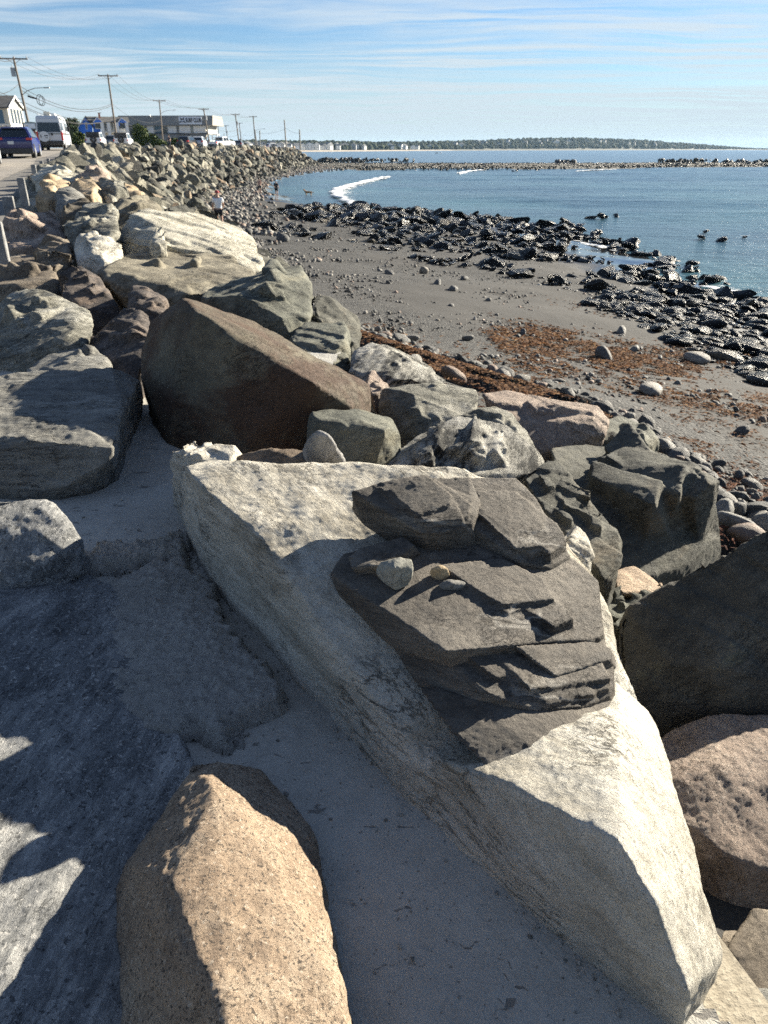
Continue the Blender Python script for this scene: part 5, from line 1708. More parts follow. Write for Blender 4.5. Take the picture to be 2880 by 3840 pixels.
# ------------------------------------------------------------------ building blocks for made things
def box(bm, x0, x1, y0, y1, z0, z1):
    r = bmesh.ops.create_cube(bm, size=1)
    for v in r['verts']:
        v.co = Vector(((x0 + x1) / 2 + v.co.x * (x1 - x0), (y0 + y1) / 2 + v.co.y * (y1 - y0), (z0 + z1) / 2 + v.co.z * (z1 - z0)))
    return r['verts']


def prism(bm, poly, y0, y1, axis='y'):
    """extrude a polygon given in (x, z) along y, or in (y, z) along x"""
    def mk(a, b, t):
        return (a, t, b) if axis == 'y' else (t, a, b)
    A = [bm.verts.new(mk(a, b, y0)) for a, b in poly]
    B = [bm.verts.new(mk(a, b, y1)) for a, b in poly]
    n = len(poly)
    fs = [bm.faces.new(A), bm.faces.new(B[::-1])]
    for i in range(n):
        fs.append(bm.faces.new((A[i], B[i], B[(i + 1) % n], A[(i + 1) % n])))
    bmesh.ops.recalc_face_normals(bm, faces=fs)
    return A + B


def tube(bm, pts, r0, r1=None, seg=6):
    r1 = r0 if r1 is None else r1
    pts = [Vector(p) for p in pts]
    rings = []
    for i, p in enumerate(pts):
        d = (pts[min(i + 1, len(pts) - 1)] - pts[max(i - 1, 0)]).normalized()
        u = d.cross(Vector((0, 0, 1)) if abs(d.z) < 0.9 else Vector((1, 0, 0))).normalized()
        w_ = d.cross(u)
        r = r0 + (r1 - r0) * i / (len(pts) - 1)
        rings.append([bm.verts.new(p + (u * math.cos(a) + w_ * math.sin(a)) * r) for a in [k * 2 * math.pi / seg for k in range(seg)]])
    for a, b in zip(rings, rings[1:]):
        for k in range(seg):
            bm.faces.new((a[k], a[(k + 1) % seg], b[(k + 1) % seg], b[k]))
    bm.faces.new(rings[0][::-1])
    bm.faces.new(rings[-1])


def mesh_of(bm, name, smooth=False, bevel=0.0):
    if bevel:
        bmesh.ops.bevel(bm, geom=bm.edges[:], offset=bevel, segments=2, affect='EDGES', clamp_overlap=True)
    bmesh.ops.recalc_face_normals(bm, faces=bm.faces[:])
    me = bpy.data.meshes.new(name)
    bm.to_mesh(me)
    bm.free()
    if smooth:
        crisp(me, 35)
    return me


def part(name, parent, mat, fn, smooth=False, bevel=0.0):
    bm = bmesh.new()
    fn(bm)
    return link(name, mesh_of(bm, name, smooth, bevel), mat, parent)


C_WHITE = plain('white_paint', (0.72, 0.73, 0.72), 0.6)
C_OFFW = plain('cream_trim', (0.66, 0.62, 0.52), 0.7)
C_BLUE = plain('bright_blue_clapboard', (0.02, 0.18, 0.74), 0.6)
C_SLATEBLUE = plain('slate_blue_siding', (0.13, 0.185, 0.235), 0.7)
C_GREYSH = plain('grey_shingle_wall', (0.30, 0.31, 0.30), 0.85)
C_ROOF = plain('dark_grey_shingles', (0.085, 0.083, 0.08), 0.9, gs=2)
C_ROOFT = plain('weathered_tan_shingles', (0.26, 0.245, 0.215), 0.9, gs=1.2, grain=0.25)
C_GLASS = plain('window_glass', (0.02, 0.028, 0.035), 0.06, spec=0.6, grain=0)
C_GLASSB = plain('blue_window_glass', (0.03, 0.09, 0.16), 0.08, spec=0.6, grain=0)
C_BRICK = plain('chimney_brick', (0.25, 0.10, 0.065), 0.85)
C_SIGN = plain('sign_panel', (0.60, 0.66, 0.74), 0.6)
C_INK = plain('sign_lettering', (0.03, 0.035, 0.05), 0.6, grain=0)
C_WOOD = plain('pole_wood', (0.17, 0.145, 0.12), 0.85, gs=3)
C_WOODP = plain('bare_pole_wood', (0.30, 0.285, 0.25), 0.85, gs=3)
C_METAL = plain('grey_metal', (0.33, 0.34, 0.35), 0.45, metal=0.6)
C_BLACK = plain('black_rubber', (0.018, 0.018, 0.019), 0.75)
C_DKPL = plain('dark_plastic', (0.03, 0.03, 0.032), 0.55)
C_RED = plain('tail_lamp_red', (0.55, 0.02, 0.015), 0.25, grain=0)
C_PLATE = plain('number_plate', (0.62, 0.63, 0.62), 0.5)
C_SHADEGREEN = plain('grey_green_panel', (0.25, 0.31, 0.31), 0.6)


def car_paint(name, col):
    return plain(name, col, 0.22, 0.0, 0.6, 0.03)


P_NAVY = car_paint('navy_paint', (0.012, 0.022, 0.12))
P_SILVER = car_paint('silver_white_paint', (0.55, 0.57, 0.60))
P_WHITE = car_paint('white_car_paint', (0.75, 0.76, 0.77))
P_GREY = car_paint('grey_car_paint', (0.12, 0.13, 0.15))
P_BLACK = car_paint('black_car_paint', (0.015, 0.016, 0.02))


class Facade:
    """a wall plane at distance D turned by rz; photo pixels on it become local (x, z)"""
    def __init__(self, px0, D, rz, name, label, cat, zb=None):
        p = V(px0, 553, d=D)
        p[2] = 4.97 if zb is None else zb
        self.o = p
        self.rz = rz
        self.rt = np.array([math.cos(rz), math.sin(rz), 0])
        self.nm = np.array([math.sin(rz), -math.cos(rz), 0])
        self.root = empty(name, p, rz)
        tag(self.root, label, cat)

    def p(self, px, py):
        r = ray(px, py)
        t = ((self.o - CAM) @ self.nm) / (r @ self.nm)
        q = CAM + r * t - self.o
        return float(q @ self.rt), float(q[2])

    def box(self, bm, x0, y0, x1, y1, d0, d1):
        a, zt = self.p(x0, y0)
        b, zb_ = self.p(x1, y1)
        box(bm, a, b, d0, d1, zb_, zt)

    def part(self, name, mat, rects, parent=None, label=None):
        bm = bmesh.new()
        for r in rects:
            self.box(bm, *r)
        o = link(name, mesh_of(bm, name), mat, parent or self.root)
        if label:
            o['label'] = label
        return o


# ---- the long club house
def club():
    F = Facade(640, 246, R(-3), 'club_house', 'long two storey club house with tan shingle bands and a SURF CLUB sign', 'building')
    r = F.root
    F.part('ground_floor_wall', C_SHADEGREEN, [(405, 525, 783, 556, 0.9, 12)])
    F.part('upper_floor_wall', C_GREYSH, [(440, 470, 778, 503, 0.5, 12)])

    def slope(y0t, y1b, x0t, x1t, x0b, x1b, dt, db, dback):
        bm = bmesh.new()
        a, zt = F.p(x0t, y0t)
        b, _ = F.p(x1t, y0t + 3)
        c, zb_ = F.p(x0b, y1b)
        d, _ = F.p(x1b, y1b)
        vs = [bm.verts.new(q) for q in ((a, dt, zt), (b, dt, zt), (d, db, zb_), (c, db, zb_), (a, dback, zt), (b, dback, zt), (d, dback, zb_), (c, dback, zb_))]
        for f in ((0, 1, 2, 3), (4, 7, 6, 5), (0, 4, 5, 1), (3, 2, 6, 7), (0, 3, 7, 4), (1, 5, 6, 2)):
            bm.faces.new([vs[k] for k in f])
        return bm
    link('upper_roof_band', mesh_of(slope(433, 471, 437, 793, 430, 800, 1.2, -0.9, 12.4), 'roof'), C_ROOFT, r)
    link('lower_roof_band', mesh_of(slope(501, 526, 436, 777, 428, 772, 0.1, -1.4, 0.8), 'roof'), C_ROOFT, r)
    F.part('ledge', C_INK, [(436, 499.5, 778, 502, -0.25, 0.5)])
    for (a, b) in ((549, 576), (627, 661), (669, 714), (723, 773)):
        F.part('white_panel', C_WHITE, [(a, 472, b, 499, 0.38, 0.5)])
    for (a, b, m) in ((484, 505, C_GLASS), (507, 528, C_GLASS), (530, 547, C_GLASS), (578, 603, C_GLASSB), (605, 625, C_GLASS), (662, 668, C_GLASS), (715, 722, C_SHADEGREEN)):
        F.part('window', m, [(a, 473, b, 498.5, 0.42, 0.5)])
    F.part('gable_strut', C_WHITE, [(765, 516, 776, 556, -0.6, -0.2)])
    for (x0, y0, x1, y1) in ((676, 504, 680, 506), (706, 503, 711, 506), (690, 504, 693, 506)):
        F.part('roof_vent', C_INK, [(x0, y0, x1, y1, -0.9, -0.3)])
    F.part('roof_vent', C_WHITE, [(560, 430, 563, 452, 0.5, 0.9)])
    F.part('lamp_globe', C_OFFW, [(768, 484, 774, 491, -0.5, 0.0)])
    # sign with its words and emblem
    s = F.part('sign_panel', C_SIGN, [(672, 438, 760, 466, -0.75, -0.62)])
    x0, z0 = F.p(699.5, 459.5)
    x1, z1 = F.p(756, 443)
    cu = bpy.data.curves.new('words', 'FONT')
    cu.body = 'SURF CLUB'
    cu.size = 1.0
    cu.extrude = 0.04
    cu.offset = 0.03
    to = bpy.data.objects.new('words', cu)
    COL.objects.link(to)
    bpy.context.view_layer.update()
    dg = bpy.context.evaluated_depsgraph_get()
    me = bpy.data.meshes.new_from_object(to.evaluated_get(dg))
    bpy.data.objects.remove(to)
    co = np.array([list(v.co) for v in me.vertices])
    lo, hi = co.min(0), co.max(0)
    co[:, 0] = x0 + (co[:, 0] - lo[0]) / (hi[0] - lo[0]) * (x1 - x0)
    zz_ = z0 + (co[:, 1] - lo[1]) / (hi[1] - lo[1]) * (z1 - z0)
    yy = -0.77 - (co[:, 2] - lo[2])
    for v, a, b, c in zip(me.vertices, co[:, 0], yy, zz_):
        v.co = (a, b, c)
    me.materials.clear()
    link('lettering', me, C_INK, s)
    # emblem: a dark head with two ears over a broad base
    em = [(679, 441, 681.5, 446), (690, 441, 692.5, 446), (679, 444.5, 693, 449), (681, 449, 684, 452), (688, 449, 691, 452), (678, 452, 680, 456), (692, 452, 694.5, 456), (676, 455.5, 697, 459), (675, 458, 679, 461.5), (693, 458, 699, 461)]
    F.part('emblem', C_INK, [(a, b, c, d, -0.80, -0.76) for a, b, c, d in em], s)
    # outdoor stair landing on the right end
    F.part('landing', C_WHITE, [(792, 503, 812, 506, 1, 4), (793, 506, 794.5, 553, 1, 1.2), (810, 506, 811.5, 553, 1, 1.2), (792, 494, 812, 495.5, 1, 1.1), (792, 515, 812, 517, 1, 4)])
    return r


club()


def blue_house():
    F = Facade(380, 200, R(20), 'blue_house', 'bright blue gabled house with white balconies, left of the long club house', 'house')
    r = F.root
    pf = lambda *q: [F.p(a, b) for a, b in q]
    bm = bmesh.new()
    prism(bm, pf((277, 556), (277, 506), (320, 440), (347, 474), (347, 556)), 0.0, 9.0)
    link('gable_wall', mesh_of(bm, 'w'), C_BLUE, r)
    bm = bmesh.new()
    prism(bm, pf((268, 512), (320, 433), (353, 476), (353, 480), (320, 438.5), (272, 512)), -0.4, 9.3)
    link('gable_roof', mesh_of(bm, 'w'), C_ROOF, r)
    bm = bmesh.new()
    prism(bm, pf((269, 513.5), (320, 434.5), (320, 438), (272, 513.5)), -0.55, -0.42)
    link('rake_board', mesh_of(bm, 'w'), C_WHITE, r)
    F.part('front_wall', C_BLUE, [(347, 457, 388, 556, 0.3, 9)])
    F.part('balcony_wall', C_OFFW, [(388, 459, 481, 556, 0.9, 9)])
    # main roof: one slope towards the road
    a, z1 = F.p(322, 434)
    b, z0 = F.p(486, 458)
    bm = bmesh.new()
    prism(bm, [(-0.5, z0), (4.6, z1), (9.6, z0)], a, b, 'x')
    link('main_roof', mesh_of(bm, 'w'), C_ROOF, r)
    for (x0, xm, x1, yt, yb, wc) in ((347, 364, 386, 437, 457, C_BLUE), (440, 455, 478, 440, 458, C_BLUE)):
        bm = bmesh.new()
        prism(bm, pf((x0 + 3, yb + 14), (x0 + 3, yb), (xm, yt + 4), (x1 - 3, yb), (x1 - 3, yb + 14)), -0.9, 3.0)
        d = link('dormer', mesh_of(bm, 'w'), wc, r)
        bm = bmesh.new()
        prism(bm, pf((x0, yb + 1), (xm, yt), (x1, yb + 1), (x1 - 4, yb + 1), (xm, yt + 5), (x0 + 4, yb + 1)), -1.2, 3.2)
        link('dormer_trim', mesh_of(bm, 'w'), C_WHITE, d)
        w_ = F.part('window', C_GLASS, [(x0 + 8, yb + 3, x1 - 8, yb + 24, -1.0, -0.9)], d)
    w_ = F.part('window', C_WHITE, [(354, 459, 381, 484, -0.92, -0.8)], r)
    for k in range(4):
        F.part('pane', C_GLASS, [(355.5 + k * 6.4, 461, 360.3 + k * 6.4, 482, -0.97, -0.93)], w_)
    w_ = F.part('window', C_WHITE, [(318, 458, 330, 486, -0.1, 0.02)], r)
    F.part('pane', C_GLASS, [(320, 460, 328, 484, -0.14, -0.11)], w_)
    w_ = F.part('window', C_WHITE, [(322, 500, 336, 520, -0.1, 0.02)], r)
    F.part('pane', C_GLASS, [(324, 502, 334, 518, -0.14, -0.11)], w_)
    F.part('chimney', C_BRICK, [(368, 422, 379, 446, 3.0, 4.0)], r)
    F.part('chimney_cap', C_GREYSH, [(366.5, 420, 380.5, 422, 2.9, 4.1)], r)
    for x in (392, 405, 418, 431, 444, 457, 470):
        F.part('balcony_door', C_GLASS, [(x, 464, x + 8, 485, 0.78, 0.9)], r)
    F.part('balcony_floor', C_WHITE, [(386, 494, 483, 497, -1.3, 0.9)], r)
    F.part('balcony_railing', C_WHITE, [(386, 481, 483, 482.5, -1.3, -1.2)] + [(387 + k * 6, 482, 388.5 + k * 6, 495, -1.28, -1.22) for k in range(16)], r)
    for x in (387, 411, 443, 479):
        F.part('balcony_post', C_WHITE, [(x, 460, x + 2.2, 556, -1.3, -1.1)], r)


blue_house()


def left_house():
    F = Facade(28, 128, R(9), 'shingle_house', 'grey and cream house with a dark roof cut by the left edge', 'house')
    r = F.root
    # local x to the right along the front; the sea gable turns away on the right
    x1, zt = F.p(27, 397)
    _, zr = F.p(45, 352)
    x0 = x1 - 12
    y1 = 8.0
    part('front_wall', r, C_OFFW, lambda bm: box(bm, x0, x1, 0, y1, -0.6, zt))
    part('lower_wall', r, C_SLATEBLUE, lambda bm: box(bm, x0, x1 - 0.35, -0.12, 0.05, -0.5, zt * 0.42))
    part('gable_wall', r, C_GREYSH, lambda bm: prism(bm, [(0, zt), (y1 / 2, zr - 0.15), (y1, zt)], x1 - 0.25, x1 - 0.02, 'x'))
    part('roof', r, C_ROOF, lambda bm: (prism(bm, [(-0.5, zt - 0.15), (y1 / 2, zr), (y1 / 2, zr - 0.2), (-0.5, zt - 0.35)], x0, x1 + 0.3, 'x'), prism(bm, [(y1 + 0.5, zt - 0.15), (y1 + 0.5, zt - 0.35), (y1 / 2, zr - 0.2), (y1 / 2, zr)], x0, x1 + 0.3, 'x')))
    part('rake_board', r, C_WHITE, lambda bm: prism(bm, [(-0.5, zt - 0.4), (-0.5, zt - 0.1), (y1 / 2, zr + 0.03), (y1 + 0.5, zt - 0.1), (y1 + 0.5, zt - 0.4), (y1 / 2, zr - 0.3)], x1 + 0.3, x1 + 0.38, 'x'))
    for (a, b) in ((x1 - 3.2, x1 - 2.0), (x1 - 1.8, x1 - 0.7)):
        w_ = part('window', r, C_OFFW, lambda bm: box(bm, a, b, -0.08, 0, zt * 0.57, zt * 0.93))
        part('pane', w_, C_GLASSB, lambda bm: box(bm, a + .1, b - .1, -0.11, -0.085, zt * 0.59, zt * 0.91))
    w_ = part('window', r, C_WHITE, lambda bm: box(bm, x1 - 1.7, x1 - .9, -0.2, -0.12, 0.5, zt * 0.34))
    part('pane', w_, C_GLASS, lambda bm: box(bm, x1 - 1.6, x1 - 1.0, -0.23, -0.205, 0.6, zt * 0.32))
    for k in range(4):
        y = 0.7 + k * 1.75
        w_ = part('window', r, C_WHITE, lambda bm: box(bm, x1, x1 + 0.06, y, y + 1.4, zt * 0.58, zt * 0.97))
        part('pane', w_, C_GLASS, lambda bm: box(bm, x1 + 0.065, x1 + 0.09, y + .15, y + 1.25, zt * 0.6, zt * 0.95))
        w_ = part('window', r, C_WHITE, lambda bm: box(bm, x1, x1 + 0.06, y, y + 1.4, zt * 0.40, zt * 0.53))
        part('pane', w_, C_GLASS, lambda bm: box(bm, x1 + 0.065, x1 + 0.09, y + .15, y + 1.25, zt * 0.42, zt * 0.51))
    for zz in (0.37, 0.54):
        part('trim_band', r, C_WHITE, lambda bm: (box(bm, x0, x1 + 0.1, -0.2, -0.09, zt * zz, zt * (zz + 0.03)), box(bm, x1 + 0.01, x1 + 0.12, -0.1, y1, zt * zz, zt * (zz + 0.03))))
    part('corner_post', r, C_OFFW, lambda bm: box(bm, x1 - 0.3, x1 + 0.02, -0.22, -0.01, -0.5, zt - 0.1))
    part('lower_gable_wall', r, C_SLATEBLUE, lambda bm: box(bm, x1 - 0.2, x1 + 0.03, 0.2, y1, -0.5, zt * 0.36))
    part('rear_wing', r, C_SLATEBLUE, lambda bm: box(bm, x1 - 4, x1 + 0.6, y1, y1 + 9, -0.5, zt * 0.52))
    for k in range(4):
        y = y1 + 0.6 + k * 2.1
        w_ = part('window', r, C_WHITE, lambda bm: box(bm, x1 + 0.6, x1 + 0.66, y, y + 1.2, zt * 0.2, zt * 0.45))
        part('pane', w_, C_GLASS, lambda bm: box(bm, x1 + 0.665, x1 + 0.69, y + .15, y + 1.05, zt * 0.22, zt * 0.43))


left_house()


def sign_box():
    F = Facade(112, 100, R(20), 'roadside_sign', 'roofed grey sign box on posts over a dark lettered board, behind the leaning pole', 'sign')
    r = F.root
    bm = bmesh.new()
    prism(bm, [F.p(a, b) for a, b in ((87, 486), (87, 461), (94, 457.5), (112, 456), (130, 458), (136, 462), (136, 486))], 0, 1.6)
    link('roof_box', mesh_of(bm, 'b'), C_SHADEGREEN, r)
    F.part('box_trim', C_ROOF, [(85.5, 484, 137.5, 487, -0.1, 1.7), (85.5, 460, 87.5, 486, -0.1, 1.7), (135.5, 461, 137.5, 486, -0.1, 1.7)])
    F.part('box_front', C_SIGN, [(89, 463, 134, 482, -0.08, -0.02)])
    s = F.part('dark_board', C_DKPL, [(92, 488.5, 135, 500, 0.2, 0.5)])
    lit, t = new_mat('red_sign_letters')
    pbr(t, (0.6, 0.25, 0.28), 0.5)
    F.part('letter_row', lit, [(95, 491.5, 98, 497, .15, .19), (99, 491.5, 101.5, 497, .15, .19), (102.5, 491.5, 104.5, 497, .15, .19), (116, 491.5, 118.5, 497, .15, .19), (119.5, 491.5, 122, 497, .15, .19), (123, 491.5, 125.5, 497, .15, .19), (126.5, 491.5, 129, 497, .15, .19), (130, 491.5, 132, 497, .15, .19)], s)
    for x in (93, 131):
        F.part('post', C_WOODP, [(x, 486, x + 4, 556, 0.6, 0.8)])


sign_box()

# ---- utility poles, lamps and wires
POLES = {}


def zland(x, y):
    return float(fZ(min(max(y, -10), 300)))


def pole(key, label, top, base, d, arm=1.2, tr=False, lamp=None, mat=None, r0=0.16, arms=True, coil=False, box_=False):
    pt = V(*top, d=d)
    pb = V(*base, d=d)
    zb = zland(pb[0], pb[1]) - 0.2
    # carry the leaning line down to the ground
    k = (pb[2] - zb) / max(pt[2] - pb[2], 0.1)
    foot = pb - (pt - pb) * k
    root = empty('utility_pole' if arms else 'bare_pole', foot)
    tag(root, label, 'pole', 'poles along the shore road')
    H = Vector(pt - foot)
    m = mat or C_WOOD
    part('mast', root, m, lambda bm: tube(bm, [(0, 0, 0), H * 0.5, H], r0, r0 * 0.72, 8), True)
    ends = []
    if arms:
        az = R(8)
        ax = Vector((math.cos(az), math.sin(az), 0))
        c = H * 0.985
        part('crossarm', root, C_WOOD, lambda bm: tube(bm, [c - ax * arm, c + ax * arm], 0.085, 0.085, 4))
        part('brace', root, C_METAL, lambda bm: (tube(bm, [c - ax * arm * 0.5, c - Vector((0, 0, 0.6))], 0.03, 0.03, 4), tube(bm, [c + ax * arm * 0.5, c - Vector((0, 0, 0.6))], 0.03, 0.03, 4)))
        for s in (-0.92, 0.02, 0.92):
            q = c + ax * arm * s + Vector((0, 0, 0.08))
            part('insulator', root, C_METAL, lambda bm: tube(bm, [q, q + Vector((0, 0, 0.22)), q + Vector((0, 0, 0.24))], 0.07, 0.045, 6))
            ends.append(Vector(foot) + q + Vector((0, 0, 0.2)))
    if tr:
        q = H * 0.80 + Vector((-0.45, -0.1, 0))
        t_ = part('transformer', root, C_METAL, lambda bm: tube(bm, [q, q + Vector((0, 0, 0.5)), q + Vector((0, 0, 1.0))], 0.27, 0.27, 10), True)
        part('bushing', t_, C_METAL, lambda bm: tube(bm, [q + Vector((0, 0, 1.0)), q + Vector((0, 0, 1.35))], 0.05, 0.04, 5))
        part('bracket', root, C_METAL, lambda bm: tube(bm, [q + Vector((0, 0, .7)), H * 0.80 + Vector((0, 0, .7))], 0.06, 0.06, 4))
    if box_:
        q = H * 0.78 + Vector((0.3, -0.1, 0))
        part('equipment_box', root, C_METAL, lambda bm: box(bm, q.x - .22, q.x + .22, q.y - .2, q.y + .2, q.z - .6, q.z + .5))
    if lamp:
        fr, L = lamp
        q = H * fr
        arm_ = part('lamp_arm', root, C_METAL, lambda bm: tube(bm, [q, q + Vector((L * 0.25, 0.05, 0.55)), q + Vector((L * 0.6, 0.1, 0.85)), q + Vector((L, 0.15, 0.9))], 0.05, 0.04, 6))
        part('lamp_head', arm_, C_METAL, lambda bm: box(bm, q.x + L - .1, q.x + L + .65, q.y + .05, q.y + .28, q.z + .84, q.z + .97))
    if coil:
        q = H * 0.60
        cc = q + Vector((2.1, 0.4, -0.5))
        part('cable_coil', root, C_BLACK, lambda bm: (tube(bm, [cc + Vector((math.cos(a) * .42, 0, math.sin(a) * .62)) for a in np.linspace(0, 6.3, 18)], 0.045, 0.045, 4),
                                                      tube(bm, [cc + Vector((.2 + math.cos(a) * .40, .1, -.1 + math.sin(a) * .58)) for a in np.linspace(0, 6.3, 18)], 0.04, 0.04, 4)))
        part('splice_case', root, C_BLACK, lambda bm: tube(bm, [q + Vector((.7, .1, -.05)), q + Vector((1.25, .2, -.25)), q + Vector((1.8, .3, -.35))], 0.13, 0.10, 6))
    POLES[key] = dict(ends=ends, foot=Vector(foot), H=H)
    return root


pole('a', 'leaning utility pole with a transformer, street lamp and cable coil, nearest on the left', (50, 215), (124, 540), 112, 1.75, True, (0.60, 3.1), r0=0.19, coil=True)
pole('b', 'tall utility pole with a bare crossarm in front of the blue house', (404, 280), (438, 520), 150, 1.7, r0=0.20)
pole('c', 'utility pole with a street lamp in front of the long club house', (597, 375), (613, 548), 215, 1.6, lamp=(0.72, 3.4), r0=0.20, box_=False)
pole('d', 'utility pole with an equipment box at the right end of the long club house', (763, 407), (787, 545), 236, 1.45, r0=0.22, box_=True)
pole('e', 'utility pole with a small transformer, fifth from the left along the road', (882, 427), (898, 548), 270, 1.4, r0=0.22, box_=True)
pole('f', 'utility pole with a street lamp arm just left of the bare poles', (949, 435), (959, 548), 290, 1.3, lamp=(0.62, 3.2), r0=0.22)
pole('g', 'thin far utility pole first right of the long club house', (817, 462), (823, 548), 380, 1.5, r0=0.20)
pole('h', 'thin far utility pole second right of the long club house', (846, 470), (857, 548), 400, 1.5, r0=0.22, box_=True)
pole('i', 'far leaning utility pole between the fifth pole and the lamp pole', (897, 460), (907, 548), 360, 1.4, r0=0.22)
pole('k', 'bare pole leaning against the foot of the lamp pole', (955, 485), (965, 548), 285, arms=False, mat=C_WOODP, r0=0.2)
pole('l', 'short bare pole standing alone right of the lamp pole', (974, 490), (975.5, 548), 285, arms=False, mat=C_WOODP, r0=0.22)
pole('m', 'tall bare pole at the end of the rock pile', (1066, 449), (1073, 548), 236, arms=False, mat=C_WOODP, r0=0.22)
pole('n', 'shorter bare pole rightmost at the end of the rock pile', (1123, 485), (1126, 548), 233, arms=False, mat=C_WOODP, r0=0.22)
pole('o', 'faint far bare pole left of the pole with the transformer', (840, 500), (841, 548), 420, arms=False, mat=C_WOODP, r0=0.22)


def wire(p, q, sag, r=0.022, label='thin black wire sagging between utility poles', n=14):
    p, q = Vector(p), Vector(q)
    pts = [p.lerp(q, t) - Vector((0, 0, sag * 4 * t * (1 - t))) for t in np.linspace(0, 1, n)]
    bm = bmesh.new()
    m = (p + q) / 2
    tube(bm, [a - m for a in pts], r, r, 4)
    o = link('utility_wire', mesh_of(bm, 'wire'), C_BLACK)
    o.location = m
    return tag(o, label, 'wire', 'wires between the utility poles')


def pp(k, f, dx=0.0):
    return POLES[k]['foot'] + POLES[k]['H'] * f + Vector((dx, 0, 0))


for a, b, sg in (('a', 'b', 1.6), ('b', 'c', 1.6), ('c', 'd', 0.7), ('d', 'e', 1.0), ('e', 'f', 0.8)):
    for i in range(3):
        wire(POLES[a]['ends'][i], POLES[b]['ends'][i], sg, 0.02 if a != 'a' else 0.017)
for a, b, sg, fs in (('a', 'b', 1.7, ((0.70, 0.62), (0.66, 0.60))), ('b', 'c', 1.6, ((0.62, 0.60),)), ('a', 'b', 1.3, ((0.53, 0.46), (0.48, 0.42), (0.46, 0.42))), ('b', 'c', 1.2, ((0.46, 0.42), (0.42, 0.40))), ('c', 'd', .8, ((0.5, 0.5), (0.44, 0.45))),
                     ('d', 'e', 1.2, ((0.66, 0.62), (0.5, 0.5))), ('e', 'f', 1.6, ((0.66, 0.6), (0.55, 0.5), (0.45, 0.42))), ('f', 'm', 0.8, ((0.62, 0.7),)), ('m', 'n', 0.4, ((0.75, 0.8),))):
    for (f1, f2) in fs:
        wire(pp(a, f1), pp(b, f2), sg, 0.034 if (a, b) == ('a', 'b') else 0.026)
pa = POLES['a']
for (f, tx, ty, sg) in ((0.985, -40, 195, .3), (0.73, -30, 355, .4), (0.56, -40, 322, .3), (0.52, -40, 344, .2), (0.985, -40, 203, .5)):
    wire(pp('a', f), V(tx, ty, d=100), sg, 0.03, 'black wire running out of the picture on the left from the leaning pole', 8)
wire(pp('a', 0.50), V(45, 358, d=128), 0.2, 0.03, 'black service wire from the leaning pole to the roof of the grey and cream house', 6)

# ------------------------------------------------------------------ vehicles
def wheel(parent, x, y, r, w_, spokes=5):
    o = part('wheel', parent, C_BLACK, lambda bm: tube(bm, [(x - w_ / 2, y, r), (x + w_ / 2, y, r)], r, r, 18), True)
    s = 1 if x > 0 else -1
    part('rim', o, C_METAL, lambda bm: tube(bm, [(x + s * w_ / 2, y, r), (x + s * (w_ / 2 + 0.015), y, r)], r * 0.62, r * 0.60, 12))
    return o


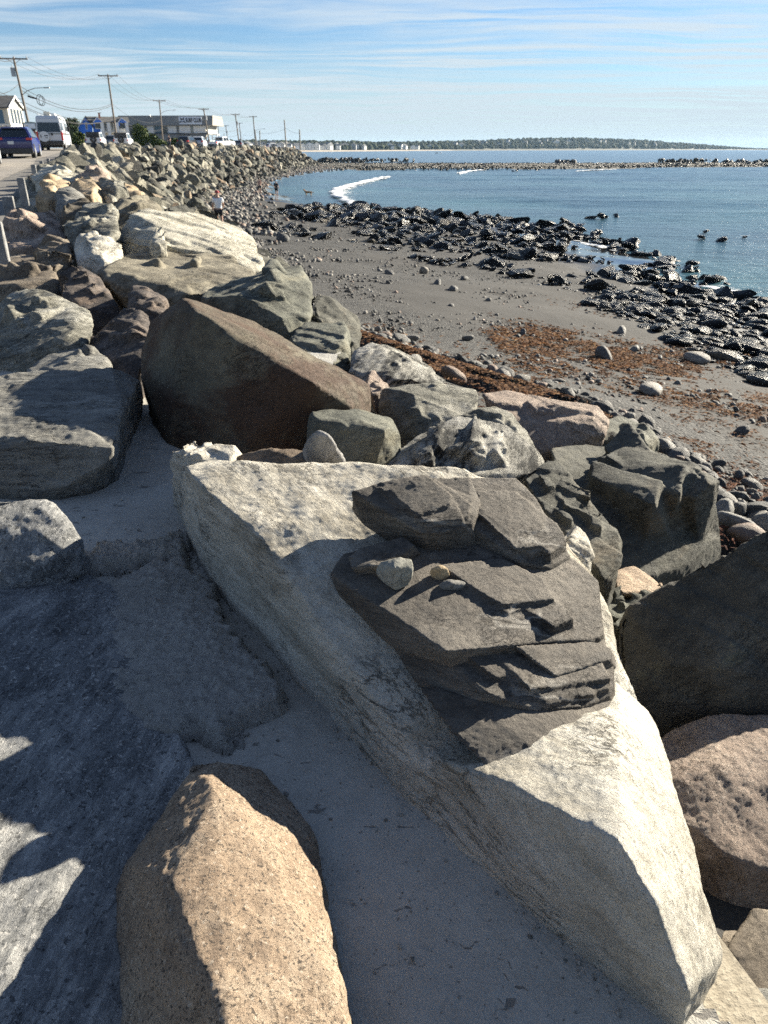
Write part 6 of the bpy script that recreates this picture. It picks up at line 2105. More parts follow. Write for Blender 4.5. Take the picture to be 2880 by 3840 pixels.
def vehicle(name, label, cat, pos, rz, paint, L, Wd, prof, belt, roof_k, windows, rear_glass, lights, wheels, plate=None, dark=0.42, extra=None, group=None):
    """prof: side outline (y, z) with the tail at y = 0; above the belt line the sides lean in"""
    root = empty(name, pos, rz)
    tag(root, label, cat, group)
    zt = max(z for y, z in prof)
    hw = lambda z: Wd / 2 * (1 if z < belt else 1 - (1 - roof_k) * (z - belt) / (zt - belt))
    pts = list(prof)
    zi = [z for y, z in pts]

    def body(bm):
        vs = prism(bm, pts, -1, 1, 'x')
        for v in vs:
            v.co.x = hw(v.co.z) * (1 if v.co.x > 0 else -1)
        es = [e for e in bm.edges]
        bmesh.ops.bevel(bm, geom=es, offset=0.06, segments=2, affect='EDGES', clamp_overlap=True)
    part('body', root, paint, body, True)
    # tail line for things set on the rear
    tail = sorted([(z, y) for (y, z) in pts if y < 0.9], key=lambda t: t[0])
    ty = lambda z: float(np.interp(z, [t[0] for t in tail], [t[1] for t in tail]))
    z0, z1 = rear_glass

    def rg(bm):
        vs = [bm.verts.new(q) for q in ((-hw(z0) + .12, ty(z0) - .02, z0), (hw(z0) - .12, ty(z0) - .02, z0), (hw(z1) - .12, ty(z1) - .02, z1), (-hw(z1) + .12, ty(z1) - .02, z1),
                                        (-hw(z0) + .12, ty(z0) + .05, z0), (hw(z0) - .12, ty(z0) + .05, z0), (hw(z1) - .12, ty(z1) + .05, z1), (-hw(z1) + .12, ty(z1) + .05, z1))]
        for f in ((0, 1, 2, 3), (4, 7, 6, 5), (0, 4, 5, 1), (3, 2, 6, 7), (0, 3, 7, 4), (1, 5, 6, 2)):
            bm.faces.new([vs[k] for k in f])
    part('rear_window', root, C_GLASS, rg)
    for s in (-1, 1):
        for w4 in windows:
            def sw(bm):
                A = [bm.verts.new((s * (hw(z) + .012), y, z)) for y, z in w4]
                B = [bm.verts.new((s * (hw(z) - .05), y, z)) for y, z in w4]
                bm.faces.new(A)
                bm.faces.new(B[::-1])
                n = len(A)
                for k in range(n):
                    bm.faces.new((A[k], B[k], B[(k + 1) % n], A[(k + 1) % n]))
            part('side_window', root, C_GLASS, sw)
        for (zl, zh, xi) in lights:
            part('tail_light', root, C_RED, lambda bm: box(bm, s * (hw((zl + zh) / 2) - xi), s * (hw((zl + zh) / 2) + .012), ty((zl + zh) / 2) - .03, ty((zl + zh) / 2) + .22, zl, zh))
        for (yw, rw) in wheels:
            wheel(root, s * (Wd / 2 - 0.10), yw, rw, 0.24)
            part('wheel_arch', root, C_DKPL, lambda bm: tube(bm, [(s * (Wd / 2 - 0.05), yw, rw), (s * (Wd / 2 + 0.008), yw, rw)], rw * 1.17, rw * 1.17, 18))
    part('rear_bumper', root, C_DKPL, lambda bm: box(bm, -Wd / 2 + .03, Wd / 2 - .03, ty(dark) - .09, ty(dark) + .2, dark - .16, dark + .12), False, 0.02)
    part('underside', root, C_BLACK, lambda bm: box(bm, -Wd / 2 + .15, Wd / 2 - .15, .2, L - .3, .22, .42))
    if plate:
        part('number_plate', root, C_PLATE, lambda bm: box(bm, -.16 + plate[0], .16 + plate[0], ty(plate[1]) - .03, ty(plate[1]) + .02, plate[1] - .08, plate[1] + .08))
    if extra:
        extra(root, hw, ty, zt)
    return root


def ground_at(px, d):
    p = V(px, 560, d=d)
    return (p[0], p[1], zland(p[0], p[1]) + 0.025)


SUVP = [(0.10, .30), (0.0, .55), (0.04, .98), (0.16, 1.08), (0.52, 1.58), (0.75, 1.66), (2.3, 1.69), (2.9, 1.60), (3.7, 1.12), (4.45, .98), (4.62, .70), (4.58, .30)]


def suv_extra(root, hw, ty, zt):
    for s in (-1, 1):
        part('roof_rail', root, C_DKPL, lambda bm: tube(bm, [(s * .58, .75, zt - .03), (s * .58, .85, zt + .07), (s * .58, 2.4, zt + .08), (s * .58, 2.5, zt)], 0.025, 0.025, 5))
    part('spoiler', root, P_NAVY, lambda bm: box(bm, -.6, .6, .38, .62, 1.57, 1.62))
    part('tail_strip', root, C_RED, lambda bm: box(bm, -.62, .62, ty(1.04) - .015, ty(1.04) + .05, 1.00, 1.03))


vehicle('suv', 'dark blue SUV with roof rails, nearest whole car on the road', 'car', ground_at(60, 48), R(17), P_NAVY, 4.6, 1.86, SUVP, 1.05, 0.74,
        [[(.75, 1.15), (1.5, 1.13), (1.5, 1.55), (.95, 1.52)], [(1.56, 1.13), (2.5, 1.12), (2.45, 1.56), (1.56, 1.57)], [(2.56, 1.12), (3.35, 1.12), (2.85, 1.48), (2.52, 1.55)]],
        (1.12, 1.54), [(.96, 1.08, .30)], [(.85, .36), (3.65, .36)], (-0.22, .82), 0.42, suv_extra)
VANP = [(0.05, .45), (0.0, .60), (0.0, 1.5), (0.10, 2.45), (0.25, 2.62), (4.4, 2.62), (4.9, 2.40), (5.35, 1.55), (5.9, 1.20), (6.0, .9), (5.95, .40)]


def van_extra(root, hw, ty, zt):
    def sp(bm):
        tube(bm, [(-.42, -.24, 1.06), (-.42, -.02, 1.06)], 0.40, 0.40, 20)
    o = part('spare_wheel_cover', root, P_SILVER, sp, True)
    part('cover_print', o, C_DKPL, lambda bm: (box(bm, -.40, -.12, -.255, -.242, 1.08, 1.16), box(bm, -.72, -.64, -.255, -.242, .98, 1.18), box(bm, -.38, -.15, -.255, -.242, .94, .98)))
    part('grey_stripe', root, C_GREYSH, lambda bm: box(bm, -.98, .98, -.02, .06, 1.22, 1.34))
    part('rear_latch', root, C_DKPL, lambda bm: box(bm, .12, .26, -.05, .0, 1.14, 1.34))
    part('roof_fan', root, C_OFFW, lambda bm: (box(bm, -.3, .2, .8, 1.4, zt, zt + .12), box(bm, -.3, .2, .8, .86, zt + .1, zt + .32)))
    part('air_conditioner', root, C_WHITE, lambda bm: box(bm, -.45, .45, 2.2, 3.1, zt, zt + .24), False, 0.05)
    for s in (-1, 1):
        part('roof_rack_rail', root, C_METAL, lambda bm: tube(bm, [(s * .72, .3, zt + .12), (s * .72, 4.2, zt + .12)], 0.03, 0.03, 5))
        part('mirror', root, C_DKPL, lambda bm: box(bm, s * 1.05 - .1, s * 1.05 + .1, 4.75, 4.85, 1.5, 1.9))
    part('awning_case', root, C_GREYSH, lambda bm: box(bm, .90, 1.02, .5, 3.9, 2.38, 2.5))
    part('door_gap', root, C_DKPL, lambda bm: (box(bm, 1.015, 1.03, 2.55, 2.75, .5, 2.3), box(bm, 1.015, 1.03, .2, 5.2, 1.22, 1.34)))


vehicle('camper_van', 'silver white camper van with a spare wheel cover on its tail', 'van', ground_at(196, 70), R(15), P_SILVER, 6.0, 2.05, VANP, 1.4, 0.86,
        [[(.5, 1.55), (1.6, 1.55), (1.6, 2.15), (.5, 2.15)], [(2.9, 1.55), (3.9, 1.55), (3.9, 2.15), (2.9, 2.15)], [(4.1, 1.5), (5.0, 1.45), (4.7, 2.1), (4.1, 2.15)]],
        (1.40, 2.12), [(1.0, 1.42, .12), (.78, .98, .12)], [(.95, .36), (4.95, .36)], None, 0.62, van_extra)
JEEPP = [(0.0, .50), (0.0, 1.05), (0.06, 1.80), (0.12, 1.84), (2.3, 1.84), (2.75, 1.20), (4.05, 1.10), (4.15, .85), (4.1, .45)]


def jeep_extra(root, hw, ty, zt):
    o = part('spare_wheel', root, C_BLACK, lambda bm: tube(bm, [(.04, -.30, 1.02), (.04, -.02, 1.02)], 0.40, 0.40, 20), True)
    part('rim', o, C_METAL, lambda bm: [tube(bm, [(.04, -.31, 1.02), (.04 + .26 * math.cos(a), -.31, 1.02 + .26 * math.sin(a))], 0.035, 0.03, 4) for a in np.linspace(0, 2 * math.pi, 6)[:5]])
    part('soft_top', root, C_DKPL, lambda bm: box(bm, -.80, .80, -.012, 1.0, 1.22, 1.87))


JW = [[(.2, 1.22), (1.1, 1.22), (1.1, 1.74), (.2, 1.74)], [(1.2, 1.22), (2.4, 1.22), (2.2, 1.74), (1.2, 1.74)]]
vehicle('jeep', 'white off roader with a black top and spare wheel, left of the two', 'car', ground_at(355, 106), R(10), P_WHITE, 4.2, 1.88, JEEPP, 1.15, 0.86, JW, (1.28, 1.74), [(.88, 1.08, .12)], [(.8, .40), (3.3, .40)], None, .5, jeep_extra, 'white off roaders with spare wheels')
vehicle('jeep', 'white off roader with a black top and spare wheel, right of the two', 'car', ground_at(458, 112), R(8), P_WHITE, 4.2, 1.88, JEEPP, 1.15, 0.86, JW, (1.28, 1.74), [(.88, 1.08, .12)], [(.8, .40), (3.3, .40)], None, .5, jeep_extra, 'white off roaders with spare wheels')
SUVW = [[(.75, 1.15), (1.5, 1.13), (1.5, 1.55), (.95, 1.52)], [(1.56, 1.13), (2.5, 1.12), (2.45, 1.56), (1.56, 1.57)], [(2.56, 1.12), (3.35, 1.12), (2.85, 1.48), (2.52, 1.55)]]


def small_car(label, px, d, rz, paint):
    return vehicle('parked_car', label, 'car', ground_at(px, d), rz, paint, 4.6, 1.86, SUVP, 1.05, 0.76, SUVW, (1.12, 1.54), [(.85, 1.10, .3)], [(.85, .34), (3.65, .34)], (0, .8), 0.42)


small_car('dark grey car parked between the two white off roaders', 414, 118, R(-12), P_GREY)
small_car('black SUV parked below the long club house, right of the bush', 688, 130, R(-6), P_BLACK)
small_car('silver car parked right of the black SUV below the club sign', 742, 134, R(4), P_SILVER)
small_car('dark blue car far along the road right of the white pickup', 893, 195, R(2), P_GREY)
small_car('light car almost wholly outside the left edge, nearer than the blue SUV', -120, 38, R(20), P_SILVER)
small_car('white car far along the road by the bare poles', 1000, 240, R(-50), P_WHITE)
PICKP = [(0.0, .45), (0.0, 1.05), (1.9, 1.08), (2.0, 1.78), (2.2, 1.84), (3.4, 1.84), (4.0, 1.20), (5.4, 1.10), (5.5, .75), (5.45, .42)]
vehicle('pickup_truck', 'white pickup truck parked at the right end of the long club house', 'truck', ground_at(798, 150), R(-28), P_WHITE, 5.5, 1.95, PICKP, 1.15, 0.85,
        [[(2.15, 1.2), (2.9, 1.2), (2.9, 1.72), (2.25, 1.72)], [(3.0, 1.2), (3.75, 1.2), (3.4, 1.72), (3.0, 1.72)]], (0.62, 0.66), [(.8, 1.02, .12)], [(1.1, .38), (4.4, .38)], None, 0.5,
        lambda root, hw, ty, zt: part('cab_window', root, C_GLASS, lambda bm: box(bm, -.75, .75, 1.93, 2.02, 1.22, 1.72)))

# ------------------------------------------------------------------ people and the dog
def skin_body(name, joints, bones, mat, parent=None, sub=2):
    me = bpy.data.meshes.new(name)
    me.from_pydata([j[0] for j in joints], bones, [])
    o = bpy.data.objects.new(name, me)
    COL.objects.link(o)
    m = o.modifiers.new('s', 'SKIN')
    m.use_smooth_shade = True
    for k, j in enumerate(joints):
        d = me.skin_vertices[0].data[k]
        r = j[1]
        d.radius = r if isinstance(r, tuple) else (r, r)
    me.skin_vertices[0].data[0].use_root = True
    sb = o.modifiers.new('b', 'SUBSURF')
    sb.levels = sub
    sb.render_levels = sub
    dg = bpy.context.evaluated_depsgraph_get()
    dg.update()
    res = bpy.data.meshes.new_from_object(o.evaluated_get(dg))
    bpy.data.objects.remove(o)
    res.materials.clear()
    res.polygons.foreach_set('use_smooth', np.ones(len(res.polygons), bool))
    return link(name, res, mat, parent)


C_SKIN = plain('skin', (0.42, 0.25, 0.18), 0.6)
C_SHIRT = plain('white_cotton', (0.78, 0.78, 0.77), 0.9)
C_SHORTS = plain('black_cloth', (0.02, 0.02, 0.022), 0.9)
C_CAP = plain('red_cap_cloth', (0.28, 0.03, 0.035), 0.8)
C_HAT = plain('light_blue_hat_cloth', (0.30, 0.52, 0.66), 0.8)
C_HAIR = plain('brown_hair', (0.05, 0.032, 0.02), 0.7)
C_DENIM = plain('dark_blue_cloth', (0.03, 0.04, 0.06), 0.9)
C_FUR = plain('tan_fur', (0.36, 0.20, 0.085), 0.85)


def person(label, pos, rz, H=1.72, stride=0.12, arm=(0.0, 0.0), lean=0.0, top=None, bottom=None, cap=None, brim=True, long_=False):
    s = H / 1.72
    root = empty('person', pos, rz)
    tag(root, label, 'person')
    L = lean

    def P(x, y, z):
        k = max(z - 0.95, 0)
        return (x * s, (y + L * k) * s, z * s)
    J = [(P(0, 0, .95), (.15 * s, .11 * s)), (P(0, 0, 1.15), (.14 * s, .095 * s)), (P(0, 0, 1.36), (.16 * s, .11 * s)), (P(0, .0, 1.47), .065 * s), (P(0, .02, 1.54), .06 * s), (P(0, .03, 1.63), (.085 * s, .10 * s)), (P(0, .02, 1.70), (.06 * s, .07 * s)),
         (P(-.10, 0, .86), .095 * s), (P(-.11, stride, .50), .06 * s), (P(-.11, stride * .6 - .03, .09), .042 * s), (P(-.12, stride * .6 + .12, .03), (.045 * s, .03 * s)),
         (P(.10, 0, .86), .095 * s), (P(.11, -stride * .4, .50), .06 * s), (P(.11, -stride - .03, .09), .042 * s), (P(.12, -stride + .12, .03), (.045 * s, .03 * s)),
         (P(-.19, 0, 1.40), .06 * s), (P(-.25, -.03 + arm[0] * .4, 1.14), .042 * s), (P(-.26, .06 + arm[0], .90 + abs(arm[0]) * .5), .032 * s), (P(-.26, .09 + arm[0] * 1.2, .80 + abs(arm[0]) * .7), (.035 * s, .022 * s)),
         (P(.19, 0, 1.40), .06 * s), (P(.25, -.03 + arm[1] * .4, 1.14), .042 * s), (P(.26, .06 + arm[1], .90 + abs(arm[1]) * .5), .032 * s), (P(.26, .09 + arm[1] * 1.2, .80 + abs(arm[1]) * .7), (.035 * s, .022 * s))]
    B = [(0, 1), (1, 2), (2, 3), (3, 4), (4, 5), (5, 6), (0, 7), (7, 8), (8, 9), (9, 10), (0, 11), (11, 12), (12, 13), (13, 14), (2, 15), (15, 16), (16, 17), (17, 18), (2, 19), (19, 20), (20, 21), (21, 22)]
    skin_body('body', J, B, C_SKIN, root)
    g = 1.16

    def sub(idx, bones, nm, mat, cut=None):
        mp = {k: i for i, k in enumerate(idx)}
        JJ = []
        for k in idx:
            p, r = J[k]
            r = r if isinstance(r, tuple) else (r, r)
            JJ.append((p, (r[0] * g + .012, r[1] * g + .012)))
        if cut:
            for (k, a, b, t) in cut:
                pa_, pb_ = Vector(J[a][0]), Vector(J[b][0])
                JJ[mp[k]] = (tuple(pa_.lerp(pb_, t)), JJ[mp[k]][1])
        skin_body(nm, JJ, [(mp[a], mp[b]) for a, b in bones], mat, root)
    if top:
        sub([1, 2, 0, 15, 16, 19, 20], [(0, 1), (1, 2), (2, 15), (15, 16), (2, 19), (19, 20)], 'shirt', top, [(16, 15, 16, 0.75), (20, 19, 20, 0.75)])
    if bottom:
        t = 0.95 if long_ else 0.8
        idx = [0, 7, 8, 11, 12] + ([9, 13] if long_ else [])
        bn = [(0, 7), (7, 8), (0, 11), (11, 12)] + ([(8, 9), (12, 13)] if long_ else [])
        sub(idx, bn, 'trousers' if long_ else 'shorts', bottom, None if long_ else [(8, 7, 8, 0.7), (12, 11, 12, 0.7)])
    hx = Vector(J[5][0])
    if cap:
        def hat(bm):
            bmesh.ops.create_uvsphere(bm, u_segments=12, v_segments=8, radius=0.112 * s)
            for v in bm.verts:
                v.co.z = max(v.co.z, -0.01) * 1.0
                v.co += hx + Vector((0, 0, .035 * s))
            if brim:
                tube(bm, [hx + Vector((0, 0.05 * s, .03 * s)), hx + Vector((0, 0.05 * s, .045 * s))], 0.15 * s, 0.13 * s, 14)
        part('hat', root, cap, hat, True)
    else:
        def hair(bm):
            bmesh.ops.create_uvsphere(bm, u_segments=12, v_segments=8, radius=0.11 * s)
            for v in bm.verts:
                v.co += hx + Vector((0, -.02 * s, .03 * s))
        part('hair', root, C_HAIR, hair, True)
    return root


def gp(px, py, guess=1.0):
    z = guess
    for _ in range(6):
        p = V(px, py, z=z)
        z = float(ground_z(p[0], p[1]))
    return (p[0], p[1], z)


m_pos = V(818, 770, d=41)
m_z = float(ground_z(m_pos[0], m_pos[1]))
person('person in white shirt, black shorts and red cap at the foot of the rocks', (m_pos[0], m_pos[1], m_z), R(15), 1.85, 0.15, (0.10, 0.25), 0.10, C_SHIRT, C_SHORTS, C_CAP)
person('person in dark shorts, bare back, standing left of the other bather', gp(975, 730, 0.2), R(20), 1.72, 0.06, (0.35, 0.30), 0.0, None, C_SHORTS, None)
person('person in dark swimwear and a light blue hat standing on the wet sand', gp(1038, 738, 0.2), R(-10), 1.66, 0.05, (0.12, 0.1), 0.0, C_SHORTS, C_SHORTS, C_HAT)
wp = V(636, 540, d=128)
person('person in dark clothes standing by the road right of the bush', (wp[0], wp[1], zland(wp[0], wp[1])), R(150), 1.85, 0.05, (0, 0), 0, C_DENIM, C_DENIM, None, long_=True)


def dog():
    p = gp(1157, 738, 0.1)
    root = empty('dog', p, R(170))
    tag(root, 'tan dog standing in the shallow water, head turned to the bathers', 'dog')
    J = [((0, 0, .50), .125), ((.22, 0, .52), .145), ((.36, 0, .56), .12), ((-.22, 0, .51), .105), ((-.36, 0, .53), .10), ((.46, 0, .68), .075), ((.54, 0, .78), .075), ((.66, 0, .74), .042),
         ((.28, .09, .40), .05), ((.27, .09, .20), .03), ((.27, .09, .04), .026), ((.31, .09, .02), .03), ((.28, -.09, .40), .05), ((.24, -.09, .20), .03), ((.25, -.09, .04), .026), ((.29, -.09, .02), .03),
         ((-.34, .09, .40), .075), ((-.30, .09, .27), .045), ((-.40, .09, .17), .03), ((-.38, .09, .04), .026), ((-.34, .09, .02), .03), ((-.34, -.09, .40), .075), ((-.27, -.09, .27), .045), ((-.37, -.09, .17), .03), ((-.35, -.09, .04), .026), ((-.31, -.09, .02), .03),
         ((-.48, 0, .55), .035), ((-.62, 0, .46), .03), ((-.72, 0, .42), .02)]
    B = [(0, 1), (1, 2), (0, 3), (3, 4), (2, 5), (5, 6), (6, 7), (1, 8), (8, 9), (9, 10), (10, 11), (1, 12), (12, 13), (13, 14), (14, 15), (4, 16), (16, 17), (17, 18), (18, 19), (19, 20), (4, 21), (21, 22), (22, 23), (23, 24), (24, 25), (4, 26), (26, 27), (27, 28)]
    skin_body('body', J, B, C_FUR, root, 1)
    for s in (-1, 1):
        part('ear', root, C_FUR, lambda bm: tube(bm, [(.50, s * .06, .83), (.50, s * .10, .77), (.52, s * .10, .70)], .035, .02, 5))


dog()

# ------------------------------------------------------------------ shrubs, trees and the far shore
def leaf_mass(n, ell, seed, size, tones, lobes=9):
    """many small leaf faces spread through a lumpy crown"""
    rs = np.random.RandomState(seed)
    c = rs.normal(size=(lobes, 3)) * 0.42
    c[:, 2] = np.abs(c[:, 2]) * 0.9
    r = rs.uniform(0.32, 0.6, lobes)
    k = rs.randint(lobes, size=n)
    d = rs.normal(size=(n, 3))
    d /= np.linalg.norm(d, axis=1)[:, None]
    p = c[k] + d * (r[k] * rs.rand(n) ** 0.4)[:, None]
    p[:, 2] = np.maximum(p[:, 2], -0.1)
    p = p * np.array(ell)
    nr = rs.normal(size=(n, 3)) + d * 0.8 + np.array([0, 0, 0.5])
    nr /= np.linalg.norm(nr, axis=1)[:, None]
    u = np.cross(nr, rs.normal(size=(n, 3)))
    u /= np.linalg.norm(u, axis=1)[:, None]
    w_ = np.cross(nr, u)
    s = size * rs.uniform(.6, 1.4, n)[:, None]
    v = np.stack([p - u * s, p + w_ * s * .55, p + u * s, p - w_ * s * .55], 1).reshape(-1, 3)
    f = np.arange(n)[:, None] * 4 + np.arange(4)[None]
    t = np.array(tones)[rs.randint(len(tones), size=n)] * (0.7 + 0.6 * rs.rand(lobes))[k][:, None]
    me = np_mesh('leaves', v, f, False)
    vcol(me, 'tint', np.repeat(t, 4, 0))
    return me


GREENS = [(0.07, 0.10, 0.022), (0.10, 0.14, 0.03), (0.05, 0.075, 0.02), (0.14, 0.165, 0.04)]
DGREENS = [(0.03, 0.05, 0.018), (0.045, 0.07, 0.022), (0.06, 0.085, 0.03)]


def shrub(label, px, d, ell, seed, tones=GREENS, n=2600):
    p = V(px, 553, d=d)
    z = zland(p[0], p[1])
    root = empty('shrub', (p[0], p[1], z))
    tag(root, label, 'shrub')
    link('foliage', leaf_mass(n, ell, seed, 0.20, tones), M_LEAF, root).location = (0, 0, ell[2] * 0.12)
    part('stem', root, C_WOOD, lambda bm: [tube(bm, [(0, 0, -.2), (math.cos(a) * ell[0] * .4, math.sin(a) * .3, ell[2] * .6)], .07, .02, 5) for a in (0, 1.3, 2.6, 4, 5.2)])


shrub('large rounded green bush in front of the long club house', 546, 140, (2.7, 1.6, 2.6), 2, n=4200)
shrub('low bush at the right foot of the large rounded bush', 600, 138, (1.5, 1.0, 1.2), 3, n=1500)
shrub('low bush beside the walker below the club house', 650, 136, (1.6, 1.0, 1.3), 4, n=1500)
shrub('low green hedge bush between the van and the blue house', 305, 118, (1.7, 1.2, 1.5), 5, n=2200)
shrub('second low hedge bush just right of the camper van', 284, 112, (1.2, 1.0, 1.3), 6, n=1500)
shrub('green bush under the roofed sign behind the leaning pole', 128, 108, (1.6, 1.0, 1.9), 7, n=1600)


def tree(label, px, d, H, Rr, seed, tones=DGREENS):
    p = V(px, 553, d=d)
    root = empty('tree', (p[0], p[1], 4.9))
    tag(root, label, 'tree', 'trees behind the houses')
    link('crown', leaf_mass(2200, (Rr, Rr * .8, H * 0.42), seed, 0.34, tones, 12), M_LEAF, root).location = (0, 0, H * 0.42)
    part('trunk', root, C_WOOD, lambda bm: [tube(bm, [(0, 0, -.3), (0, 0, H * .4), (0.2, 0, H * .8)], .22, .05, 6)] + [tube(bm, [(0, 0, H * .35), (math.cos(a) * Rr * .5, math.sin(a) * Rr * .4, H * .7)], .1, .03, 5) for a in (0.4, 2.2, 3.9, 5.3)])


tree('dark green tree showing between the camper van and the blue house', 268, 190, 6.6, 2.2, 1)
tree('dark green tree touching the left eave of the blue house', 290, 215, 7.2, 2.6, 2)
tree('dark tree just left of the roofed sign', 76, 175, 6.6, 2.0, 3)
tree('dark tree between the roofed sign and the camper van', 140, 190, 6.0, 2.2, 4)


def far_shore():
    pxs = np.array([250, 600, 900, 1100, 1250, 1400, 1500, 1700, 1900, 2050, 2200, 2350, 2500, 2650, 2780, 2880, 3000.])
    dsh = np.array([1000, 1050, 1150, 1250, 1350, 1500, 1650, 1900, 2100, 2200, 2250, 2350, 2450, 2550, 2650, 2700, 2800.])
    ytop = np.array([534, 531, 527, 527, 528, 531, 531, 527, 519, 515, 515, 520, 529, 538, 547, 553, 557.])
    n = 160
    u = np.linspace(250, 3000, n)
    d0 = np.interp(u, pxs, dsh)
    yt = np.interp(u, pxs, ytop)
    rows = []
    ks = np.array([0.0, 0.012, 0.03, 0.06, 0.12, 0.2, 0.3])
    hs = np.array([-0.04, 0.06, 0.12, 0.35, 0.85, 1.0, 0.4])
    peak = []
    for a, d, y in zip(u, d0, yt):
        q = V(a, y, d=d * 1.15)
        hz_ = max(q[2] - 9.0, 1.2)
        peak.append(hz_)
        r = V(a, 556, d=1.0) - CAM
        for k, h in zip(ks, hs):
            dd = d * (1 + k)
            rows.append((CAM[0] + r[0] / r[1] * dd, dd, -0.5 if h < 0 else h * hz_ + 0.6))
    me = np_mesh('land', np.array(rows), grid_faces(n, len(ks))[:, ::-1])
    tag(link('far_shore', me, M_LAND), kind='structure')
    # narrow sand at its edge
    rows = []
    for a, d in zip(u, d0):
        r = V(a, 556, d=1.0) - CAM
        sandw = 1.0 if a < 1700 else 0.35
        for k, z in ((-0.010, -0.2), (0.0, 0.9 * sandw), (0.012, 2.0 * sandw)):
            rows.append((r[0] / r[1] * d * (1 + k), d * (1 + k), z))
    tag(link('far_beach', np_mesh('sand', np.array(rows), grid_faces(n, 3)[:, ::-1]), M_FSAND), kind='structure')
    # the wood on it: clumps of foliage, far too many to count
    rs = np.random.RandomState(8)
    bm = bmesh.new()
    bmesh.ops.create_icosphere(bm, subdivisions=2, radius=1)
    bv = np.array([list(v.co) for v in bm.verts])
    bf = np.array([[v.index for v in f.verts] for f in bm.faces])
    bm.free()
    VV, FF, TT = [], [], []
    c = 0
    N = 5200
    for i in range(N):
        a = rs.uniform(260, 2960)
        d = np.interp(a, pxs, dsh)
        k = rs.uniform(0.03, 0.2)
        pk = np.interp(a, u, peak)
        h = np.interp(k, ks, hs) * pk + 0.6
        r = V(a, 556, d=1.0) - CAM
        dd = d * (1 + k)
        s = rs.uniform(2.6, 6.5) * (0.8 if a > 2500 else 1.0)
        if a < 1250 and k < 0.06:
            continue
        if a > 2600:
            s *= max(0.3, 1 - (a - 2600) / 500)
        vv = bv * (1 + 0.35 * perlin(bv * 1.6 + i * 3.1)[:, None]) * s * np.array([1, 1, rs.uniform(.8, 1.25)])
        VV.append(vv + np.array([r[0] / r[1] * dd, dd, h + s * 0.55]))
        FF.append(bf + c)
        c += len(bv)
        t = np.array([(0.024, 0.034, 0.018), (0.034, 0.047, 0.022), (0.045, 0.055, 0.026), (0.02, 0.028, 0.017)][rs.randint(4)])
        TT.append(np.repeat(t[None], len(bv), 0))
    me = np_mesh('wood', np.concatenate(VV), np.concatenate(FF), False)
    vcol(me, 'tint', np.concatenate(TT))
    tag(link('far_woodland', me, M_FARTREE), kind='stuff')
    # houses along the water and on the wooded hill
    fw = [plain('far_white_wall', (0.70, 0.70, 0.68), 0.8, gs=.5), plain('far_grey_wall', (0.36, 0.36, 0.36), 0.8, gs=.5)]
    fr = [plain('far_grey_roof', (0.17, 0.17, 0.17), 0.9, gs=.5), plain('far_dark_roof', (0.10, 0.095, 0.09), 0.9, gs=.5)]
    protos = []
    for wi in range(2):
        for (w_, dp, hw_, hr) in ((9, 9, 5.5, 8.5), (12, 9, 6, 9), (7, 8, 5, 7.5)):
            root = empty('far_house', (0, 0, 0))
            part('wall', root, fw[wi], lambda bm: prism(bm, [(-w_ / 2, -2), (w_ / 2, -2), (w_ / 2, hw_), (0, hr), (-w_ / 2, hw_)], 0, dp))
            part('roof', root, fr[wi], lambda bm: (prism(bm, [(-w_ / 2 - .5, hw_ - .3), (0, hr + .05), (0, hr + .4), (-w_ / 2 - .5, hw_ + .05)], -.5, dp + .5), prism(bm, [(w_ / 2 + .5, hw_ - .3), (w_ / 2 + .5, hw_ + .05), (0, hr + .4), (0, hr + .05)], -.5, dp + .5)))
            part('window', root, C_GLASS, lambda bm: (box(bm, -w_ / 4 - .6, -w_ / 4 + .6, -.06, .02, 1, 2.6), box(bm, w_ / 4 - .6, w_ / 4 + .6, -.06, .02, 1, 2.6), box(bm, -w_ / 4 - .6, -w_ / 4 + .6, -.06, .02, 3.6, 5), box(bm, w_ / 4 - .6, w_ / 4 + .6, -.06, .02, 3.6, 5)))
            protos.append(root)
    used = set()
    spots = []
    for i in range(78):
        a = 560 + 900 * (i + rs.uniform(0, .8)) / 78 if i < 70 else rs.uniform(1440, 1620)
        spots.append((a, rs.choice([0.014, 0.024, 0.036]), 0))
    for i in range(34):
        spots.append((rs.uniform(1660, 2560), rs.uniform(0.05, 0.11), 1))
    for (a, k, hill) in spots:
        j = rs.randint(3) + (3 if (hill and rs.rand() < 0.75) or rs.rand() < 0.15 else 0)
        o = protos[j] if j not in used else copy_tree(protos[j])
        used.add(j)
        d = np.interp(a, pxs, dsh)
        r = V(a, 556, d=1.0) - CAM
        dd = d * (1 + k)
        h = np.interp(k, ks, hs) * np.interp(a, u, peak) + 0.6
        o.location = (r[0] / r[1] * dd, dd, h + (3.0 if not hill else 2.6))
        o.rotation_euler = (0, 0, rs.uniform(-.6, .6) + (0 if rs.rand() < .5 else 1.57))
        s = rs.uniform(.75, 1.1)
        o.scale = (s, s, s)
        white = j < 3
        if hill:
            tag(o, 'white house among the trees on the far hill' if white else 'grey house among the trees on the far hill', 'house', 'houses on the far hill, ' + ('white' if white else 'grey'))
        else:
            tag(o, 'small white house in the row along the far beach' if white else 'small grey house in the row along the far beach', 'house', 'houses along the far beach, ' + ('white' if white else 'grey'))
    for j in range(6):
        if j not in used:
            for ch in list(protos[j].children):
                bpy.data.objects.remove(ch)
            bpy.data.objects.remove(protos[j])


far_shore()


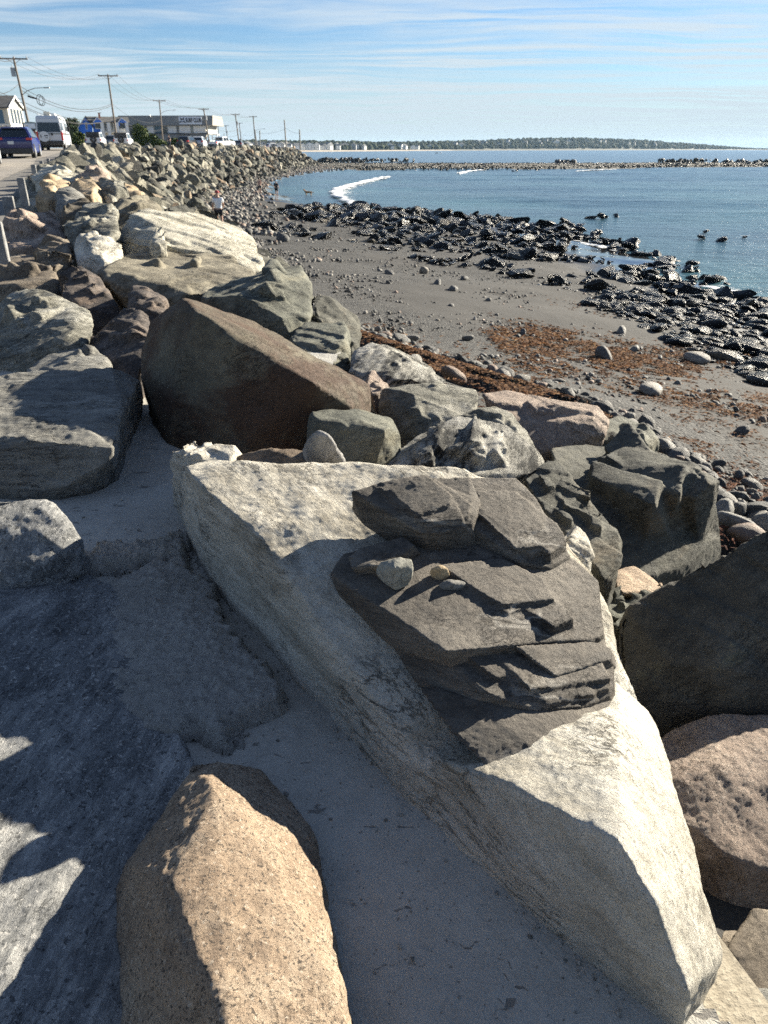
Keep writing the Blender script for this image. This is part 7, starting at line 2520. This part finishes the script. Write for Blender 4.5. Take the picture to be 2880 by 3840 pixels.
# ------------------------------------------------------------------ sea air
def haze():
    me = bpy.data.meshes.new('haze')
    bm = bmesh.new()
    box(bm, -6500, 6500, -60, 7000, -4.0, 62.0)
    bm.to_mesh(me)
    bm.free()
    m, t = new_mat('sea_air')
    v = t.n('ShaderNodeVolumePrincipled')
    t.set(v, 'Color', (0.50, 0.74, 1.0, 1))
    t.set(v, 'Density', 0.00004)
    t.set(v, 'Anisotropy', 0.2)
    t.n('ShaderNodeOutputMaterial', Volume=v)
    tag(link('haze', me, m), kind='stuff')


haze()
